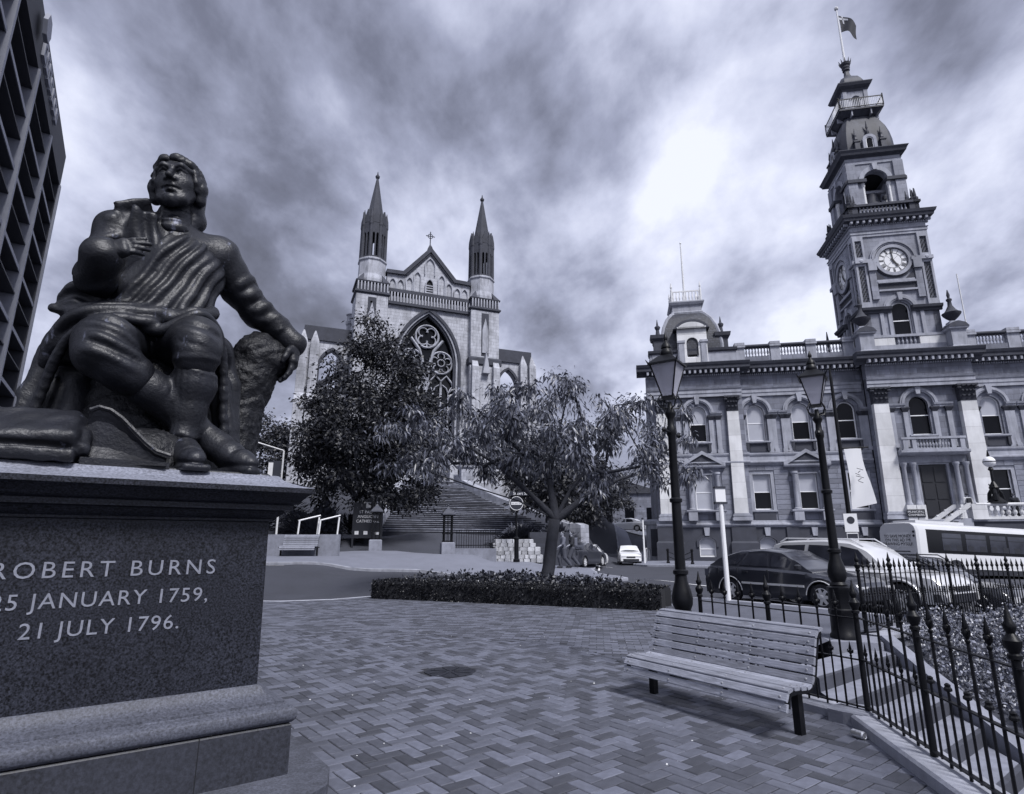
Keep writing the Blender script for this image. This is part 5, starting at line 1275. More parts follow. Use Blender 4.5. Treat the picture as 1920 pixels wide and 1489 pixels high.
die = pblk('die', [(.985, .655), (.965, 1.80)], m_gran)
mould('cornice', [(.967, 1.80), (.985, 1.806), (.985, 1.822), (1.00, 1.83), (1.03, 1.85), (1.045, 1.865), (1.05, 1.88), (1.10, 1.888), (1.10, 1.925), (1.115, 1.93), (1.14, 1.95), (1.175, 1.99), (1.205, 2.01), (1.215, 2.015), (1.215, 2.052)], m_gran)
mould('cap', [(1.215, 2.052), (1.21, 2.055), (1.15, 2.068), (1.08, 2.092), (1.03, 2.118), (1.0, 2.15), (.985, 2.155)], mat('granite_cap', .20, .6, var=.15, vscale=4, speck=.28, sscale=60, bump=.12, bscale=80))
for x0, x1, y0, y1 in ((.60, .606, -h - .0015, -h + .02), (-.62, -.614, -h - .0015, -h + .02)):
    mbx = MB(); mbx.box(x0, x1, y0, y1, -.04, .41); mbx.build('joint_line', m_dark, ped)
# lettering cut into the front face
for s, size, z, xo, sp in (('ROBERT BURNS', .143, 1.433, 0.0, 1.30), ('25 JANUARY 1759,', .133, 1.250, .0, 1.12), ('21 JULY 1796.', .133, 1.078, .0, 1.12)):
    zf = .985 - .02 * (z - .655) / 1.145
    letters(ped, s, size, m_letter, (xo, -zf - .0015, z), (radians(89), 0, 0), .004, spacing=sp, offset=.0)
# concrete apron the pedestal stands on
mbx = MB(); P = [ped_loc(u, w, 0) for u, w in ((.30, -3.2), (.28, .05), (.16, .34), (-.05, .48), (-2.7, .52), (-2.85, -3.2))]
mbx.prismz([(p[0], p[1]) for p in P], -.03, .09); o = mbx.build('concrete_apron', mat('old_concrete', .07, .9, var=.35, vscale=5, bump=.5, bscale=30, speck=.25, sscale=60, stain=.5, stain_v=.025, stain_scale=(2, 2, 2))); tag(o, kind='structure')

# ================================================================== seated bronze figure
m_brz = mat('weathered_bronze', .015, .43, metal=.2, var=.45, vscale=5.0, stain=.75, stain_v=.008, stain_scale=(3, 3, .45), spots=.7, bump=.3, bscale=38, spec=.45)
m_bark = mat('bronze_bark', .009, .5, metal=.3, var=.4, vscale=8, bump=.9, bscale=26, spec=.5)
SB = ped_loc(-PW / 2, -PW / 2, 2.15)
statue = empty('bronze_statue', 'seated bronze man in coat and draped cloak on the dark granite pedestal', 'statue', SB, PED_A)
def fold(S, pts, r, k=.035):
    """cloth ridge: smooth curve through the points"""
    P = [np.array(p, float) for p in pts]; out = []
    n = len(P)
    for i in range(n - 1):
        p0, p1, p2, p3 = P[max(i - 1, 0)], P[i], P[i + 1], P[min(i + 2, n - 1)]
        for j in range(5):
            t = j / 5; out.append(.5 * ((2 * p1) + (-p0 + p2) * t + (2 * p0 - 5 * p1 + 4 * p2 - p3) * t * t + (-p0 + 3 * p1 - 3 * p2 + p3) * t ** 3))
    out.append(P[-1]); m = len(out)
    rr = [r * (.55 + .45 * sin(pi * min(1, (i + 1) / m * 1.0) ** .8)) if isinstance(r, float) else r[0] + (r[1] - r[0]) * i / (m - 1) for i in range(m)]
    S.path(out, rr, k)
# ---- coat: torso, sleeves, collar
def wrinkle(a, f, px=1.0, py=0.0, pz=1.0):
    """soft cloth relief: warped ripples"""
    return lambda X, Y, Z: a * (np.sin(f * (px * X + py * Y + pz * Z) + 3.0 * np.sin(.37 * f * (Z - X)) + 2.0 * np.sin(.31 * f * Y)) + .6 * np.sin(1.9 * f * (pz * X - px * Z) + 2.5 * np.sin(.5 * f * Z)))
S = SDF((-.85, -.55, .9), (1.5, .75, 2.75), .016)
S.ell((.06, .2, 1.25), (.42, .34, .32), .05)
S.ell((.10, .2, 1.62), (.39, .29, .42), .1)
S.ell((.12, .17, 2.02), (.43, .29, .34), .1)
S.cone((-.28, .2, 2.22), (.54, .2, 2.24), .19, .19, .12)
S.cone((.12, .16, 2.2), (.13, .12, 2.48), .20, .15, .08)
S.path([(-.28, .17, 2.22), (-.34, .14, 1.95), (-.37, .06, 1.64)], [.19, .165, .15], .06)           # his right arm: down, then forward across the body
S.path([(-.37, .06, 1.64), (-.38, -.14, 1.64), (-.37, -.30, 1.70)], [.155, .15, .13], .05)
S.path([(-.375, -.25, 1.685), (-.36, -.36, 1.74)], [.145, .160], .012)                                  # wide cuff
S.path([(.56, .2, 2.22), (.78, .28, 1.98), (.99, .32, 1.79)], [.20, .165, .15], .06)               # his left arm: out to the stump
S.path([(.99, .32, 1.79), (1.18, .30, 1.67), (1.33, .26, 1.54)], [.15, .13, .105], .05)
S.cone((1.28, .27, 1.575), (1.36, .255, 1.51), .116, .128, .010)
# open collar standing off the neck, lapels
S.rbox((-.20, .06, 2.43), (.16, .028, .085), .02, .03, rot=rotm('Y', -26) @ rotm('X', 30) @ rotm('Z', 14))
S.rbox((-.14, -.05, 2.22), (.09, .03, .16), .025, .09, rot=rotm('Y', 8) @ rotm('X', 18))
for pts, am, w in (([(-.22, -.08, 2.52), (-.21, -.16, 2.3), (-.18, -.18, 2.05), (-.15, -.18, 1.85)], .025, .035), ([(-.03, -.04, 2.50), (-.01, -.12, 2.35), (-.01, -.16, 2.15), (-.02, -.18, 1.9)], .028, .028),
    ([(-.13, -.08, 2.48), (-.12, -.15, 2.3), (-.10, -.18, 2.1), (-.09, -.18, 1.9)], -.030, .026), ([(.06, -.06, 2.42), (.07, -.12, 2.25), (.06, -.14, 2.0)], -.03, .03), ([(-.28, -.04, 2.4), (-.28, -.1, 2.2), (-.26, -.12, 2.0)], -.022, .028),
    # right sleeve
    ([(-0.54, .05, 2.02), (-0.38, -.06, 2.06), (-0.24, -.04, 2.12)], .028, .03), ([(-0.55, .04, 1.91), (-0.40, -.08, 1.92), (-0.26, -.06, 1.97)], .03, .028), ([(-0.56, .03, 1.79), (-0.42, -.10, 1.80), (-0.30, -.10, 1.84)], .032, .028), ([(-0.54, .0, 1.66), (-0.44, -.12, 1.66), (-0.34, -.18, 1.72)], .026, .03), ([(-0.50, -.06, 1.55), (-0.36, -.2, 1.56), (-0.24, -.28, 1.62)], .024, .03), ([(-0.37, -.22, 1.68), (-0.34, -.18, 1.80)], .022, .025),
    ([(-0.55, .04, 1.97), (-0.40, -.06, 1.99), (-0.25, -.05, 2.04)], -.03, .022), ([(-0.56, .04, 1.85), (-0.41, -.09, 1.86), (-0.28, -.08, 1.90)], -.032, .022), ([(-0.55, .02, 1.73), (-0.42, -.12, 1.73), (-0.32, -.14, 1.78)], -.03, .022), ([(-0.47, -.04, 2.25), (-0.32, -.06, 2.3)], .02, .04),
    # left sleeve
    ([(.70, .08, 1.90), (.82, .12, 2.05), (.94, .2, 2.12)], .026, .028), ([(.80, .12, 1.80), (.92, .15, 1.95), (1.02, .22, 2.0)], .026, .028), ([(.90, .16, 1.70), (1.02, .17, 1.82), (1.10, .24, 1.88)], .026, .028), ([(1.02, .18, 1.62), (1.12, .17, 1.72), (1.20, .24, 1.77)], .022, .025), ([(1.14, .18, 1.56), (1.22, .17, 1.64)], .02, .022),
    ([(.75, .10, 1.85), (.87, .13, 2.0), (.98, .2, 2.06)], -.028, .02), ([(.85, .13, 1.75), (.97, .15, 1.88), (1.06, .22, 1.94)], -.028, .02), ([(.96, .16, 1.66), (1.07, .16, 1.77), (1.15, .22, 1.82)], -.026, .02)): S.ridge(pts, am, w)
S.disp(wrinkle(.0035, 17))
link('coat', S.mesh('coat', m_brz), statue)
S = SDF((-.15, -.25, 2.25), (.45, .4, 2.72), .011)                             # cravat
S.cone((.13, .10, 2.34), (.13, .09, 2.44), .165, .14, .01); S.ell((.12, -.03, 2.33), (.11, .06, .09), .04)
for z in (2.36, 2.41, 2.455): S.ridge([(.13 + .16 * cos(a), .10 + .16 * sin(a), z + .03 * sin(a) + .03 * cos(a + .4)) for a in [2 * pi * k / 12 for k in range(13)]], -.02, .016, False)
link('cravat', S.mesh('cravat', m_brz), statue)
# ---- cloak across the chest and over the lap
S = SDF((-1.15, -.98, .0), (1.1, .8, 2.55), .0155)
S.ell((.17, .17, 1.98), (.46, .315, .37), .05)
S.ell((.12, .16, 1.58), (.455, .335, .40), .08)
S.ell((-.0, .06, 1.27), (.53, .42, .22), .08)
S.path([(-.28, -.25, 1.16), (-.42, -.12, 1.05)], [.20, .19], .08); S.path([(.12, -.32, 1.17), (.34, -.36, 1.18), (.52, -.22, 1.12)], [.13, .18, .16], .07)
S.fn(lambda X, Y, Z: -((Z - 2.44) - (X - .24) * 1.45) * .55, 's', .02)      # nothing above the diagonal hem
S.path([(-.42, .12, 1.30), (-.50, .12, .95), (-.57, .1, .55), (-.64, .08, .08)], [.16, .15, .15, .15], .06)
S.path([(-.32, .14, 1.1), (-.38, .12, .6), (-.42, .10, .08)], [.20, .22, .24], .08)
S.path([(.58, .0, 1.2), (.68, -.12, .85), (.76, -.2, .3)], [.17, .13, .10], .07)
R_ = [[(.34, -.06, 2.46), (.18, -.19, 2.20), (.02, -.225, 1.97), (-.14, -.225, 1.74), (-.34, -.21, 1.52), (-.58, -.12, 1.32), (-.76, 0, 1.05)],
 [(.43, -.06, 2.44), (.28, -.205, 2.17), (.11, -.25, 1.91), (-.07, -.275, 1.67), (-.31, -.28, 1.45), (-.60, -.18, 1.25), (-.80, -.02, .92)],
 [(.51, -.06, 2.38), (.37, -.215, 2.09), (.21, -.27, 1.83), (.03, -.305, 1.60), (-.20, -.33, 1.43), (-.48, -.29, 1.30)],
 [(.57, -.05, 2.30), (.45, -.21, 2.00), (.32, -.28, 1.75), (.13, -.325, 1.53), (-.10, -.36, 1.40), (-.36, -.36, 1.31)],
 [(.63, -.03, 2.20), (.54, -.18, 1.94), (.44, -.26, 1.69), (.25, -.335, 1.47), (0, -.39, 1.36), (-.30, -.41, 1.29), (-.60, -.30, 1.15), (-.84, -.1, .72)],
 [(.67, .02, 2.08), (.62, -.13, 1.85), (.54, -.23, 1.61), (.38, -.33, 1.41), (.14, -.40, 1.31)],
 [(.69, .08, 1.92), (.66, -.06, 1.72), (.60, -.17, 1.52), (.50, -.26, 1.36)]]
for i, p in enumerate(R_): S.ridge(p, (.055, .022, .050, .018, .066, .052, .03)[i], (.042, .03, .038, .03, .046, .04, .034)[i])
for j_, (p, q) in enumerate(zip(R_[:-1], R_[1:])):
    n_ = min(len(p), len(q)); S.ridge([tuple(np.array(p[i]) * .6 + np.array(q[i]) * .4) for i in range(n_)], (-.060, -.03, -.062, -.025, -.06, -.045)[j_], (.022, .02, .02, .018, .024, .022)[j_])
for pts, am, w in (([(.12, -.44, 1.30), (-.12, -.47, 1.255), (-.36, -.48, 1.225), (-.60, -.38, 1.09), (-.80, -.2, .80), (-.92, -.08, .40)], .05, .05), ([(.05, -.48, 1.19), (-.18, -.52, 1.17), (-.42, -.49, 1.10), (-.62, -.38, .92), (-.78, -.22, .60), (-.88, -.14, .2)], .04, .04),
    ([(-.02, -.46, 1.235), (-.2, -.5, 1.215), (-.42, -.47, 1.17), (-.64, -.35, 1.0), (-.82, -.18, .6)], -.04, .026), ([(-.10, -.46, 1.29), (-.34, -.44, 1.27), (-.6, -.32, 1.12)], -.035, .024),
    ([(.30, -.12, 2.40), (.16, -.19, 2.18), (.0, -.22, 1.96), (-.14, -.22, 1.78)], .03, .02), ([(.10, -.10, 2.36), (.06, -.14, 2.15), (-.02, -.16, 1.98)], .02, .02), ([(.02, -.47, 1.12), (.14, -.53, 1.14), (.25, -.58, 1.27), (.36, -.58, 1.335), (.50, -.52, 1.26), (.62, -.42, 1.05), (.70, -.34, .75), (.76, -.30, .35)], .05, .034), ([(.0, -.45, 1.20), (.16, -.48, 1.22), (.30, -.50, 1.35), (.46, -.46, 1.36), (.60, -.36, 1.19), (.72, -.26, .9), (.80, -.26, .4)], -.035, .024), ([(.0, -.42, 1.26), (.16, -.43, 1.29), (.32, -.42, 1.40), (.48, -.38, 1.40), (.64, -.28, 1.2), (.76, -.2, .85)], .04, .036),
    ([(-.66, .0, 1.2), (-.80, -.02, .9), (-.95, -.06, .5), (-1.0, -.08, .1)], .05, .05), ([(-.55, -.1, 1.1), (-.70, -.12, .8), (-.82, -.16, .4), (-.86, -.18, .1)], -.045, .035), ([(-.50, -.18, 1.0), (-.62, -.2, .7), (-.70, -.22, .3)], .045, .04), ([(-.42, -.15, .9), (-.52, -.18, .6), (-.58, -.2, .1)], -.04, .035), ([(-.70, .2, 1.2), (-.86, .1, .8), (-.98, .05, .3)], -.03, .03)): S.ridge(pts, am, w)
for p_, r_ in (([(.50, -.24, 1.50), (.46, -.29, 1.45), (.36, -.36, 1.40), (.12, -.44, 1.325), (-.15, -.475, 1.275), (-.38, -.45, 1.225), (-.54, -.30, 1.10), (-.60, -.15, .85)], .05), ([(.06, -.49, 1.215), (-.15, -.525, 1.195), (-.36, -.50, 1.13), (-.50, -.36, .95), (-.57, -.22, .65), (-.64, -.14, .25)], .036),
    ([(.0, -.46, 1.17), (.10, -.50, 1.16), (.22, -.555, 1.25), (.36, -.57, 1.335), (.50, -.49, 1.275), (.60, -.40, 1.05), (.65, -.34, .7), (.70, -.31, .3)], .036), ([(.02, -.42, 1.27), (.18, -.45, 1.30), (.34, -.47, 1.385), (.48, -.38, 1.34), (.54, -.28, 1.2)], .04)):
    fold(S, p_, (r_, r_ * .9), .03)
S.path([(-.56, .0, 1.44), (-.48, -.02, 1.52), (-.38, .0, 1.50)], [.05, .08, .09], .05); S.path([(-.48, -.05, 1.36), (-.62, 0, 1.35)], [.09, .04], .05)
for pts in ([(-.72, -.07, 1.42), (-.52, -.12, 1.48), (-.34, -.16, 1.42)], [(-.70, -.12, 1.35), (-.46, -.2, 1.38)]): S.ridge(pts, -.035, .024)
S.ridge([(-.74, -.06, 1.48), (-.56, -.1, 1.56), (-.4, -.1, 1.56)], .02, .03)
S.disp(wrinkle(.003, 19, .72, .2, .70))
link('cloak', S.mesh('cloak', m_brz), statue)
# ---- breeches
S = SDF((-.65, -1.0, .45), (.8, .4, 1.5), .015)
S.path([(-.08, .1, 1.12), (-.18, -.28, 1.05), (-.24, -.52, .97)], [.26, .24, .215], .06)
S.path([(-.24, -.52, .97), (-.23, -.60, .88), (-.13, -.63, .78)], [.215, .205, .17], .05)
S.path([(-.16, -.63, .80), (-.05, -.62, .73)], [.175, .168], .015)
S.path([(.18, .1, 1.16), (.28, -.30, 1.16), (.355, -.62, 1.10)], [.25, .22, .180], .06)
S.path([(.355, -.62, 1.10), (.362, -.67, 1.0), (.36, -.67, .91)], [.180, .172, .158], .04)
for pts, am, w in (([(-.46, -.40, 1.12), (-.26, -.60, 1.14), (-.04, -.60, 1.04)], .026, .03), ([(-.42, -.62, 1.08), (-.22, -.74, 1.03), (.0, -.66, .93)], .028, .028), ([(-.38, -.74, .98), (-.2, -.80, .92), (.02, -.70, .83)], .028, .026), ([(-.40, -.74, .86), (-.2, -.82, .80), (-.02, -.76, .73)], .024, .026),
    ([(-.44, -.52, 1.11), (-.24, -.68, 1.09), (-.02, -.64, .985)], -.03, .022), ([(-.40, -.68, 1.03), (-.2, -.78, .98), (.02, -.68, .88)], -.03, .02), ([(-.38, -.76, .92), (-.18, -.82, .86), (.02, -.73, .78)], -.026, .02), ([(-.40, -.3, 1.2), (-.2, -.40, 1.26), (.0, -.36, 1.2)], -.03, .03),
    ([(.20, -.56, 1.24), (.36, -.70, 1.25), (.50, -.62, 1.18)], .02, .03), ([(.18, -.70, 1.12), (.32, -.84, 1.10), (.46, -.80, 1.06)], .018, .026), ([(.19, -.66, 1.17), (.34, -.79, 1.16), (.50, -.70, 1.10)], -.022, .02), ([(.18, -.74, 1.03), (.30, -.85, 1.0), (.42, -.84, .98)], -.02, .018), ([(.52, -.6, 1.1), (.53, -.62, .95)], -.02, .015)): S.ridge(pts, am, w)
S.ridge([(.36 + .165 * cos(a), -.67 + .165 * sin(a), .905 + .015 * cos(a)) for a in [2 * pi * k / 14 for k in range(15)]], .02, .018, False)
S.disp(wrinkle(.0035, 16, .8, .6, .6))
link('breeches', S.mesh('breeches', m_brz), statue)
# ---- stockinged legs
S = SDF((-.4, -1.0, .05), (.9, -.2, 1.1), .014)
S.path([(-.14, -.60, .80), (.10, -.58, .64), (.32, -.56, .48), (.52, -.58, .34)], [.145, .15, .12, .09], .04)
S.path([(.36, -.655, .95), (.378, -.62, .72), (.365, -.615, .50), (.35, -.63, .30), (.35, -.64, .20)], [.142, .160, .120, .092, .098], .04)
for z, r, am in ((.84, .15, -.016), (.80, .155, .012), (.30, .1, .014), (.265, .1, -.012), (.24, .1, .014)): S.ridge([(.36 + r * cos(a), -.64 + r * sin(a), z + .012 * sin(2 * a)) for a in [2 * pi * k / 12 for k in range(13)]], am, .014, False)
for t in (.2, .5, .62): S.ridge([(-.1 + .5 * t + .02, -.74 + .04 * t, .80 - .42 * t), (-.06 + .5 * t, -.66, .92 - .42 * t)], .012, .016)
S.disp(lambda X, Y, Z: .0028 * np.sin(np.arctan2(Y + .63, X - .365) * 18) * (X > .2) * (Y < -.45))
link('stockings', S.mesh('stockings', m_brz), statue)
# ---- shoes
S = SDF((.05, -1.25, -.02), (1.05, -.35, .4), .011)
S.path([(.352, -.60, .17), (.365, -.74, .15), (.388, -.88, .10), (.405, -.98, .085)], [.105, .11, .095, .072], .04)
S.rbox((.375, -.80, .025), (.10, .27, .03), .03, .012, rot=rotm('Z', 8)); S.rbox((.355, -.60, .03), (.085, .09, .05), .02, .01)
S.ridge([(.28, -.80, .07), (.30, -.95, .07), (.405, -1.06, .06), (.49, -.95, .07), (.47, -.78, .07)], -.014, .012)
S.ridge([(.29, -.88, .13), (.39, -.93, .17), (.49, -.87, .13)], -.016, .016)
S.ridge([(.35 + .1 * cos(a), -.645 + .1 * sin(a), .235) for a in [2 * pi * k / 12 for k in range(13)]], .02, .018, False)
for i in range(4): S.cone((.31, -.73 - i * .04, .250 - .022 * i), (.425, -.735 - i * .04, .250 - .022 * i), .011, .011, .004)
S.fn(lambda X, Y, Z: Z - .0, 's', .005)
link('shoe', S.mesh('shoe', m_brz), statue)
S = SDF((.35, -1.2, -.02), (1.05, -.35, .5), .011)
S.path([(.52, -.58, .34), (.60, -.62, .25), (.68, -.72, .17), (.76, -.84, .11), (.80, -.91, .09)], [.095, .115, .11, .09, .065], .04)
S.rbox((.70, -.76, .035), (.085, .24, .03), .03, .015, rot=rotm('Z', 38)); S.ridge([(.60, -.76, .09), (.74, -.93, .08), (.84, -.97, .07), (.88, -.88, .08)], -.014, .012)
for i in range(3): S.cone((.60 + i * .03, -.71 - i * .04, .25 - i * .03), (.69 + i * .03, -.65 - i * .04, .25 - i * .03), .012, .012, .004)
S.ridge([(.66, -.84, .17), (.75, -.79, .20), (.82, -.74, .15)], -.016, .018)
S.fn(lambda X, Y, Z: Z - .0, 's', .005)
link('shoe', S.mesh('shoe', m_brz), statue)
# ---- hands: palm, four jointed fingers, thumb
def hand(S, wrist, palm_dir, across, curl_n, L, curls, thumb_out, spread=.0, rf=.027):
    w = np.array(wrist, float); d = np.array(palm_dir, float); d /= np.linalg.norm(d); a = np.array(across, float); a -= d * (a @ d); a /= np.linalg.norm(a); n = np.array(curl_n, float); n -= d * (n @ d) + a * (n @ a); n /= np.linalg.norm(n)
    pl = .46 * L
    for q in (-.32, -.1, .12, .34): S.path([w, w + d * pl * .5 + a * q * L * .30, w + d * pl + a * q * L * .42], [.05 * L / .36, .05 * L / .36, .042 * L / .36], .03)
    for i, (q, ln, cu) in enumerate(zip((-.36, -.12, .12, .35), (.46, .54, .50, .38), curls)):
        p = w + d * pl + a * q * L * .42; ang = 0.0; seg = (.45, .32, .23); r = rf * L / .36
        for k in range(3):
            ang += cu * (1.0, 1.1, .8)[k]; dirv = d * cos(ang) + n * sin(ang) + a * q * spread; p2 = p + dirv * ln * L * seg[k]
            S.cone(p, p2, r * (1 - .12 * k), r * (.88 - .12 * k), .008); p = p2
    t0 = w + d * pl * .35 - a * L * .16; t1 = t0 + (d * .45 - a * thumb_out + n * .35) * L * .24; t2 = t1 + (d * .8 - a * thumb_out * .3 + n * .45) * L * .19; t3 = t2 + (d * .9 + n * .5) * L * .10
    S.path([t0, t1, t2, t3], [.034 * L / .36, .030 * L / .36, .025 * L / .36, .019 * L / .36], .014)
S = SDF((-.6, -.9, 1.5), (.15, -.1, 2.15), .0085)
hand(S, (-.352, -.375, 1.755), (.74, -.52, .36), (.16, -.32, -.93), (.45, .80, .25), .35, (.14, .22, .32, .42), .42)
link('hand', S.mesh('hand', m_brz), statue)
S = SDF((1.1, -.15, .85), (1.7, .6, 1.65), .0085)
hand(S, (1.335, .255, 1.50), (.10, -.12, -1.0), (.25, .95, -.05), (-.85, .2, -.25), .45, (.26, .32, .38, .46), .45)
link('hand', S.mesh('hand', m_brz), statue)
# ---- head, in its own frame: face looks along -y, then turned and tipped back
HC = np.array((.115, .06, 2.765)); HR = rotm('Z', -24) @ rotm('X', -4) @ rotm('Y', -4); HS = .97
def hx(V): return (V * HS) @ HR.T + HC
S = SDF((-.32, -.42, -.5), (.32, .35, .4), .0075)
S.ell((0, .03, .10), (.185, .225, .20), .05)
S.ell((0, -.06, -.02), (.162, .170, .23), .06)
S.path([(-.125, -.04, -.13), (-.085, -.12, -.215), (0, -.165, -.255), (.085, -.12, -.215), (.125, -.04, -.13)], [.05, .05, .055, .05, .05], .045)
S.ell((0, -.06, -.10), (.14, .15, .14), .06)
S.cone((0, .04, -.12), (0.02, .10, -.46), .105, .115, .05)                      # neck
S.path([(-.145, -.145, .080), (-.075, -.205, .095), (-.02, -.20, .080), (.02, -.20, .080), (.075, -.205, .095), (.145, -.145, .080)], [.024, .030, .022, .022, .030, .024], .03)   # brow
for s in (-1, 1):
    S.ell((s * .073, -.222, .032), (.052, .042, .034), .018, 's')
    S.ell((s * .072, -.168, .032), (.036, .036, .030), .005)
    S.path([(s * .032, -.196, .044), (s * .072, -.212, .062), (s * .118, -.176, .044)], [.010, .013, .010], .006)
    S.path([(s * .036, -.192, .016), (s * .072, -.206, .002), (s * .112, -.174, .018)], [.008, .010, .008], .006)
    S.ell((s * .112, -.120, -.045), (.05, .05, .05), .05)
    S.ell((s * .034, -.225, -.066), (.028, .026, .020), .012)
S.path([(0, -.200, .075), (0, -.238, .0), (0, -.272, -.052)], [.022, .025, .033], .014)                                     # nose
S.path([(-.060, -.175, -.138), (-.022, -.212, -.122), (0, -.208, -.127), (.022, -.212, -.122), (.060, -.175, -.138)], [.009, .018, .016, .018, .009], .008)
S.path([(-.050, -.178, -.158), (0, -.208, -.168), (.050, -.178, -.158)], [.010, .023, .010], .008)
S.ridge([(-.066, -.178, -.146), (-.02, -.212, -.143), (0, -.212, -.146), (.02, -.212, -.143), (.066, -.178, -.146)], -.016, .009, False)
S.ell((0, -.208, -.200), (.055, .020, .013), .018, 's'); S.ell((0, -.185, -.240), (.05, .042, .034), .025)
for s in (-1, 1): S.ell((s * .180, .02, -.01), (.022, .045, .07), .015)
link('head', S.mesh('head', m_brz, hx), statue)
S = SDF((-.34, -.34, -.46), (.36, .42, .42), .0085)
S.ell((0, .055, .11), (.205, .235, .205), .03)
S.ell((0.01, .13, -.04), (.205, .16, .22), .06)
for s in (-1, 1):
    S.path([(s * .185, -.02, .10), (s * .200, .0, -.02), (s * .195, .03, -.13)], [.055, .06, .055], .04)
    S.path([(s * .165, -.10, .10), (s * .178, -.085, .0), (s * .175, -.06, -.07)], [.03, .03, .02], .02)
S.path([(0.05, .18, -.1), (.10, .18, -.26), (.09, .14, -.36)], [.13, .11, .07], .06)
S.path([(-.17, -.08, .155), (-.09, -.155, .195), (.02, -.17, .205), (.12, -.12, .175), (.18, -.04, .13)], [.042, .045, .045, .042, .04], .03)
S.ell((0, -.24, -.01), (.150, .24, .175), .02, 's'); S.ell((0, -.25, -.18), (.165, .28, .22), .02, 's')
rl = np.random.RandomState(4)
for i in range(150):                                                        # wavy locks laid over the cap
    th = rl.uniform(-2.7, 2.7) if i > 22 else rl.uniform(-.9, .9); up = rl.uniform(-.1, 1.0) if i > 22 else .8
    pts = []; ln = rl.uniform(.10, .2)
    for k in range(5):
        t = k / 4; ph = th + .22 * sin(3 * t + i); e = up - t * ln / .22
        e = max(e, -1.4); rr = cos(min(max(e, -.2), 1.45)); z = .11 + .215 * sin(min(e, 1.45)) if e > -.2 else .11 + .215 * sin(-.2) + (e + .2) * .24
        pts.append((.212 * rr * sin(ph), .06 - .243 * rr * cos(ph) if abs(ph) < 3.2 else .3, z))
    if any(p[1] < -.08 and p[2] < .14 for p in pts): continue
    S.ridge(pts, .024 if i % 3 else -.022, .012)
link('hair', S.mesh('hair', m_brz, hx), statue)
# ---- tree stump seat and upright stump
S = SDF((-.7, -.9, -.03), (1.55, .95, 1.7), .026)
S.path([(.15, .35, .0), (.15, .35, .95)], [.62, .55], .1); S.cone((.1, -.1, .0), (.1, 0, .7), .48, .4, .1); S.ell((.12, -.62, .08), (.36, .25, .26), .08)
S.path([(.82, .42, .0), (.88, .40, .6), (.98, .38, 1.1), (1.06, .36, 1.40)], [.34, .24, .24, .20], .08)
S.ell((1.0, .30, 1.33), (.20, .2, .20), .05); S.ell((1.17, .32, 1.32), (.17, .2, .2), .05)
S.disp(lambda X, Y, Z: .014 * np.sin(31 * X + 7 * np.sin(11 * Z)) * np.sin(23 * Z + 5 * np.sin(13 * Y)) + .008 * np.sin(57 * Z + 40 * Y + 5 * np.sin(30 * X)))
link('tree_stump', S.mesh('tree_stump', m_bark), statue)
# ---- plough share and unrolled papers at his feet
mbx = MB(); n = 16; A_, B_ = [], []
prof = [(-.27, .36), (-.22, .40), (-.15, .385), (-.08, .33), (0, .25), (.08, .17), (.15, .115), (.22, .09)]
front = [(x, -.90 - .10 * (x + .27) / .5, z) for x, z in prof]; low = [(-.28, -.92, .02)] + [(x, -.92 - .10 * (x + .27) / .5, .02) for x, _ in prof[1:]]
mbx.loft([[(a[0], a[1] + .03, a[2]), (a[0], a[1], a[2] - .01), (b[0], b[1] + .10, (a[2] + b[2]) / 2), (b[0], b[1] - .02, b[2]), (b[0], b[1] + .06, b[2])] for a, b in zip(front, low)])
mbx.build('plough_blade', m_brz, statue, smooth=50)
mbx = MB(); mbx.tube([(-.27, -.90, .385), (-.22, -.905, .412), (-.15, -.92, .395), (-.08, -.935, .345), (0, -.955, .265), (.08, -.97, .185), (.15, -.985, .128), (.24, -1.0, .10)], .016, 6); mbx.build('blade_rim', m_brz, statue)
mbx = MB(); mbx.box(-.28, .24, -1.0, -.93, 0.0, .05); mbx.build('blade_sole', m_brz, statue)
S = SDF((-1.2, -1.12, -.02), (-.15, -.4, .5), .013)
S.rbox((-.72, -.80, .17), (.44, .20, .13), .06, .03, rot=rotm('Z', -3) @ rotm('X', 36) @ rotm('Y', -5))
S.rbox((-.74, -.90, .05), (.44, .15, .045), .03, .03, rot=rotm('Z', -4))
S.path([(-.30, -.74, .30), (-.29, -.88, .20), (-.28, -.96, .10)], [.05, .055, .04], .03)
S.ridge([(-.27, -.70, .30), (-.25, -.80, .24), (-.25, -.78, .16), (-.27, -.90, .16)], -.035, .025); S.ridge([(-.30, -.96, .10), (-.24, -.99, .12), (-.24, -1.0, .04)], .03, .03)
S.ridge([(-1.1, -.98, .10), (-.7, -1.0, .09), (-.3, -1.0, .10)], -.035, .022); S.ridge([(-1.1, -.72, .34), (-.7, -.74, .32), (-.3, -.76, .33)], .015, .03)
S.fn(lambda X, Y, Z: Z - .0, 's', .005); S.disp(wrinkle(.003, 22))
link('paper_roll', S.mesh('paper_roll', m_brz), statue)
S = SDF((-1.0, -1.02, -.02), (1.02, 1.0, .06), .03); S.fn(lambda X, Y, Z: np.maximum(np.maximum(np.abs(X) - .96, np.abs(Y) - .94), np.abs(Z - .0) - .03)); link('bronze_base', S.mesh('bronze_base', m_brz), statue)
# ================================================================== street furniture
m_wood = mat('weathered_timber', .24, .75, var=.10, vscale=3, wood=True, rnd=.22, bump=.15, bscale=60)
m_bolt = mat('steel_bolt', .6, .35, metal=.8)
def v2(x, y): return Vector((x, y))
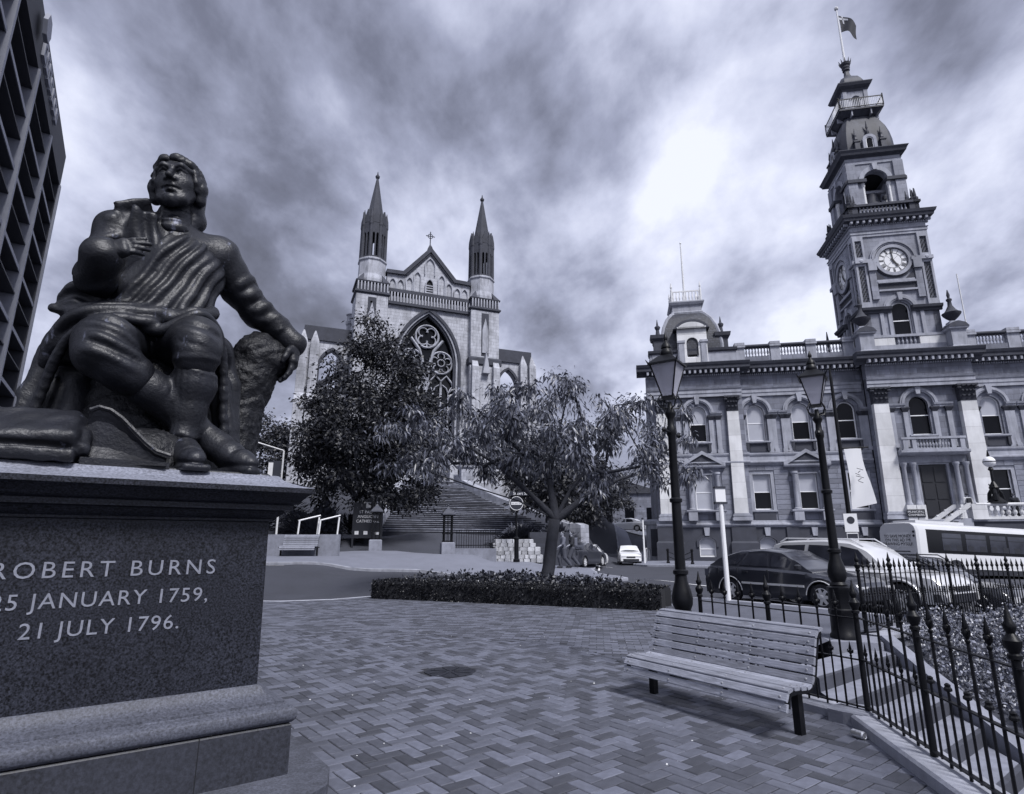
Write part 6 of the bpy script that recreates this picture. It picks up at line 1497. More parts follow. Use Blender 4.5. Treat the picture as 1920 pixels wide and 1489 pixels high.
# ---- slatted bench
def make_bench(name, label, loc, rotz, L=2.05, m=m_wood, group=None, slats=True):
    """local: x along the seat, -y is the front"""
    b = empty(name, label, 'bench', loc, rotz, group)
    # profile of the seat/back curve (y,z) with slat centres and tilt
    prof = [(-.335, .300, 74), (-.318, .388, 62), (-.265, .442, 16), (-.165, .448, -3), (-.062, .436, -5), (.030, .438, 14),
            (.092, .490, 66), (.118, .575, 74), (.142, .660, 74), (.166, .745, 74), (.190, .830, 72), (.226, .905, 50), (.296, .945, 8)]
    for i, (y, z, a) in enumerate(prof):
        w = .076; t = .034
        mb_ = MB(); hx_ = L / 2 + (0 if i < 11 else 0)
        c = .006
        ring = [(-w / 2, -t / 2 + c), (-w / 2 + c, -t / 2), (w / 2 - c, -t / 2), (w / 2, -t / 2 + c), (w / 2, t / 2 - c), (w / 2 - c, t / 2), (-w / 2 + c, t / 2), (-w / 2, t / 2 - c)]
        mb_.loft([[(x, py, pz) for py, pz in ring] for x in (-hx_, hx_)])
        o = mb_.build('seat_slat' if i < 6 else 'back_slat', m, b, (0, y, z)); o.rotation_euler = (radians(a), 0, 0)
    ys = [p[0] + .02 * sin(radians(p[2])) for p in prof]; zs = [p[1] - .03 * cos(radians(p[2])) for p in prof]
    for x in (-L / 2 + .02, -L / 6, L / 6, L / 2 - .02):
        mb_ = MB(); mb_.loft([[(x - .02, p[0] + .02 * sin(radians(p[2])), p[1] - .02 * cos(radians(p[2]))), (x + .02, p[0] + .02 * sin(radians(p[2])), p[1] - .02 * cos(radians(p[2]))), (x + .02, p[0] + .048 * sin(radians(p[2])), p[1] - .048 * cos(radians(p[2]))), (x - .02, p[0] + .048 * sin(radians(p[2])), p[1] - .048 * cos(radians(p[2])))] for p in prof]); mb_.build('frame_rib', m_iron, b)
    for x in (-.877, .877):
        mb_ = MB(); mb_.box(x - .034, x + .034, -.05, .02, 0, .43); mb_.build('leg', m_iron, b)
        mb_ = MB(); mb_.box(x - .03, x + .03, -.26, .2, .36, .41); mb_.build('leg_rail', m_iron, b)
    bo = MB(); bo.lathe([(.011, 0), (.011, .004), (.004, .006)], 8); meb = bo.mesh('bolt', m_bolt)
    if slats:
        for i, (y, z, a) in enumerate(prof):
            for x in (-L / 2 + .06, -L / 6, L / 6, L / 2 - .06):
                n = (-sin(radians(a)), cos(radians(a))); o = link('bolt', meb, b, (x, y + n[0] * .018, z + n[1] * .018)); o.rotation_euler = (radians(a), 0, 0)
    return b
bd = v2(2.567 - 1.613, 5.809 - 7.283).normalized(); ba = atan2(bd.y, bd.x)
# front legs measured on the ground; the bench is centred between them, 0.2 m behind
bc = v2((2.567 + 1.613) / 2, (5.809 + 7.283) / 2)
bn = make_bench('park_bench', 'large weathered wooden slat bench on the brick paving by the iron railing', (bc.x, bc.y, 0), ba, 1.98)
bn.scale = (1, 1.0, .91)
fb = (-10.3, 29.2); 
# ---- lamps
m_lglass = mat('lamp_glass', .5, .15)
def glassy(name, v=.75):
    m = bpy.data.materials.new(name); m.use_nodes = True; nt = m.node_tree; N = nt.nodes; L_ = nt.links; N.clear()
    t = N.new('ShaderNodeBsdfTransparent'); t.inputs[0].default_value = (.9, .9, .93, 1); g = N.new('ShaderNodeBsdfGlossy'); g.inputs['Roughness'].default_value = .12; d = N.new('ShaderNodeBsdfDiffuse'); d.inputs[0].default_value = (.7, .7, .78, 1)
    a = N.new('ShaderNodeMixShader'); a.inputs[0].default_value = .16; L_.new(t.outputs[0], a.inputs[1]); L_.new(g.outputs[0], a.inputs[2]); c = N.new('ShaderNodeMixShader'); c.inputs[0].default_value = .3; L_.new(a.outputs[0], c.inputs[1]); L_.new(d.outputs[0], c.inputs[2])
    o = N.new('ShaderNodeOutputMaterial'); L_.new(c.outputs[0], o.inputs[0]); return m
m_lamp = glassy('lantern_pane'); m_carg = None
def make_lamp(label, loc, rotz=0.0):
    p = empty('street_lamp', label, 'street lamp', loc, rotz, 'heritage lamps on the square')
    def part(n, f, m=m_iron, parent=None, smooth=40):
        mb_ = MB(); f(mb_); return mb_.build(n, m, parent or p, smooth=smooth)
    part('plinth', lambda b: b.lathe([(.205, .0), (.205, .05), (.18, .08), (.175, .34), (.19, .36), (.19, .42), (.17, .44), (.165, .68), (.18, .70), (.18, .75), (.12, .78)], 8))
    part('base_bulb', lambda b: b.lathe([(.11, .76), (.13, .79), (.10, .83), (.13, .90), (.135, .98), (.115, 1.08), (.085, 1.18), (.075, 1.26), (.098, 1.28), (.098, 1.32), (.07, 1.34)], 16))
    part('shaft', lambda b: b.lathe([(.070, 1.3), (.062, 2.2), (.082, 2.21), (.085, 2.25), (.060, 2.27), (.052, 3.10), (.068, 3.14), (.07, 3.22), (.05, 3.26), (.045, 3.36), (.075, 3.42), (.078, 3.45), (.045, 3.5), (.03, 3.6)], 16))
    part('ladder_bar', lambda b: (b.tube([(-.29, 0, 3.16), (.29, 0, 3.16)], .017, 8), b.lathe([(.02, 0), (.034, .03), (.02, .06)], 8, (-.3, 0, 3.13)), b.lathe([(.02, 0), (.034, .03), (.02, .06)], 8, (.3, 0, 3.13))))
    for s in (-1, 1):
        for t in (-1, 1):
            part('scroll_bracket', lambda b: b.tube([(.02 * s, .02 * t, 3.5), (.10 * s, .10 * t, 3.52), (.135 * s, .135 * t, 3.60), (.10 * s, .10 * t, 3.68), (.09 * s, .09 * t, 3.70)], .010, 6))
    # lantern: four panes widening upward
    zb, zt, rb, rt = 3.68, 4.13, .075, .185
    fr = part('lantern_frame', lambda b: b.square([(rb + .012, zb - .03), (rb + .012, zb), (rb - .02, zb + .001)]), smooth=False)
    for s in (-1, 1):
        for t in (-1, 1): part('corner_bar', lambda b: b.tube([(s * rb, t * rb, zb), (s * rt, t * rt, zt)], .011, 5), parent=fr)
    part('eaves', lambda b: b.loft([[(x, y, z) for x, y in ((-r, -r), (r, -r), (r, r), (-r, r))] for r, z in ((rt - .02, zt), (rt + .03, zt), (rt + .03, zt + .025), (.085, zt + .15), (.07, zt + .15))], True, True), parent=fr, smooth=False)
    for s in (-1, 1):
        for t in (-1, 1): part('eaves_tip', lambda b: b.tube([(s * (rt + .02), t * (rt + .02), zt + .02), (s * (rt + .05), t * (rt + .05), zt + .075)], [.014, .003], 5), parent=fr)
    part('vent_cap', lambda b: b.lathe([(.08, zt + .14), (.095, zt + .17), (.09, zt + .21), (.062, zt + .26), (.075, zt + .27), (.07, zt + .31), (.03, zt + .36), (.022, zt + .38), (.034, zt + .41), (.026, zt + .44), (.006, zt + .50)], 12), parent=fr)
    for k in range(4):
        a = k * pi / 2; c, s = cos(a), sin(a); R = lambda x, y, z: (x * c - y * s, x * s + y * c, z)
        mb_ = MB(); mb_.loft([[R(-rb + .01, -rb, zb), R(rb - .01, -rb, zb), R(rb - .01, -rb + .004, zb), R(-rb + .01, -rb + .004, zb)], [R(-rt + .01, -rt, zt), R(rt - .01, -rt, zt), R(rt - .01, -rt + .004, zt), R(-rt + .01, -rt + .004, zt)]]); mb_.build('pane', m_lamp, fr)
    part('bulb_holder', lambda b: b.lathe([(.02, 3.95), (.05, 3.98), (.07, 4.06), (.09, 4.16)], 10), m_plate, fr)
    return p
make_lamp('black cast-iron lamp post at the left end of the iron railing', (2.22, 8.12, -.03), radians(56))
make_lamp('black cast-iron lamp post on the stone plinth above the garden steps', (5.12, 9.72, .22), radians(60))
# ---- iron railings with spear heads
spear = [(.012, 0), (.022, .015), (.022, .03), (.012, .04), (.024, .06), (.034, .085), (.034, .10), (.018, .12), (.026, .14), (.014, .20), (.003, .265)]
def picket_mesh(nm, h, r=.011, head=1.0):
    b = MB(); b.lathe([(r, 0), (r, h - .24 * head)], 6)
    b.lathe([(q * head, h - .265 * head + z * head) for q, z in spear], 8)
    for s in (-1, 1): b.tube([(0, 0, h - .20 * head), (s * .045 * head, 0, h - .185 * head), (s * .05 * head, 0, h - .15 * head), (s * .028 * head, 0, h - .135 * head)], [.012 * head, .012 * head, .011 * head, .006 * head], 5)
    return b.mesh(nm, m_iron, smooth=40)
me_tall = picket_mesh('picket', 1.10, .011, .78); me_short = picket_mesh('picket', .60, .009, .55)
kn = MB(); kn.lathe([(.009, 0), (.009, .50), (.026, .51), (.026, .525), (.018, .535), (.02, .55), (.008, .56)], 6); me_knob = kn.mesh('picket', m_iron)
bpost = MB(); bpost.lathe([(.027, 0), (.025, .94), (.038, .95), (.038, .97), (.027, .98), (.046, 1.02), (.050, 1.05), (.034, 1.07), (.022, 1.09), (.034, 1.12), (.036, 1.135), (.022, 1.16), (.003, 1.26)], 10); me_post = bpost.mesh('post', m_iron, smooth=40)
def railing(par, a, b, za, zb, post0=True, post1=True, npk=4, short=True, midrail=.52, ms=None):
    a, b = v2(*a), v2(*b); d = b - a; L_ = d.length; an = atan2(d.y, d.x)
    for q, on in ((0, post0), (1, post1)):
        if on: p = a.lerp(b, q); link('post', me_post, par, (p.x, p.y, za + (zb - za) * q), an)
    mb_ = MB()
    for h in (.10, midrail, .90):
        mb_.loft([[(p.x - d.y / L_ * e, p.y + d.x / L_ * e, z + h + f) for e, f in ((-.018, -.005), (.018, -.005), (.018, .005), (-.018, .005))] for p, z in ((a, za), (b, zb))])
        mb_.build('rail', m_iron, par); mb_ = MB()
    for i in range(npk):
        t = (i + 1) / (npk + 1); p = a.lerp(b, t); link('picket', me_tall, par, (p.x, p.y, za + (zb - za) * t + .06), an)
    if short:
        for i in range(npk + 1):
            t = (i + .5) / (npk + 1); p = a.lerp(b, t); link('picket', ms or me_short, par, (p.x, p.y, za + (zb - za) * t + .08), an)
R0, R1 = (2.40, 7.96), (3.36, 6.13); CE = (2.60, 1.75)
rl1 = empty('iron_railing', 'black spear-topped iron railing on the kerb behind the bench and beside the garden steps', 'railing', (R1[0], R1[1], 0))
def rel(par, p): return (p[0] - par.location.x, p[1] - par.location.y)
mid = ((R0[0] + R1[0]) / 2, (R0[1] + R1[1]) / 2)
railing(rl1, rel(rl1, R0), rel(rl1, mid), .03, .03, True, False); railing(rl1, rel(rl1, mid), rel(rl1, R1), .03, .03, True, True)
dC = v2(CE[0] - R1[0], CE[1] - R1[1]).normalized(); prev = R1
for k in range(4):
    nx_ = (R1[0] + dC.x * 1.22 * (k + 1), R1[1] + dC.y * 1.22 * (k + 1)); railing(rl1, rel(rl1, prev), rel(rl1, nx_), .04, .04, False, True, ms=me_knob if k else None); prev = nx_
# railing along the street edge
rl2 = empty('iron_railing', 'black iron railing along the street in front of the parked cars', 'railing', (5.75, 10.25, .2))
def street_edge(t): return (5.75 + (12.0 - 5.75) * t, 10.25 + 3.05 * t + .35 * sin(pi * t))
NP = 7
for k in range(NP):
    a, b = street_edge(k / NP), street_edge((k + 1) / NP); za, zb = (.24 - .10 * k / NP) - .2, (.24 - .10 * (k + 1) / NP) - .2
    railing(rl2, rel(rl2, a), rel(rl2, b), za, zb, True, k == NP - 1, 5, True, .55)
# ---- kerb under the near railing
kb = MB()
def kerb_run(pts, w0, w1, z0, z1):
    P = [v2(*p) for p in pts]; rings = []
    for i, p in enumerate(P):
        d = (P[min(i + 1, len(P) - 1)] - P[max(i - 1, 0)]).normalized(); n = v2(-d.y, d.x)
        rings.append([(p.x - n.x * w0, p.y - n.y * w0, z0), (p.x - n.x * w0, p.y - n.y * w0, z1 - .02), (p.x - n.x * (w0 - .02), p.y - n.y * (w0 - .02), z1), (p.x + n.x * w1, p.y + n.y * w1, z1), (p.x + n.x * w1, p.y + n.y * w1, z0)])
    return rings
kb.loft(kerb_run([(2.30, 8.15), (2.85, 7.10), (3.30, 6.24)], .13, .12, -1.0, .085)); tag(kb.build('railing_kerb', m_kerb), kind='structure')
kb = MB(); kb.loft(kerb_run([(3.34, 6.16), (3.13, 4.95), (2.60, 1.75)], .17, .15, -1.3, .10)); tag(kb.build('railing_kerb', m_kerb), kind='structure')
kb = MB(); kb.prismz([(3.10, 6.34), (3.02, 6.22), (3.10, 6.10), (3.22, 5.98), (3.5, 6.05), (3.52, 6.3), (3.3, 6.42)], -1.0, .108); tag(kb.build('railing_kerb', m_conc), kind='structure')
# ---- garden steps, plinth, bed and walls
gs = empty('garden_steps', 'concrete steps dropping to the right behind the iron railing', 'steps', (4.2, 7.4, 0))
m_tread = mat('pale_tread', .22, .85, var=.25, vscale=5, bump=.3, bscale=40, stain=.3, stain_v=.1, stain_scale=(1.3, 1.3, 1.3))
m_stp_shade = mat('shaded_step_concrete', .05, .85, var=.2, vscale=4, bump=.3, bscale=40, stain=.4, stain_v=.12, stain_scale=(1.3, 1.3, 1.3))  # concrete darkened in colour to paint shade onto the risers
nd = v2(.78, .63).normalized(); ds = v2(nd.y, -nd.x)          # nosing direction, descent direction
def railx(y):   # x of the railing line for given y
    if y > R1[1]: return R0[0] + (R1[0] - R0[0]) * (R0[1] - y) / (R0[1] - R1[1])
    return R1[0] + (CE[0] - R1[0]) * (R1[1] - y) / (R1[1] - CE[1])
def step_pts(s0, s1, l0=-2.2, l1=2.3, o=(4.2, 7.4)):
    return [(ds.x * s + nd.x * l, ds.y * s + nd.y * l) for s, l in ((s0, l0), (s0, l1), (s1, l1), (s1, l0))]
sc0 = v2(4.2, 7.4).dot(ds)
GP = [(2.42, 8.0), (3.42, 6.2), (2.72, 1.8), (4.6, 1.8), (5.05, 6.0), (5.35, 8.2), (5.55, 9.75), (5.2, 9.9)]
from mathutils.geometry import intersect_line_line_2d
def clip_poly(sub, clip):
    def ins(p, a, b): return (b[0] - a[0]) * (p[1] - a[1]) - (b[1] - a[1]) * (p[0] - a[0]) >= 0
    area = sum(clip[i][0] * clip[(i + 1) % len(clip)][1] - clip[(i + 1) % len(clip)][0] * clip[i][1] for i in range(len(clip)))
    return sub
def halfclip(poly, a, b):
    """keep the left side of a->b"""
    out = []; n = len(poly); f = lambda p: (b[0] - a[0]) * (p[1] - a[1]) - (b[1] - a[1]) * (p[0] - a[0])
    for i in range(n):
        p, q = poly[i], poly[(i + 1) % n]; fp, fq = f(p), f(q)
        if fp >= 0: out.append(p)
        if (fp >= 0) != (fq >= 0): t = fp / (fp - fq); out.append((p[0] + (q[0] - p[0]) * t, p[1] + (q[1] - p[1]) * t))
    return out
for i in range(13):
    s0 = -3.62 + i * .42; z = .10 - i * .15
    q = [(ds.x * s + nd.x * l, ds.y * s + nd.y * l) for s, l in ((s0 - .42, 4), (s0 - .42, 11.5), (s0 + .03, 11.5), (s0 + .03, 4))]
    if i == 0: q = [(ds.x * s + nd.x * l, ds.y * s + nd.y * l) for s, l in ((s0 - .5, 4), (s0 - .5, 11.5), (s0 + .03, 11.5), (s0 + .03, 4))]
    # limit to the stair: right of the railing, left of the garden wall
    for a, b in (((2.40, 8.0), (3.36, 6.13)), ((3.36, 6.13), (2.6, 1.75)), ((5.0, 5.4), (5.40, 8.6)), ((5.40, 8.6), (5.62, 9.9))):
        if q: q = halfclip(q, a, b)
    # railing half-planes are only valid on their own stretch, so accept convex piece
    if len(q) >= 3:
        mb_ = MB(); mb_.prismz([(x - 4.2, y - 7.4) for x, y in q], z - .9, z); so_ = mb_.build('step', m_stp_shade, gs)
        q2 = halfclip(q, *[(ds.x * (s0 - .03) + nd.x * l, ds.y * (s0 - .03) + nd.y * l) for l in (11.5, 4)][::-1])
        if len(q2) >= 3: mb_ = MB(); mb_.prismz([(x - 4.2, y - 7.4) for x, y in q2], z - .01, z + .006); mb_.build('tread', m_tread, so_)  # paler top slab, so only the risers keep the painted shade
pl_ = MB(); pl_.prismz([(4.75, 9.45), (5.45, 9.30), (5.72, 9.9), (5.5, 10.25), (4.9, 10.1)], -.6, .215); tag(pl_.build('lamp_plinth', m_conc), 'pale concrete plinth block carrying the lamp above the garden steps', 'plinth')
gw = MB(); rings = []
for (x, y, z) in ((5.52, 9.45, .30), (5.42, 8.6, .06), (5.25, 7.4, -.22), (5.08, 6.2, -.52), (4.9, 5.0, -.85)):
    rings.append([(x, y, -1.7), (x, y, z), (x + .17, y - .02, z), (x + .17, y - .02, -1.7)])
gw.loft(rings); tag(gw.build('garden_wall', m_conc), 'low concrete wall with sloping top between the garden steps and flower bed', 'wall')
gw = MB(); rings = []
for t in np.linspace(0, 1, 8):
    x, y = street_edge(t); rings.append([(x + .1, y - .22, -1.6), (x + .1, y - .22, .16 - .1 * t), (x - .1, y + .22, .16 - .1 * t), (x - .1, y + .22, -1.6)])
gw.loft(rings); rw = gw.build('retaining_wall', m_conc); tag(rw, 'grey concrete retaining wall under the street railing behind the flower bed', 'wall')
gw = MB(); rings = []
for t in np.linspace(0, 1, 8):
    x, y = street_edge(t); rings.append([(x + .12, y - .30, .16 - .1 * t), (x + .12, y - .30, .215 - .1 * t), (x - .12, y + .24, .215 - .1 * t), (x - .12, y + .24, .16 - .1 * t)])
gw.loft(rings); gw.build('wall_coping', m_kerb, rw)
m_soil = mat('garden_soil', .05, .95, var=.4, vscale=8, bump=.6, bscale=15)
def bed_z(x, y): return -.30 + .10 * (x - 5.4) + .09 * (y - 7.5) if True else 0
sheet('garden_bed', [(5.1, 4.6), (5.35, 7.0), (5.6, 9.4), (6.1, 10.1), (12, 12.9), (15, 12.5), (15, 4.6)], lambda x, y: min(.05, bed_z(x, y)), .6, m_soil)['kind'] = 'structure'
gw = MB(); gw.prismz([(5.62, 7.05), (5.95, 6.75), (8.6, 8.2), (8.4, 8.6)], -.8, .02); tag(gw.build('concrete_slab', m_conc), 'flat pale concrete slab edge at the foot of the flower bed', 'slab')
# ---- manhole cover
mh = MB(); mh.lathe([(.345, -.03), (.345, .002), (.33, .004), (.325, -.001), (.0, -.001)], 8, (0, 0, 0)); m_mh = mat('iron_cover', .03, .6, metal=.4, var=.3, vscale=10, bump=.6, bscale=40)
o = mh.build('manhole_cover', m_mh, None, (-.81, 8.42, .002), radians(10)); tag(o, 'dark octagonal manhole cover set in the brick paving', 'manhole cover')
for k in range(8):
    mb_ = MB(); a = k * pi / 4 + .3; mb_.box(.06, .28, -.012, .012, 0, .006); q = mb_.build('cover_rib', m_mh, o); q.rotation_euler = (0, 0, a)
# ---- drinks can on its side
cn = MB(); cn.lathe([(.022, 0), (.028, .004), (.033, .012), (.033, .105), (.026, .118), (.027, .122), (.024, .121), (.022, .117)], 16); m_can = mat('aluminium_can', .62, .3, metal=.8, var=.3, vscale=25)
o = cn.build('drinks_can', m_can, None, (2.98, 5.74, .034)); o.rotation_euler = (radians(90), 0, radians(25)); tag(o, 'crushed silver drinks can lying beside the kerb', 'can')
# ================================================================== planting
def leaf_mesh(name, pos, dirs, size, m, width=.32, droop=.5, seed=0, fold=.25):
    """many small folded leaves as one mesh: pos (n,3), dirs (n,3), size (n,)"""
    r = np.random.RandomState(seed); n = len(pos); d = dirs / (np.linalg.norm(dirs, axis=1, keepdims=True) + 1e-9)
    t = r.normal(size=(n, 3)); s = np.cross(d, t); s /= np.linalg.norm(s, axis=1, keepdims=True) + 1e-9; u = np.cross(s, d)
    L_ = size[:, None]; g = np.array([0, 0, -1.0])
    p0 = pos; pm = pos + d * L_ * .5 + u * L_ * fold * .3; p3 = pos + d * L_ + g * L_ * droop * .5
    a = pm + s * L_ * width * .5 - u * L_ * fold * .25; b = pm - s * L_ * width * .5 - u * L_ * fold * .25
    V = np.stack([p0, a, p3, b, pm], 1).reshape(-1, 3); k = np.arange(n)[:, None] * 5
    F = np.concatenate([k + [0, 1, 4], k + [1, 2, 4], k + [2, 3, 4], k + [3, 0, 4]])
    me = bpy.data.meshes.new(name); me.vertices.add(len(V)); me.vertices.foreach_set('co', V.ravel()); me.loops.add(F.size); me.loops.foreach_set('vertex_index', F.ravel().astype(np.int32)); me.polygons.add(len(F)); me.polygons.foreach_set('loop_start', np.arange(len(F), dtype=np.int32) * 3)
    at = me.attributes.new('tone', 'FLOAT', 'FACE'); tn = r.rand(n); at.data.foreach_set('value', np.tile(tn, 4).astype(np.float32))
    me.update(); me.materials.append(m); return me
def leafmat(name, v, sv=.35, rough=.45, trans=.25):
    m = mat(name, v, rough, attr=sv, spec=.5); b = m.node_tree.nodes['Principled BSDF']
    return m
m_barkt = mat('tree_bark', .028, .9, var=.35, vscale=6, bump=.9, bscale=14, stain=.4, stain_v=.03, stain_scale=(3, 3, .6))
m_leaf1 = leafmat('cherry_leaf', .105, .6, .38); m_leaf2 = leafmat('evergreen_leaf', .02, .6, .5); m_leaf3 = leafmat('shrub_leaf', .04, .6, .5); m_leaf4 = leafmat('hedge_leaf', .013, .7, .45); m_flower = mat('pale_flower', .55, .7, attr=.3)
def make_tree(name, label, base, fork_z, r0, center, rad, n, leaves, size, m, seed, droop=.9, lean=(0, 0), clump=.5, shape=None, width=.32, group=None, limbs=None, spread=.55, sub=True):
    r = np.random.RandomState(seed); base = np.array(base, float); C = np.array(center, float); R_ = np.array(rad, float)
    T = empty(name, label, 'tree', tuple(base), 0, group)
    fork = np.array((base[0] + lean[0], base[1] + lean[1], fork_z))
    nodes = [fork]; par = [-1]; tips = []
    P = []
    while len(P) < n:
        q = r.normal(size=3); q /= np.linalg.norm(q); q *= r.rand() ** .38; p = C + q * R_
        if shape is not None and not shape(q, r): continue
        if P and min(np.linalg.norm((p - o) / R_) for o in P) < .8 / n ** .45: 
            if r.rand() < .85: continue
        P.append(p)
    for lb in (limbs or []):
        k = 0
        for p in lb: nodes.append(np.array(p, float)); par.append(k); k = len(nodes) - 1
    P.sort(key=lambda p: np.linalg.norm(p - fork))
    for p in P:
        A = np.array(nodes); dd = np.linalg.norm(A - p, axis=1) + .35 * np.maximum(0, A[:, 2] - p[2]); k = int(dd.argmin())
        a = A[k]; m_ = max(1, int(np.linalg.norm(p - a) / .7)); prev = k
        for i in range(1, m_ + 1):
            t = i / m_; q = a + (p - a) * t + np.array((0, 0, .28 * sin(pi * t) * np.linalg.norm(p - a) * .5)) + r.normal(size=3) * .05 * (i < m_)
            nodes.append(q); par.append(prev); prev = len(nodes) - 1
        tips.append(prev)
    w = np.zeros(len(nodes))
    for t in tips:
        k = t
        while k >= 0: w[k] += 1; k = par[k]
    rad_ = lambda k: max(.012, r0 * .82 * (w[k] / max(w[0], 1)) ** .52)
    mb_ = MB(); mb_.tube([tuple(base + (fork - base) * t + np.array((.04 * sin(5 * t), 0, 0)) - base - np.array((0, 0, .3 if t == 0 else 0))) for t in (0, .12, .4, .7, 1.0)], [r0 * 1.25, r0 * 1.02, r0 * .9, r0 * .85, r0 * .85], 10); mb_.build('trunk', m_barkt, T, smooth=True)
    mb_ = MB(); big = []
    for k in range(1, len(nodes)):
        if w[k] == 0: continue
        a, b = nodes[par[k]] - base, nodes[k] - base; ra = min(rad_(par[k]), rad_(k) * 1.6)
        tgt = mb_; tgt.tube([tuple(a), tuple(b)], [ra, rad_(k)], 6 if rad_(k) > .03 else 4, cap=False)
    tag(mb_.build('branches', m_barkt, T, smooth=True), kind='stuff')
    pos, dr = [], []; per = leaves // max(1, len(tips))
    for t in tips:
        p, a = nodes[t], nodes[par[t]]; ax = p - a; ax /= np.linalg.norm(ax) + 1e-9; sp = spread * (.6 + .8 * r.rand())
        k = int(per * (.5 + r.rand()))
        s_ = r.rand(k, 1); q = p - ax * .5 * s_ + r.normal(size=(k, 3)) * np.array((sp, sp, sp * .7)) * .55
        pos.append(q); dr.append((q - p) * .9 / max(sp, .1) + ax * .3 + np.array((0, 0, -droop)) + r.normal(size=(k, 3)) * .45)
    pos = np.concatenate(pos); dr = np.concatenate(dr)
    me = leaf_mesh('crown', pos - base, dr, size * (.6 + .8 * r.rand(len(pos))), m, width, droop, seed)
    tag(link('crown', me, T), kind='stuff'); return T
def umbrella(q, r): return q[2] > -.75 + .3 * (abs(q[0] + .25) < .45) and (abs(q[0]) + abs(q[1]) < 1.25) and not (q[2] < -.25 and (q[0] ** 2 + q[1] ** 2) < .22)
make_tree('cherry_tree', 'small spreading tree with long drooping leaves growing in the hedged bed', (.92, 18.9, 0), 2.35, .22, (.85, 18.8, 4.75), (5.7, 2.9, 2.3), 190, 17000, .165, m_leaf1, 5, .75, (.45, 0), shape=umbrella, width=.34, spread=.30,
          limbs=[[(.6, 18.8, 3.1), (-.3, 18.6, 3.9), (-1.4, 18.5, 4.6), (-2.3, 18.5, 5.2)], [(1.8, 18.9, 3.2), (2.6, 18.7, 4.2), (3.3, 18.7, 5.2)], [(2.2, 19.0, 2.95), (3.4, 19.0, 3.6), (4.4, 19, 3.9)], [(1.2, 19.0, 3.6), (1.5, 19.2, 5.0), (1.8, 19.2, 6.2)], [(.2, 18.6, 2.9), (-1.2, 18.2, 3.3), (-2.4, 18.0, 3.7)]])
def cone_(q, r): return (q[0] ** 2 + q[1] ** 2) < (.98 - .82 * max(q[2], -.15)) ** 2 * .8 + .03
make_tree('evergreen_tree', 'tall dense dark tree in front of the cathedral', (-8.7, 36.0, 1.5), 4.5, .42, (-8.6, 36.0, 9.2), (5.2, 4.2, 6.6), 250, 52000, .22, m_leaf2, 9, .25, (.1, 0), shape=cone_, width=.5, spread=.75)
k_ = 0
for (x, y, zb_, zc, rx, rz, n, lv, sd, lab) in ((-27.5, 62, 4, 9.0, 4.0, 4.0, 50, 7000, 21, 'dark round tree far off beside the statue stump'), (-22.5, 60, 5, 9.0, 3.6, 3.2, 46, 6500, 22, 'low bushy dark tree left of the cathedral aisle'), (2.6, 43.5, 1.6, 6.6, 3.4, 3.2, 60, 9000, 23, 'dark leafy tree by the right cheek wall of the cathedral steps'), (7.2, 60, 1.5, 6.0, 2.8, 3.2, 46, 6500, 24, 'dark street tree behind the walking couple'), (5.4, 50, 1.2, 5.8, 2.5, 3.2, 46, 6500, 25, 'dark tree overhanging the cars parked in the side street'), (10.0, 74, 1.5, 6.6, 2.6, 3.0, 40, 5000, 26, 'small tree at the far end of the side street'), (13.4, 82, 1.5, 7.5, 3.4, 3.6, 40, 5500, 27, 'tree beside the town hall corner down the side street')):
    make_tree('street_tree', lab, (x, y, G(x, y)), zb_ + 1.6 + G(x, y) * .2, .2, (x, y, zc + G(x, y) * .35), (rx, rx, rz), n, lv, .30, m_leaf2, sd, .3, width=.5, spread=.8, group='background trees')
def bush(name, label, x, y, z, rx, rz, n, size, m, seed, cat='shrub', group='shrubs by the cathedral steps'):
    r = np.random.RandomState(seed); q = r.normal(size=(n, 3)); q /= np.linalg.norm(q, axis=1, keepdims=True); rr = (.55 + .45 * r.rand(n, 1)) * (1 + .25 * np.sin(5 * q[:, :1] + 3 * q[:, 1:2] + seed)); q = q * rr * np.array((rx, rx, rz)); q[:, 2] = np.abs(q[:, 2])
    T = empty(name, label, cat, (x, y, z), 0, group)
    tag(link('foliage', leaf_mesh('foliage', q, q + np.array((0, 0, .3)), size * (.6 + .8 * r.rand(n)), m, .5, .2, seed), T), kind='stuff')
    mb_ = MB()
    for k in range(7):
        a = 2 * pi * k / 7; mb_.tube([(0, 0, -.1), (.3 * rx * cos(a), .3 * rx * sin(a), rz * .45), (.55 * rx * cos(a), .55 * rx * sin(a), rz * .75)], [.05, .035, .012], 5)
    mb_.build('stems', m_barkt, T)
bush('shrub', 'feathery dark shrub behind the far handrails', -11.6, 35.5, G(-11.6, 35.5), 1.9, 2.0, 3800, .28, m_leaf3, 31); bush('shrub', 'shrub against the pale wall left of the noticeboard', -9.6, 38.2, G(-9.6, 38.2) + .2, 1.5, 1.6, 2600, .26, m_leaf3, 32)
bush('shrub', 'sprawling shrub over the low broken stone wall', .6, 37.6, G(.6, 37.6) + .3, 1.9, 1.1, 2600, .26, m_leaf3, 33); bush('shrub', 'shrub spilling over the right cheek wall of the steps', 2.9, 38.8, G(2.9, 38.8) + .6, 1.4, 1.3, 2000, .26, m_leaf3, 34)
bush('shrub', 'tall leafy shrub at the left edge of the far footpath', -15.5, 37, G(-15.5, 37), 2.6, 2.6, 4200, .3, m_leaf3, 35)
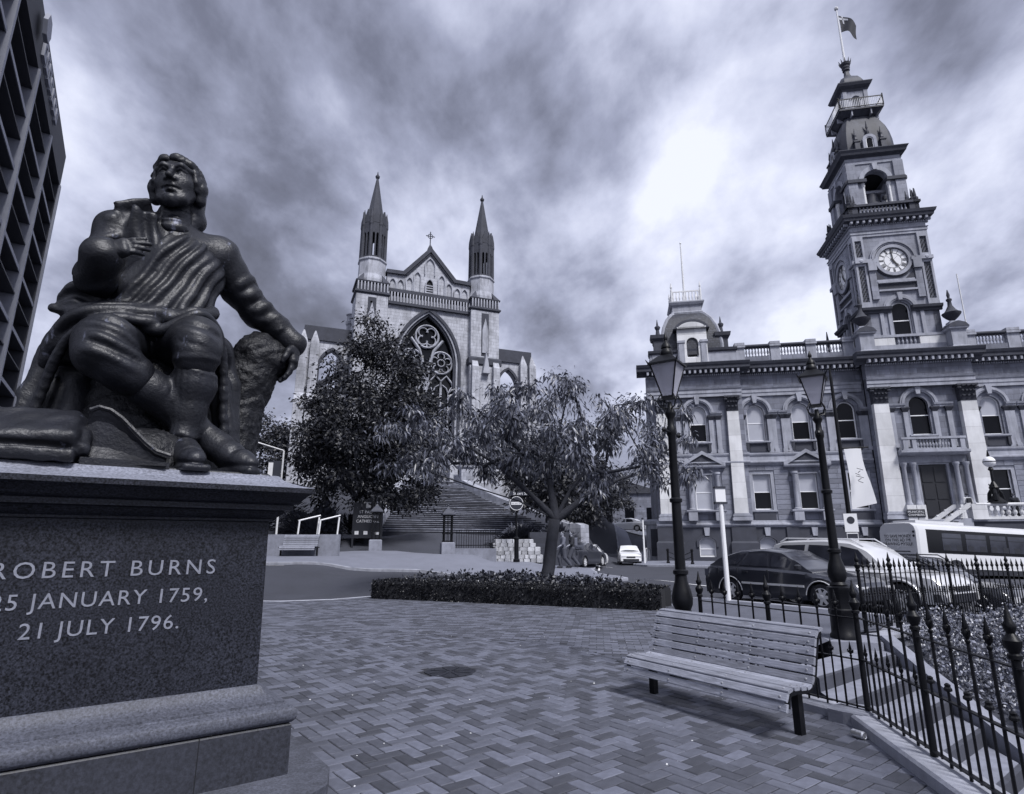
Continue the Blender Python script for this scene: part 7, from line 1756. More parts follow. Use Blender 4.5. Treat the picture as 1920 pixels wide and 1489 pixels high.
# ---- clipped box hedge round the tree bed
hp = [(-4.15, 19.0), (3.8, 15.65), (4.1, 16.6), (.4, 20.4), (-4.0, 19.75)]
hd = empty('clipped_hedge', 'low clipped dark box hedge around the small tree', 'hedge', (0, 18, 0))
def hedge_run(a, b, wd, h, seed, nm):
    a, b = v2(*a), v2(*b); d = (b - a); L_ = d.length; d.normalize(); n = v2(-d.y, d.x); mb_ = MB()
    rings = []
    for t in np.linspace(0, 1, 12):
        p = a + d * L_ * t; rings.append([(p.x - n.x * wd / 2 * e, p.y - 18 - n.y * wd / 2 * e, z) for e, z in ((1, -.05), (.98, h - .08), (.85, h - .03), (-.85, h - .03), (-.98, h - .08), (-1, -.05))])
    mb_.loft(rings); mb_.build('hedge_core', mat('hedge_core', .012, .9), hd)
    r = np.random.RandomState(seed); k = int(L_ * 1500); t = r.rand(k) * L_; f = r.rand(k); e = np.where(f < .42, -1, np.where(f < .6, 1, r.uniform(-1, 1, k))); z = np.where(f < .6, r.rand(k) * h, h - .02 + r.normal(size=k) * .018)
    off = e * wd / 2 + r.normal(size=k) * .018; bump = .02 * np.sin(t * 3.1 + z * 7) ; off = off + bump * np.sign(e)
    pos = np.stack([a.x + d.x * t + n.x * off, a.y - 18 + d.y * t + n.y * off, z], 1); dr = np.stack([n.x * e, n.y * e, np.where(f < .6, .3, 1.0)], 1) + r.normal(size=(k, 3)) * .6
    tag(link(nm, leaf_mesh(nm, pos, dr, .055 * (.7 + .6 * r.rand(k)), m_leaf4, .6, .1, seed), hd), kind='stuff')
hedge_run((-4.15, 19.15), (3.85, 15.85), .62, .52, 41, 'hedge_leaves'); hedge_run((-4.0, 19.7), (.5, 20.7), .5, .50, 42, 'hedge_leaves'); hedge_run((.5, 20.6), (4.1, 16.6), .5, .50, 43, 'hedge_leaves')
sheet('planter_bed', [(-3.9, 19.3), (3.8, 16.0), (4.0, 16.6), (.4, 20.5)], lambda x, y: .06, .8, m_soil)['kind'] = 'structure'
r = np.random.RandomState(51); k = 420; ps = []
while len(ps) < k:
    x, y = r.uniform(-3.8, 4), r.uniform(16.2, 20.2)
    if inside((x, y), [(-3.7, 19.5), (3.7, 16.3), (.4, 20.3)]): ps.append((x, y, .25 + .42 * r.rand() ** .7))
ps = np.array(ps)
tag(link('bedding_flowers', leaf_mesh('bedding_flowers', np.repeat(ps, 9, 0) + r.normal(size=(k * 9, 3)) * .05, r.normal(size=(k * 9, 3)) + np.array((0, 0, .4)), .12 * (.6 + .8 * r.rand(k * 9)), m_leaf3, .6, .2, 52)), 'straggling bedding plants inside the hedge', 'flowers', kind='stuff')
tag(link('bedding_blooms', leaf_mesh('bedding_blooms', ps[::4] + np.array((0, 0, .06)), r.normal(size=(len(ps[::4]), 3)) * .4 + np.array((0, -1, .6)), .075 * np.ones(len(ps[::4])), m_flower, .9, .0, 53)), 'small pale blooms among the bedding plants', 'flowers', kind='stuff')
# ---- flower bed by the steps
ps = []
while len(ps) < 2300:
    x, y = r.uniform(5.3, 13), r.uniform(5.2, 13)
    if inside((x, y), [(5.55, 6.9), (5.75, 9.2), (6.4, 10.2), (12, 12.6), (13, 9), (9, 8.4), (6.1, 6.7)]):
        hgt = .10 + .24 * min(1, max(0, (y - 7.6) / 2)) * (.4 + r.rand()) + .05 * sin(3 * x) ; ps.append((x, y, min(.05, bed_z(x, y)) + max(.05, hgt)))
ps = np.array(ps); K = np.repeat(ps, 16, 0) + r.normal(size=(len(ps) * 16, 3)) * np.array((.07, .07, .05))
tag(link('flower_bed_plants', leaf_mesh('flower_bed_plants', K, r.normal(size=K.shape) + np.array((0, 0, .7)), .048 * (.5 + r.rand(len(K))), mat('bedding_leaf', .13, .55, attr=.75), .6, .2, 54)), 'dense low plants with pale leaves filling the flower bed', 'plants', kind='stuff')
q = ps[r.rand(len(ps)) < .5]; tag(link('flower_bed_blooms', leaf_mesh('flower_bed_blooms', np.repeat(q, 4, 0) + r.normal(size=(len(q) * 4, 3)) * .05 + np.array((0, 0, .05)), r.normal(size=(len(q) * 4, 3)) * .5 + np.array((0, 0, 1)), .055 * np.ones(len(q) * 4) * .6, m_flower, .9, 0, 55)), 'tiny white flowers scattered over the flower bed', 'flowers', kind='stuff')
r = np.random.RandomState(57); m_lit = mat('fallen_petal', .6, .8); lp = np.stack([r.uniform(-3, 3.2, 110), r.uniform(4.2, 12, 110), np.full(110, .006)], 1)
tag(link('fallen_petals', leaf_mesh('fallen_petals', lp, np.concatenate([r.normal(size=(110, 2)), np.zeros((110, 1))], 1), .016 * (.5 + r.rand(110)), m_lit, .7, 0, 58, .05)), 'scattered pale petals and litter on the brick paving', 'litter', kind='stuff')
# ================================================================== vehicles
m_tyre = mat('tyre', .015, .85, bump=.2, bscale=60); m_rim = mat('alloy_rim', .6, .4, metal=.15); m_trimb = mat('black_trim', .02, .5); m_cglass = mat('car_glass', .03, .05, spec=.8, var=.4, vscale=1.5); m_chrome = mat('chrome', .6, .12, metal=1); m_lens = mat('lamp_lens', .55, .12, coat=.8); m_red = mat('rear_lens', .10, .2, coat=.5); m_plate_ = mat('number_plate', .65, .4)
def lerp_curve(c, x):
    for (a, b), (p, q) in zip(c[:-1], c[1:]):
        if x <= p:
            t = (x - a) / (p - a + 1e-9); t = t * t * (3 - 2 * t) * .5 + t * .5; return b + (q - b) * t
    return c[-1][1]
wb = MB(); wb.lathe([(.20, -.10), (.30, -.10), (.325, -.07), (.33, 0), (.325, .07), (.30, .10), (.20, .10)], 24); me_tyre = wb.mesh('tyre', m_tyre, smooth=40)
wb = MB(); wb.lathe([(.205, .06), (.222, .102), (.205, .108), (.19, .06)], 24)
for k in range(7):
    a = 2 * pi * k / 7; c, s = cos(a), sin(a); wb.add([(r * c - o * s, r * s + o * c, .106) for r, o in ((.03, -.05), (.20, -.035), (.20, .035), (.03, .05))] + [(r * c - o * s, r * s + o * c, .05) for r, o in ((.03, -.05), (.20, -.035), (.20, .035), (.03, .05))], [(0, 1, 2, 3), (0, 4, 5, 1), (3, 2, 6, 7)])
wb.lathe([(.055, .06), (.06, .11), (.03, .12)], 12); me_rim = wb.mesh('rim', m_rim)
def make_car(name, label, loc, rotz, body, L=4.35, W=1.70, belt=None, roof=None, wheels=(-1.28, 1.30), wr=.30, clear=.2, sides=None, ws=None, rw=None, cat='car', group=None, strip=True, rails=False, detail=True, tilt=0, flare=0):
    """x forward, origin on the ground at the middle; belt/roof: (x,z) curves; sides: window polygons (x,z); ws/rw: (x_base, x_top) of screens"""
    C = empty(name, label, cat, loc, rotz, group)
    if tilt: C.rotation_euler = (0, tilt, rotz)
    h = W / 2; x0, x1 = -L / 2, L / 2
    def hw(x): t = abs(x) / (L / 2); return h * (1 - .10 * t ** 4 - .05 * max(0, t - .8))
    def zl(x):
        z = clear
        for w_ in wheels:
            d = x - w_; R = wr + .075
            if abs(d) < R: z = max(z, wr + sqrt(R * R - d * d) - .02)
        if x > x1 - .25: z += (x - x1 + .25) * .3
        return z
    xs = sorted(set(list(np.linspace(x0, x1, 56)) + [w_ + q * (wr + .075) for w_ in wheels for q in (-1, -.96, -.86, .86, .96, 1)]))
    rings = []
    for x in xs:
        w_ = hw(x); zb = lerp_curve(belt, x); z0 = min(zl(x), zb - .05); zm = z0 + (zb - z0) * .55
        rings.append([(x, -w_ * .97, z0), (x, -w_, zm), (x, -w_ * .97, zb - .06), (x, -w_ * .90, zb), (x, -w_ * .45, zb + .025), (x, w_ * .45, zb + .025), (x, w_ * .90, zb), (x, w_ * .97, zb - .06), (x, w_, zm), (x, w_ * .97, z0)])
    mb_ = MB(); mb_.loft(rings, True, True, closed=True); bo = mb_.build('body', body, C, smooth=38)
    mb_ = MB(); mb_.box(x0 + .25, x1 - .25, -h * .86, h * .86, clear - .02, .55); mb_.build('underbody', m_trimb, C)
    gx0, gx1 = roof[0][0], roof[-1][0]; rg_ = []
    def rz(x): return lerp_curve(roof, x)
    def gside(x, z):
        zb = lerp_curve(belt, x); zr = max(rz(x), zb + .02); t = min(1, max(0, (z - zb) / (zr - zb + 1e-6))); return hw(x) * .90 * (1 - t) + hw(x) * .74 * t
    for x in np.linspace(gx0, gx1, 34):
        zb = lerp_curve(belt, x) - .02; zr = max(rz(x), zb + .01); w_ = hw(x) * .905; tf = min(1, (zr - zb) / .45); wt = w_ * (1 - .17 * tf)
        rg_.append([(x, -w_, zb), (x, -wt, zr - .05 * tf), (x, -wt * .88, zr - .01), (x, 0, zr + .02 * tf), (x, wt * .88, zr - .01), (x, wt, zr - .05 * tf), (x, w_, zb)])
    mb_ = MB(); mb_.loft(rg_, True, True, closed=False); cab = mb_.build('cabin', body, C, smooth=45)
    for poly in sides or []:
        for s in (-1, 1):
            mb_ = MB(); P = [(x, s * (gside(x, z) + .012), z) for x, z in poly]; P2 = [(x, y - s * .03, z) for x, y, z in P]; n = len(P); mb_.add(P + P2, [tuple(range(n))] + [(i, (i + 1) % n, (i + 1) % n + n, i + n) for i in range(n)]); mb_.build('side_window', m_cglass, cab)
    for nm, sc in (('windscreen', ws), ('rear_window', rw)):
        if not sc: continue
        xb, xt = sc; zb_, zt_ = lerp_curve(belt, xb) + .03, rz(xt) - .03; sg = 1 if nm == 'windscreen' else -1; P = []
        for x, z, f in ((xb, zb_, .80), (xt, zt_, .66)):
            for k in range(5):
                y = -1 + k / 2; P.append((x + sg * (.035 - .05 * y * y) , y * h * f, z + .025))
        mb_ = MB(); mb_.add(P, [(k, k + 1, k + 6, k + 5) for k in range(4)]); mb_.build(nm, m_cglass, cab)
    for w_ in wheels:
        for s in (-1, 1):
            wt_ = link('wheel', me_tyre, C, (w_, s * (h - .12), wr), rot=(-s * pi / 2, 0, 0), scale=(wr / .33,) * 3); wt_.name = 'wheel'; link('rim', me_rim, wt_)
            if flare:
                mb_ = MB(); mb_.tube([(w_ + (wr + .1) * cos(a), s * (hw(w_) + .0), wr + (wr + .1) * sin(a)) for a in np.linspace(-.1, pi + .1, 12)], flare, 6); mb_.build('wheel_flare', body, C, smooth=True)
    if detail:
        for s in (-1, 1):
            y = s * (hw(x1 - .1) * .66); zb = lerp_curve(belt, x1 - .12)
            mb_ = MB(); mb_.box(x1 - .22, x1 - .005, *sorted((s * h * .42, s * h * .88)), zb - .22, zb - .06); mb_.build('headlight', m_lens, C)
            zr_ = lerp_curve(belt, x0 + .1); mb_ = MB(); mb_.box(x0 - .005, x0 + .15, *sorted((s * h * .55, s * h * .9)), zr_ - .26, zr_ - .08); mb_.build('tail_light', m_red, C)
            xm = ws[0] - .12 if ws else 1; zz_ = lerp_curve(belt, xm) + .1; mb_ = MB(); mb_.lathe([(.03, -.06), (.075, -.04), (.085, .04), (.04, .07)], 8, (xm, s * (h + .07), zz_)); mb_.build('mirror', m_trimb if not rails else body, C)
            for xd in ([p[0][0] - .03 for p in (sides or [])] + [sides[0][1][0] + .03] if sides else []):
                mb_ = MB(); mb_.box(xd - .006, xd + .006, *sorted((s * (hw(xd) * .985), s * (hw(xd) + .004))), clear + .1, lerp_curve(belt, xd) - .03); mb_.build('door_gap', m_trimb, C)
            for p in (sides or [])[:2]:
                xd = p[0][0] + .12; zd = lerp_curve(belt, xd) - .13; mb_ = MB(); mb_.box(xd, xd + .17, *sorted((s * hw(xd) * .97, s * (hw(xd) + .012))), zd, zd + .04); mb_.build('door_handle', m_trimb, C)
            if strip:
                mb_ = MB(); zz_ = clear + (lerp_curve(belt, 0) - clear) * .42; mb_.box(wheels[0] + wr + .1, wheels[1] - wr - .1, *sorted((s * (h - .012), s * (h + .014))), zz_, zz_ + .05); mb_.build('rubbing_strip', m_rim, C)
                for w_ in wheels:
                    mb_ = MB(); mb_.tube([(w_ + (wr + .08) * cos(a), s * (hw(w_) * .985 + .008), wr - .02 + (wr + .08) * sin(a)) for a in np.linspace(.1, pi - .1, 14)], .014, 5); mb_.build('arch_trim', m_rim, C)
        mb_ = MB(); zf = lerp_curve(belt, x1 - .1); mb_.box(x1 - .08, x1 + .012, -h * .38, h * .38, zf - .2, zf - .08); mb_.build('grille', m_trimb, C)
        mb_ = MB(); mb_.box(x1 - .1, x1 + .02, -.26, .26, clear + .12, clear + .24); mb_.build('number_plate', m_plate_, C)
        for xx, d in ((x1, 1), (x0, -1)):
            mb_ = MB(); rr = [(xx - d * .22, -h * .95), (xx - d * .03, -h * .85), (xx + d * .045, -h * .4), (xx + d * .05, h * .4), (xx - d * .03, h * .85), (xx - d * .22, h * .95)]; mb_.loft([[(x, y, clear + .06), (x, y, clear + .24), (x - d * .06, y * .97, clear + .24), (x - d * .06, y * .97, clear + .06)] for x, y in rr]); mb_.build('bumper', m_trimb, C)
    if rails:
        for s in (-1, 1): mb_ = MB(); mb_.tube([(-1.9, s * h * .62, rz(-1.9) + .01), (-1.7, s * h * .62, rz(-1.7) + .07), (.2, s * h * .62, rz(.2) + .07), (.5, s * h * .62, rz(.5) + .01)], .02, 6); mb_.build('roof_rail', body, C)
    return C
m_p1 = mat('dark_metallic_paint', .035, .28, metal=.3, coat=.8); m_p2 = mat('silver_metallic_paint', .62, .3, metal=.3, coat=.7); m_p3 = mat('deep_dark_paint', .02, .22, metal=.2, coat=.8); m_p4 = mat('white_car_paint', .68, .3, coat=.7)
fw = v2(.523, -.852); lf = v2(.852, .523); CR = atan2(fw.y, fw.x); fr1 = v2(7.37, 14.705)
def carpos(front_right_wheel, wf, W): p = front_right_wheel - fw * wf + lf * (W / 2 - .12); return (p.x, p.y, .10 - .1 * max(0, (front_right_wheel - fr1).dot(lf)))
hatch_belt = [(-2.17, .78), (-2.05, .92), (-.2, .90), (.75, .86), (1.7, .74), (2.1, .62), (2.17, .5)]
make_car('hatchback_car', 'dark metallic hatchback parked nearest, beside the white post', carpos(fr1, 1.30, 1.70), CR, m_p1, belt=hatch_belt, roof=[(-2.02, .95), (-1.62, 1.18), (-1.0, 1.34), (-.3, 1.385), (.2, 1.34), (.55, 1.17), (1.08, .86)],
         sides=[[(-.98, .96), (-.12, .95), (-.14, 1.27), (-.72, 1.27)], [(-.04, .95), (.78, .92), (.36, 1.18), (-.02, 1.27)], [(-1.62, .99), (-1.06, .97), (-.82, 1.26), (-1.1, 1.24)]], ws=(.95, .42), rw=(-1.85, -1.2))
suv_belt = [(-2.36, .95), (-2.25, 1.12), (-.2, 1.10), (.95, 1.08), (1.25, 1.06), (2.1, .98), (2.32, .8), (2.38, .6)]
suv_roof = [(-2.28, 1.15), (-2.12, 1.70), (-1.7, 1.80), (-.5, 1.83), (.2, 1.77), (.55, 1.62), (1.15, 1.08)]
suv_side = [[(-1.02, 1.17), (-.12, 1.16), (-.12, 1.66), (-.92, 1.69)], [(-.02, 1.16), (.84, 1.14), (.42, 1.57), (-.02, 1.66)], [(-2.02, 1.20), (-1.12, 1.17), (-1.04, 1.69), (-1.78, 1.67), (-2.06, 1.45)]]
make_car('sport_utility_car', 'pale silver four-wheel drive parked between the dark hatchback and dark four-wheel drive', carpos(fr1 + lf * 2.02 + fw * .75, 1.40, 1.88), CR, m_p2, 4.76, 1.88, suv_belt, suv_roof, (-1.39, 1.40), .385, .34, suv_side, (1.02, .50), (-2.2, -2.1), 'car', None, False, True, True, 0, .035)
make_car('sport_utility_car', 'dark four-wheel drive parked furthest right, against the bus', carpos(fr1 + lf * 4.15 + fw * 1.35, 1.40, 1.86), CR, m_p3, 4.7, 1.86, [(x * .985, z - .06) for x, z in suv_belt], [(x * .985, z - .10) for x, z in suv_roof], (-1.37, 1.40), .38, .34, [[(x * .985, z - .08) for x, z in p] for p in suv_side], (1.0, .48), (-2.15, -2.05), 'car', None, False, True, True, 0, .035).scale = (.96, .96, .93)
sed_belt = [(-2.2, .75), (-2.1, .98), (-1.2, .98), (-.2, .92), (.9, .90), (1.8, .80), (2.15, .68), (2.2, .5)]; sed_roof = [(-1.55, .98), (-.95, 1.30), (-.4, 1.40), (.1, 1.38), (.45, 1.22), (1.02, .90)]; sed_side = [[(-.95, 1.0), (-.1, .97), (-.1, 1.31), (-.7, 1.28)], [(0, .97), (.75, .94), (.36, 1.22), (0, 1.31)]]
def sedan(label, x, y, a, paint, z=None, sc=1.0, detail=False, group=None):
    c = make_car('sedan_car', label, (x, y, (G(x, y) if z is None else z) + .01), a, paint, 4.4, 1.74, sed_belt, sed_roof, (-1.3, 1.35), .31, .19, sed_side, (.9, .38), (-1.45, -.9), 'car', group, False, False, detail); c.scale = (sc,) * 3; return c
sedan('white sedan driving out of the side street towards the square', 9.2, 48.2, radians(-97), m_p4, None, 1.0, True)
for lab, x, y, a, pt in (('white sedan nearest under the side-street trees', 4.9, 40.5, 62, m_p4), ('pale parked car second along under the side-street trees', 5.7, 46.5, 64, m_p2), ('dark parked car half hidden behind the walking couple', 4.1, 36.5, 60, m_p1), ('white car crossing the far end of the side street', 12.6, 66, 150, m_p4), ('silver car furthest along the parked row in the side street', 7.0, 55.0, 66, m_p2)):
    sedan(lab, x, y, radians(a), pt, None, 1.0, False, 'cars in the side street')
# ---- bus
BA, BT = radians(13), radians(2.4)
bus = empty('city_bus', 'white single-deck bus with dark window band stopped before the town hall', 'bus', (20.6, 31.0, -.18), 0); bus.rotation_euler = (0, BT, BA)
BLn, BWn, BHn = 11.0, 2.4, 2.86
m_busw = mat('bus_white_paint', .58, .32, coat=.6, var=.06, vscale=1); m_tint = mat('tinted_band', .006, .1, spec=.3)
def bb(nm, x0, x1, y0, y1, z0, z1, m, par=None):
    mb_ = MB(); mb_.box(x0, x1, y0, y1, z0, z1); return mb_.build(nm, m, par or bus)
prof = [(0.0, .35), (.0, 2.45), (.10, 2.70), (.32, BHn - .02), (.7, BHn), (BWn - .7, BHn), (BWn - .32, BHn - .02), (BWn - .1, 2.70), (BWn, 2.45), (BWn, .35)]
mb_ = MB(); mb_.loft([[(x, y if k else y * .94 + .07, z if k else z * .985) for y, z in prof] for x, k in ((-.02, 0), (.10, 1), (BLn - .1, 1), (BLn, 1))]); body_ = mb_.build('body', m_busw, bus, smooth=30)
bb('roof_pod', .5, 3.6, .5, BWn - .5, BHn, BHn + .14, m_busw)
bb('window_band', .55, BLn - .2, -.012, .02, 1.35, 2.52, m_tint)
for k, (a, b) in enumerate(((1.5, 2.7), (3.0, 4.3), (4.55, 5.6), (5.75, 6.9), (7.1, 8.3), (8.5, 9.7))):
    mb_ = MB(); mb_.box(a, b, -.018, -.010, 1.50, 2.36); mb_.build('side_window', mat('bus_window', .04, .06, spec=.5, var=.5, vscale=1.2), bus)
    bb('window_bar', a, b, -.024, -.012, 2.10, 2.14, m_trimb)
for k in range(7): bb('seat_back', 1.6 + k * .75, 1.95 + k * .75, -.024, -.019, 1.50, 1.78, m_trimb)
for x in (2.2, 8.2):
    o = link('wheel', me_tyre, bus, (x, .14, .45), rot=(pi / 2, 0, 0), scale=(1.4,) * 3); link('rim', me_rim, o); mb_ = MB(); mb_.lathe([(.56, -.02), (.56, .02)], 20); q = mb_.build('wheel_arch', m_trimb, bus, (x, -.005, .5)); q.rotation_euler = (pi / 2, 0, 0)
bb('skirt', .1, BLn - .1, -.008, .02, .35, .62, m_trimb)
ad = bb('rear_panel', -.03, -.012, .45, BWn - .42, 1.35, 2.40, m_busw)
bb('ad_frame', -.036, -.028, .52, BWn - .52, 1.62, 2.34, m_plate_, ad)
for i, s in enumerate(('TO SAVE MONEY', 'ON THIS AD I\'M', 'DRAWING MYSELF.')): letters(ad, s, .22, m_black, (-.042, BWn / 2, 2.08 - .2 * i), (pi / 2, 0, -pi / 2), .002)
mb_ = MB(); mb_.add([(-.04, 1.3, 1.62), (-.04, 1.1, 1.62), (-.04, 1.3, 1.45)], [(0, 1, 2)]); mb_.build('speech_tail', m_plate_, ad); bb('ad_line', -.034, -.028, .5, BWn - .5, 1.36, 1.41, m_trimb, ad)
for z in (2.42, 2.22):
    mb_ = MB(); mb_.lathe([(.06, 0), (.06, .02)], 12); q = mb_.build('tail_light', m_trimb, bus, (-.02, .2, z - .05)); q.rotation_euler = (0, -pi / 2, 0)
# ================================================================== people (one continuous body; clothes and hair are children)
m_skin = mat('skin', .34, .55); m_hairp = mat('dark_hair', .03, .6); m_shirt_l = mat('pale_cloth', .6, .8, var=.1); m_shirt_m = mat('grey_cloth', .12, .85, var=.15); m_shirt_d = mat('dark_cloth', .02, .85, var=.15); m_jean = mat('denim', .06, .85, var=.15); m_khaki = mat('light_trousers', .42, .85, var=.1)
def person(label, loc, rotz, H, legs, arms, top, bottom, pack=None, hair=m_hairp, lean=0.0, group=None):
    """x right, -y forward; legs: ((knee),(ankle)) per side (L,R) in units of height, arms likewise ((elbow),(wrist))"""
    T = empty('person', label, 'person', loc, rotz, group); U = lambda p: np.array(p) * H
    hipz, shz, hd = .52, .815, .935
    def fig(S, r, what):
        for s, (k, a) in zip((-1, 1), legs):
            if what in ('b', 'l'): S.path([U((s * .045, 0, hipz)), U(k), U(a)], [(.058 + r) * H, (.040 + r) * H, (.026 + r * 1.1) * H], .02 * H)
            if what in ('b', 'f'): S.path([U((a[0], a[1] + .012, a[2] - .02)), U((a[0], a[1] - .085, a[2] - .03))], [(.026 + r) * H, (.020 + r) * H], .01)
        if what in ('b', 't'): 
            S.ell(U((0, lean * .3, .60)), U((.085 + r, .062 + r, .10)), .03 * H); S.ell(U((0, lean * .7, .74)), U((.10 + r, .066 + r, .10)), .04 * H); S.cone(U((-.085, lean, .80)), U((.085, lean, .80)), (.04 + r) * H, (.04 + r) * H, .03 * H)
        if what in ('b', 'l'): S.ell(U((0, 0, .52)), U((.088 + r, .066 + r, .055)), .03 * H)
        for s, (e, w_) in zip((-1, 1), arms):
            e, w_ = U(e), U(w_); sh = U((s * .105, lean, .795))
            if what in ('b', 't'): S.path([sh, e], [(.036 + r) * H, (.028 + r) * H], .02 * H)
            if what == 'b':
                S.path([e, w_], [.027 * H, .019 * H], .01); d = (w_ - e) / np.linalg.norm(w_ - e); S.path([w_, w_ + d * .05 * H], [.022 * H, .018 * H], .008)
                for q in (-1, 0, 1, 2): S.path([w_ + d * .045 * H + np.array((0, q * .008 - .004, 0)) * H, w_ + d * .085 * H + np.array((0, q * .010 - .005, -.006)) * H], .0068 * H, .003)
                S.path([w_ + d * .02 * H, w_ + d * .05 * H + np.array((0, -.022, 0)) * H], .008 * H, .004)
            elif what == 't': S.path([e, e + (w_ - e) * .15], [(.028 + r) * H, (.026 + r) * H], .01)
        if what == 'b':
            S.cone(U((0, lean, .82)), U((0, lean - .005, .88)), .030 * H, .030 * H, .02); S.ell(U((0, lean, .945)), U((.046, .055, .058)), .01); S.ell(U((0, lean - .02, .915)), U((.036, .040, .042)), .02)
            S.cone(U((0, lean - .052, .938)), U((0, lean - .064, .922)), .006 * H, .010 * H, .006); S.path([U((-.03, lean - .046, .952)), U((.03, lean - .046, .952))], .007 * H, .008)
            for s in (-1, 1): S.ell(U((s * .018, lean - .056, .941)), U((.010, .008, .006)), .004, 's'); S.ell(U((s * .047, lean, .932)), U((.006, .012, .017)), .004)
            S.path([U((-.015, lean - .056, .904)), U((.015, lean - .056, .904))], .004 * H, .003, 's')
    def go(nm, what, r, m, h_=.017):
        S = SDF((-.45 * H, -.5 * H, -.03), (.45 * H, .5 * H, 1.04 * H), h_); fig(S, r, what); return link(nm, S.mesh(nm, m), T)
    go('body', 'b', 0, m_skin); go('shirt', 't', .017, top, .02); go('trousers', 'l', .016, bottom, .02); tag(go('shoes', 'f', .015, m_shirt_d, .02), kind='stuff')
    S = SDF((-.1 * H, -.1 * H, .85 * H), (.1 * H, .12 * H, 1.05 * H), .014); S.ell(U((0, lean + .012, .958)), U((.053, .055, .054)), .01); S.ell(U((0, lean - .06, .925)), U((.05, .05, .045)), .01, 's'); link('hair', S.mesh('hair', hair), T)
    if pack:
        S = SDF((-.15 * H, -.1 * H, .5 * H), (.15 * H, .25 * H, .9 * H), .02); S.rbox(U((0, lean + .105, .70)), U((.08, .05, .12)), .04, .02); 
        for s in (-1, 1): S.path([U((s * .06, lean + .08, .79)), U((s * .065, lean, .845)), U((s * .06, lean - .07, .77)), U((s * .06, lean + .03, .64))], .012 * H, .01)
        link('backpack', S.mesh('backpack', pack), T)
    return T
stride = [((-.05, -.10, .29), (-.05, -.05, .05)), ((.05, .03, .28), (.05, .20, .08))]; stride2 = [((-.05, .04, .28), (-.05, .20, .09)), ((.05, -.10, .29), (.05, -.08, .04))]
swing = [((-.14, .05, .66), (-.13, -.06, .56)), ((.14, -.04, .65), (.13, -.13, .60))]
g0 = lambda x, y: G(x, y) + .11
person('walking person with grey top and dark trousers, arm bent, on the far footpath', (2.55, 30.6, g0(2.55, 30.6)), radians(-76), 1.78, stride, swing, m_shirt_m, m_jean)
person('walking person in black with a backpack, behind the other walker', (3.05, 31.2, g0(3.05, 31.2)), radians(-80), 1.80, stride2, swing, m_shirt_d, m_jean, m_shirt_m)
stand = [((-.05, -.02, .28), (-.05, .01, .045)), ((.05, .01, .28), (.055, .03, .045))]; hang = [((-.145, .02, .64), (-.14, -.03, .49)), ((.145, .02, .64), (.14, -.03, .49))]
person('person in white shirt and light trousers with a dark backpack at the town hall door', th_world(20.15, -4.2, 3.12), TH_A + pi, 1.78, stand, hang, m_shirt_l, m_khaki, m_shirt_d)
person('dark-clothed person standing behind the terrace balustrade', th_world(22.75, -4.5, 3.12), TH_A + pi * .8, 1.70, stand, hang, m_shirt_d, m_shirt_d)
# ================================================================== far buildings, signs and small street things
def obx(mb_, pts, w, z0, z1): return mb_
m_off = mat('office_concrete', .035, .7, var=.12, vscale=1.5, bump=.15, bscale=20); m_offl = mat('office_pier', .24, .6, var=.1, vscale=1.5); m_offg = mat('office_glass', .004, .2, spec=.2)
OD = v2(.538, -.843); OA = atan2(OD.y, OD.x)
of = empty('office_building', 'dark modern office block with deep egg-crate balconies at the left edge', 'office building', (-33.7, 39.0, 0), OA)
# local x runs along the face towards the camera, face looks to +y side that sees the square
fy = 1; HT = 30.0; BAY = 6.6; FL = 3.25
def ob(nm, x0, x1, y0, y1, z0, z1, m, par=None):
    mb_ = MB(); mb_.box(x0, x1, y0, y1, z0, z1); return mb_.build(nm, m, par or of)
ob('core', 0.2, 38, -16, -2.0, 0, HT - .2, m_offg); ob('fascia', -.2, 38, -1.6, .05, HT - 2.6, HT, m_off); ob('end_wall', -.25, .2, -16, .0, 0, HT - .1, m_off)
for k in range(7):
    ob('pier', k * BAY - .16, k * BAY + .16, -2.0, .14, 0, HT - 2.6, m_offl)
for f in range(9):
    z = HT - 2.6 - (f + 1) * FL
    for k in range(6):
        ob('balcony_slab', k * BAY + .2, (k + 1) * BAY - .2, -1.5, -.05, z, z + .22, m_off)
        ob('sun_shelf', k * BAY + .16, (k + 1) * BAY - .16, -1.3, -.02, z + FL * .56, z + FL * .56 + .1, m_off); ob('slab_edge', k * BAY + .16, (k + 1) * BAY - .16, -.05, -.01, z, z + .24, m_offl)
mb_ = MB(); mb_.lathe([(.75, 0), (.75, .2)], 6); q = mb_.build('sign_plate', m_offl, of, (15.2, .3, HT - 1.3)); q.rotation_euler = (-pi / 2, 0, 0)
for k, (w, h) in enumerate(((.8, 1.1), (.7, 1.1), (.8, 1.1), (.6, .9), (.6, .9), (.7, .9), (.6, .9))):
    x = 13.2 - k * 1.05; mb_ = MB(); mb_.ringxz([(x - w / 2, HT - 1.3 - h / 2), (x + w / 2, HT - 1.3 - h / 2), (x + w / 2, HT - 1.3 + h / 2), (x - w / 2, HT - 1.3 + h / 2)], [(x - w / 5, HT - 1.3 - h / 4), (x + w / 5, HT - 1.3 - h / 4), (x + w / 5, HT - 1.3 + h / 4), (x - w / 5, HT - 1.3 + h / 4)], .05, .2); mb_.build('sign_block', m_offl, of)
pb = empty('pale_building', 'low pale building with a pitched roof at the far left edge', 'building', (-52, 58, 1.5), radians(20))
def pbx(nm, f, m): mb_ = MB(); f(mb_); return mb_.build(nm, m, pb)
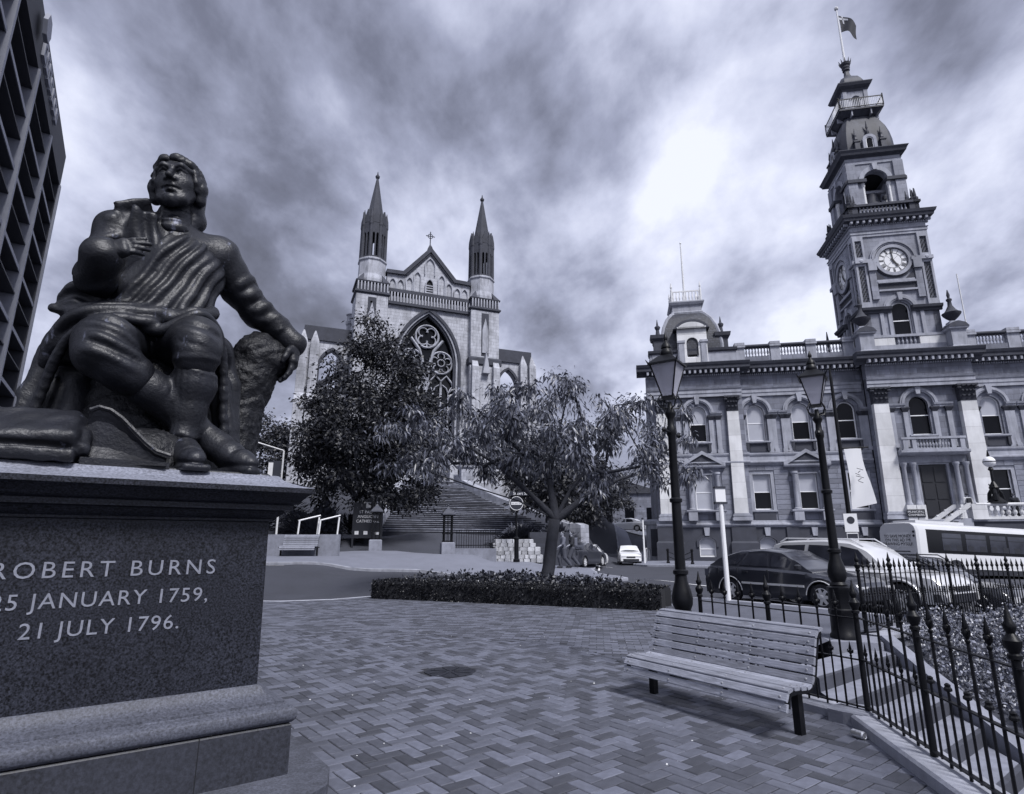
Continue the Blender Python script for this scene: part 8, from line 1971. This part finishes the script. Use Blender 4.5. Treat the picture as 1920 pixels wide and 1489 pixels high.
pbx('wall', lambda b: b.box(-9, 9, -5, 5, 0, 9.2), m_plate); pbx('roof', lambda b: b.prism([(-9.6, 9.2), (9.6, 9.2), (6, 13), (-6, 13)], -5.6, 5.6), m_slate); pbx('chimney', lambda b: b.box(5, 6.4, -1, 1, 11, 15), m_trim)
for x in (-6, -2, 2, 6): pbx('window', lambda b: b.box(x - .7, x + .7, -5.06, -4.9, 5.4, 7.6), m_glass)
fb2 = empty('brick_building', 'plain dark building closing the far end of the side street', 'building', (16, 108, G(16, 108)), radians(-8))
mb_ = MB(); mb_.box(-13, 11, 0, 14, -2, 7.5); mb_.build('wall', m_ash, fb2); mb_ = MB(); mb_.prism([(-13.5, 7.5), (11.5, 7.5), (-1, 11.5)], -.4, 14.4); mb_.build('roof', m_slate, fb2)
for k in range(6): mb_ = MB(); mb_.box(-11 + k * 3.8, -9.4 + k * 3.8, -.08, .05, 2.5, 5.0); mb_.build('window', m_glass, fb2)
# ---- street signs
def pole(b, x, y, z0, z1, r, n=8): b.lathe([(r, z0), (r, z1)], n, (x, y, 0))
def sign_thing(name, label, cat, x, y, z, rotz=0): return empty(name, label, cat, (x, y, z), rotz)
m_signd = mat('sign_dark', .035, .4); m_signw = mat('sign_white', .75, .4)
gs_ = g0(.23, 31.4); ns = sign_thing('no_entry_sign', 'round dark no-entry sign on a thick black post by the far footpath', 'sign', .23, 31.4, gs_, radians(0))
def sp(nm, f, m, par): mb_ = MB(); f(mb_); return mb_.build(nm, m, par)
sp('post', lambda b: b.lathe([(.17, 0), (.17, .12), (.12, .16), (.12, 1.1), (.15, 1.14), (.15, 1.2), (.055, 1.26), (.05, 3.6), (.07, 3.62), (.03, 3.75)], 10), m_iron, ns)
dsk = MB(); dsk.lathe([(.36, 0), (.36, .02)], 28); dk = dsk.build('disc', m_signd, ns, (0, -.06, 2.95)); dk.rotation_euler = (pi / 2, 0, 0)
sp('disc_rim', lambda b: b.ringxz([(.36 * cos(a), 2.95 + .36 * sin(a)) for a in np.linspace(0, 2 * pi, 28, False)], [(.335 * cos(a), 2.95 + .335 * sin(a)) for a in np.linspace(0, 2 * pi, 28, False)], -.09, -.082), m_signw, ns)
sp('bar', lambda b: b.box(-.27, .27, -.088, -.081, 2.88, 3.02), m_signw, ns); letters(ns, 'NO ENTRY', .10, m_signd, (0, -.09, 2.915), (pi / 2, 0, 0), .001)
bl = sp('name_blade', lambda b: b.box(-.35, .70, -.03, -.01, 3.36, 3.56), m_signd, ns); letters(bl, 'Stuart St', .21, m_signw, (.2, -.034, 3.40), (pi / 2, 0, 0), .002)
nbd = sign_thing('noticeboard', 'black noticeboard with white lettering at the foot of the cathedral steps', 'noticeboard', -8.35, 35.0, G(-8.35, 35.0) + .05, radians(12))
sp('board', lambda b: (b.box(-.85, .85, -.05, .05, .55, 2.55), b.box(-.5, .5, -.05, .05, 2.55, 2.75)), m_note, nbd)
for s in (-1, 1): sp('leg', lambda b: b.box(s * .8 - .05, s * .8 + .05, -.04, .04, -.2, .6), m_note, nbd)
for i, s in enumerate(("ST PAUL'S", 'ANGLICAN', 'CATHEDRAL')): letters(nbd, s, .23, m_signw, (0, -.055, 1.95 - .26 * i), (pi / 2, 0, 0), .002)
sp('emblem', lambda b: b.box(-.13, .13, -.058, -.05, 2.25, 2.58), m_plate, nbd)
for x in (-.6, -.1, .55): sp('notice', lambda b: b.box(x - .1, x + .12, -.058, -.05, .75, .95), m_signw, nbd)
# white post with a small box head, pole with banner and parking plates
wp = sign_thing('white_post', 'slim white post with a small pale box on top beyond the railing', 'post', 5.42, 15.6, .22)
sp('shaft', lambda b: b.lathe([(.065, -.1), (.06, 2.45)], 10), m_signw, wp); sp('head', lambda b: (b.box(-.13, .13, -.05, .05, 2.45, 2.85)), m_signw, wp); [sp('head_band', lambda b: b.box(-w_, w_, -.07, .07, z_, z_ + .05), m_signd, wp) for w_, z_ in ((.16, 2.40), (.14, 2.8))]
bp = sign_thing('banner_pole', 'tall thin dark pole with a pale hanging banner and parking plates', 'pole', 13.3, 23.8, .0, radians(-14))
sp('pole', lambda b: b.lathe([(.10, -.2), (.085, 4), (.06, 8.3), (.02, 8.9)], 10), m_iron, bp); sp('arm', lambda b: (b.tube([(0, 0, 5.35), (1.0, -.1, 5.35)], .03, 6)), m_iron, bp)
NB = 10; mb_ = MB(); BV = [(.10 + .62 * j / 3 + .35 * (i / NB) ** 1.3 * (.4 + .6 * j / 3) - .22 * max(0, i / NB - .6), -.10 - .12 * sin(5 * i / NB + j), 5.3 - 2.35 * i / NB + .18 * (j / 3) * (i / NB)) for i in range(NB + 1) for j in range(4)]
mb_.add(BV, [(i * 4 + j, i * 4 + j + 1, i * 4 + j + 5, i * 4 + j + 4) for i in range(NB) for j in range(3)]); bn_ = mb_.build('banner', m_signw, bp, smooth=True)
mb_ = MB(); [mb_.tube([(.42 + .12 * sin(k * 1.9), -.30, 4.5 - .1 * k), (.52 + .12 * cos(k * 2.3), -.31, 4.42 - .1 * k)], .012, 4) for k in range(6)]; tag(mb_.build('banner_script', m_signd, bn_), kind='stuff')
for z0, z1, x0, x1 in ((2.05, 2.75, -.24, .24), (1.35, 2.02, -.2, .2)):
    pp = sp('parking_plate', lambda b: b.box(x0, x1, -.13, -.11, z0, z1), m_signw, bp)
    if z0 > 2: mb_ = MB(); mb_.lathe([(.14, 0), (.14, .01)], 16); q = mb_.build('plate_disc', m_signd, pp, (0, -.13, 2.5)); q.rotation_euler = (pi / 2, 0, 0)
    else: sp('plate_band', lambda b: b.box(-.18, .18, -.138, -.13, 1.8, 1.98), m_signd, pp)
# ---- ironwork gate pillars, railing and broken wall at the cathedral drive
def gate_pillar(label, x, y, h=2.3):
    z = G(x, y) + .08; T = empty('gate_pillar', label, 'gate pillar', (x, y, z), radians(15), 'ironwork gate pillars')
    sp('base', lambda b: b.square([(.34, -.2), (.34, .55), (.29, .6)]), m_conc, T)
    for s in (-1, 1):
        for t in (-1, 1): sp('corner_bar', lambda b: b.box(s * .2 - .03, s * .2 + .03, t * .2 - .03, t * .2 + .03, .6, h - .3), m_iron, T)
    sp('inner_bars', lambda b: [b.box(q - .012, q + .012, r - .012, r + .012, .6, h - .3) for q, r in ((0, -.2), (0, .2), (-.2, 0), (.2, 0))], m_iron, T)
    for z1 in (.62, 1.0, 1.6, h - .3): sp('band', lambda b: b.square([(.25, z1), (.25, z1 + .06)]), m_iron, T)
    sp('cap', lambda b: (b.square([(.33, h - .24), (.33, h - .18), (.2, h - .02), (.08, h + .1), (.03, h + .2)]), b.lathe([(.03, h + .2), (.06, h + .26), (.01, h + .36)], 8)), m_lead, T)
gate_pillar('ironwork gate pillar left of the cathedral drive, before the noticeboard', -7.4, 33.0); gate_pillar('ironwork gate pillar right of the cathedral drive', -3.3, 31.2, 2.2)
dr = empty('drive_railing', 'short dark iron railing beside the right gate pillar', 'railing', (-2.9, 31.2, G(-2.0, 31.3) + .1))
sp('kerb_wall', lambda b: b.box(0, 2.1, -.12, .25, -.4, .32), m_conc, dr)
for z in (.45, 1.05): sp('rail', lambda b: b.box(0, 2.1, .03, .07, z, z + .04), m_iron, dr)
pk = MB(); pk.box(-.012, .012, -.012, .012, 0, .95); mpk = pk.mesh('picket', m_iron)
for k in range(17): link('picket', mpk, dr, (.06 + k * .124, .05, .3))
bw_ = empty('broken_stone_wall', 'low rough white-washed stone wall by the no-entry sign', 'wall', (-.95, 32.4, G(-.9, 32.4)), radians(8)); m_rs = mat('whitewashed_stone', .52, .85, rnd=.35, var=.3, vscale=5, stain=.5, stain_v=.12, bump=.5, bscale=14); sto = []
for q in range(5):
    b = MB(); rr = random.Random(q); b.loft([[(-.5 + rr.uniform(0, .08), -.5, -.5), (.5 - rr.uniform(0, .08), -.5, -.5), (.5, .5, -.5), (-.5, .5, -.5)], [(-.46, -.5 - rr.uniform(0, .1), .42), (.46, -.5 - rr.uniform(0, .1), .42), (.5, .5, .42), (-.5, .5, .42)], [(-.38, -.36, .5), (.38, -.36, .5), (.4, .4, .5), (-.4, .4, .5)]]); sto.append(b.mesh('stone', m_rs))
for r_ in range(6):
    x = 0 if r_ % 2 else -.1
    while x < 2.3 - .22 * max(0, r_ - 3):
        w_ = rng.uniform(.22, .42); link('stone', sto[rng.randrange(5)], bw_, (x + w_ / 2, rng.uniform(-.03, .03), .12 + r_ * .2), scale=(w_ * .97, .4, .2)); x += w_
sp('side_terrace', lambda b: [b.box(2.3, 4.6, .2 + k * .5, .75 + k * .5, -.3, .35 + k * .32) for k in range(5)], m_step, bw_)
# ---- far bench set in low walls, handrails
zf = g0(-10.2, 29.4); b2 = make_bench('park_bench', 'small slatted bench in front of the low concrete wall across the road', (-10.15, 29.15, zf), radians(-2), 1.7, m_wood, None, False)
lw = MB(); lw.box(-1.9, 1.75, -.12, .12, -.3, 1.0); tag(lw.build('seat_wall', m_conc, None, (-10.15, 29.75, zf), radians(-2)), 'low concrete wall behind the small bench across the road', 'wall')
for k, (x, y, lab) in enumerate(((-10.9, 30.7, 'slanted pale handrail left above the far bench'), (-10.0, 31.2, 'slanted pale handrail right above the far bench'))):
    T = empty('handrail', lab, 'handrail', (x, y, G(x, y) + .1)); sp('post', lambda b: b.tube([(0, 0, -.2), (.12, 0, 1.75)], .045, 6), m_signw, T); sp('rail', lambda b: b.tube([(.05, 0, 1.7), (.9, .8, 2.0)], .04, 6), m_signw, T); sp('post', lambda b: b.tube([(.75, .7, -.2), (.88, .7, 1.9)], .045, 6), m_signw, T)
fbn = empty('street_banner', 'metal banner pole with a small sign among trees beside the statue', 'banner', (-13.0, 33.5, G(-13, 33.5)), radians(10))
sp('post', lambda b: b.lathe([(.06, -.2), (.05, 5.6)], 8), m_plate, fbn); sp('arm', lambda b: b.tube([(0, 0, 5.6), (-1.7, 0, 6.1)], .04, 6), m_plate, fbn); sp('sign', lambda b: b.box(-.75, -.08, -.03, .03, 3.6, 5.0), m_signd, fbn); sp('sign_strip', lambda b: b.box(-.75, -.5, -.04, -.03, 3.65, 4.9), m_plate, fbn)
# ---- bollards and chains at the town hall corner, slim posts
for k, (x, y) in enumerate(((11.6, 45.6), (12.9, 43.9))):
    T = empty('bollard', ('black bollard nearest the town hall corner', 'black bollard with chains nearer the square')[k], 'bollard', (x, y, G(x, y) + .12), 0, 'bollards by the town hall'); sp('shaft', lambda b: b.lathe([(.13, -.1), (.13, .1), (.09, .14), (.08, .85), (.11, .9), (.11, 1.0), (.03, 1.06)], 10), m_iron, T)
    if k == 0:
        for z in (.85, .5): sp('chain', lambda b: b.tube([(1.3 * t, -1.7 * t, z - .28 * sin(pi * t)) for t in np.linspace(0, 1, 9)], .025, 5), m_iron, T)
T = sign_thing('white_post', 'slim white post on the pavement corner by the side street', 'post', 9.9, 45.8, G(9.9, 45.8) + .12); sp('shaft', lambda b: b.lathe([(.07, -.1), (.06, 3.2)], 8), m_signw, T); sp('cap', lambda b: b.lathe([(.09, 3.2), (.09, 3.3), (.02, 3.35)], 8), m_signd, T)
T = sign_thing('pedestrian_barrier', 'low rail barrier beside the side street pavement', 'barrier', 10.6, 48.5, G(10.6, 48.5) + .12, radians(70)); sp('rail', lambda b: b.box(0, 3.2, -.03, .03, .95, 1.03), m_plate, T); [sp('leg', lambda b: b.box(x, x + .06, -.03, .03, -.1, .96), m_plate, T) for x in (0, 1.05, 2.1, 3.1)]
T = empty('stone_gatepost', 'square stone gatepost by the town hall corner', 'gatepost', (12.0, 51.5, G(12, 51.5) + .1)); sp('shaft', lambda b: b.square([(.5, -.3), (.5, 2.9), (.66, 3.0), (.66, 3.25), (.4, 3.4)]), m_trim, T); sp('panel', lambda b: b.box(-.36, .36, -.53, -.49, .4, 2.6), m_base, T)
side = MB(); side.box(-.15, .15, 0, 34, -.5, 1.0); tag(side.build('street_wall', m_kerb, None, (3.9, 35.5, .1), radians(-9)), 'long low pale wall along the left of the side street', 'wall')
# ---- globe lamps on the town hall terrace
for k, x in enumerate((21.35, 24.35)):
    T = empty('globe_lamp', ('globe lamp on the terrace by the town hall door', 'globe lamp on the terrace right of the big pilaster')[k], 'lamp', th_world(x, -5.2, 4.18), TH_A, 'terrace globe lamps')
    sp('foot', lambda b: b.lathe([(.62, 0), (.5, .1), (.22, .4), (.16, .6)], 8), m_iron, T); sp('stem', lambda b: b.lathe([(.16, .5), (.22, .8), (.3, 1.0), (.2, 1.2), (.09, 1.4), (.08, 2.1), (.16, 2.2), (.1, 2.35)], 10), m_iron, T)
    g_ = MB(); g_.lathe([(.03, 0)] + [(.36 * sin(a), .36 - .36 * cos(a)) for a in np.linspace(.15, pi - .15, 10)], 16, (0, 0, 2.35)); g_.build('globe', m_signw, T, smooth=True); sp('band', lambda b: (b.lathe([(.372, 2.69), (.372, 2.74)], 16), b.lathe([(.06, 3.06), (.1, 3.1), (.02, 3.5)], 8)), m_iron, T)
    for a in range(3): sp('dolphin', lambda b: b.tube([(.42 * cos(a * 2.1), .42 * sin(a * 2.1), .15), (.36 * cos(a * 2.1), .36 * sin(a * 2.1), .6), (.14 * cos(a * 2.1), .14 * sin(a * 2.1), 1.0), (.3 * cos(a * 2.1), .3 * sin(a * 2.1), 1.25)], [.13, .12, .08, .03], 6), m_iron, T)
print('objects', len(bpy.data.objects))
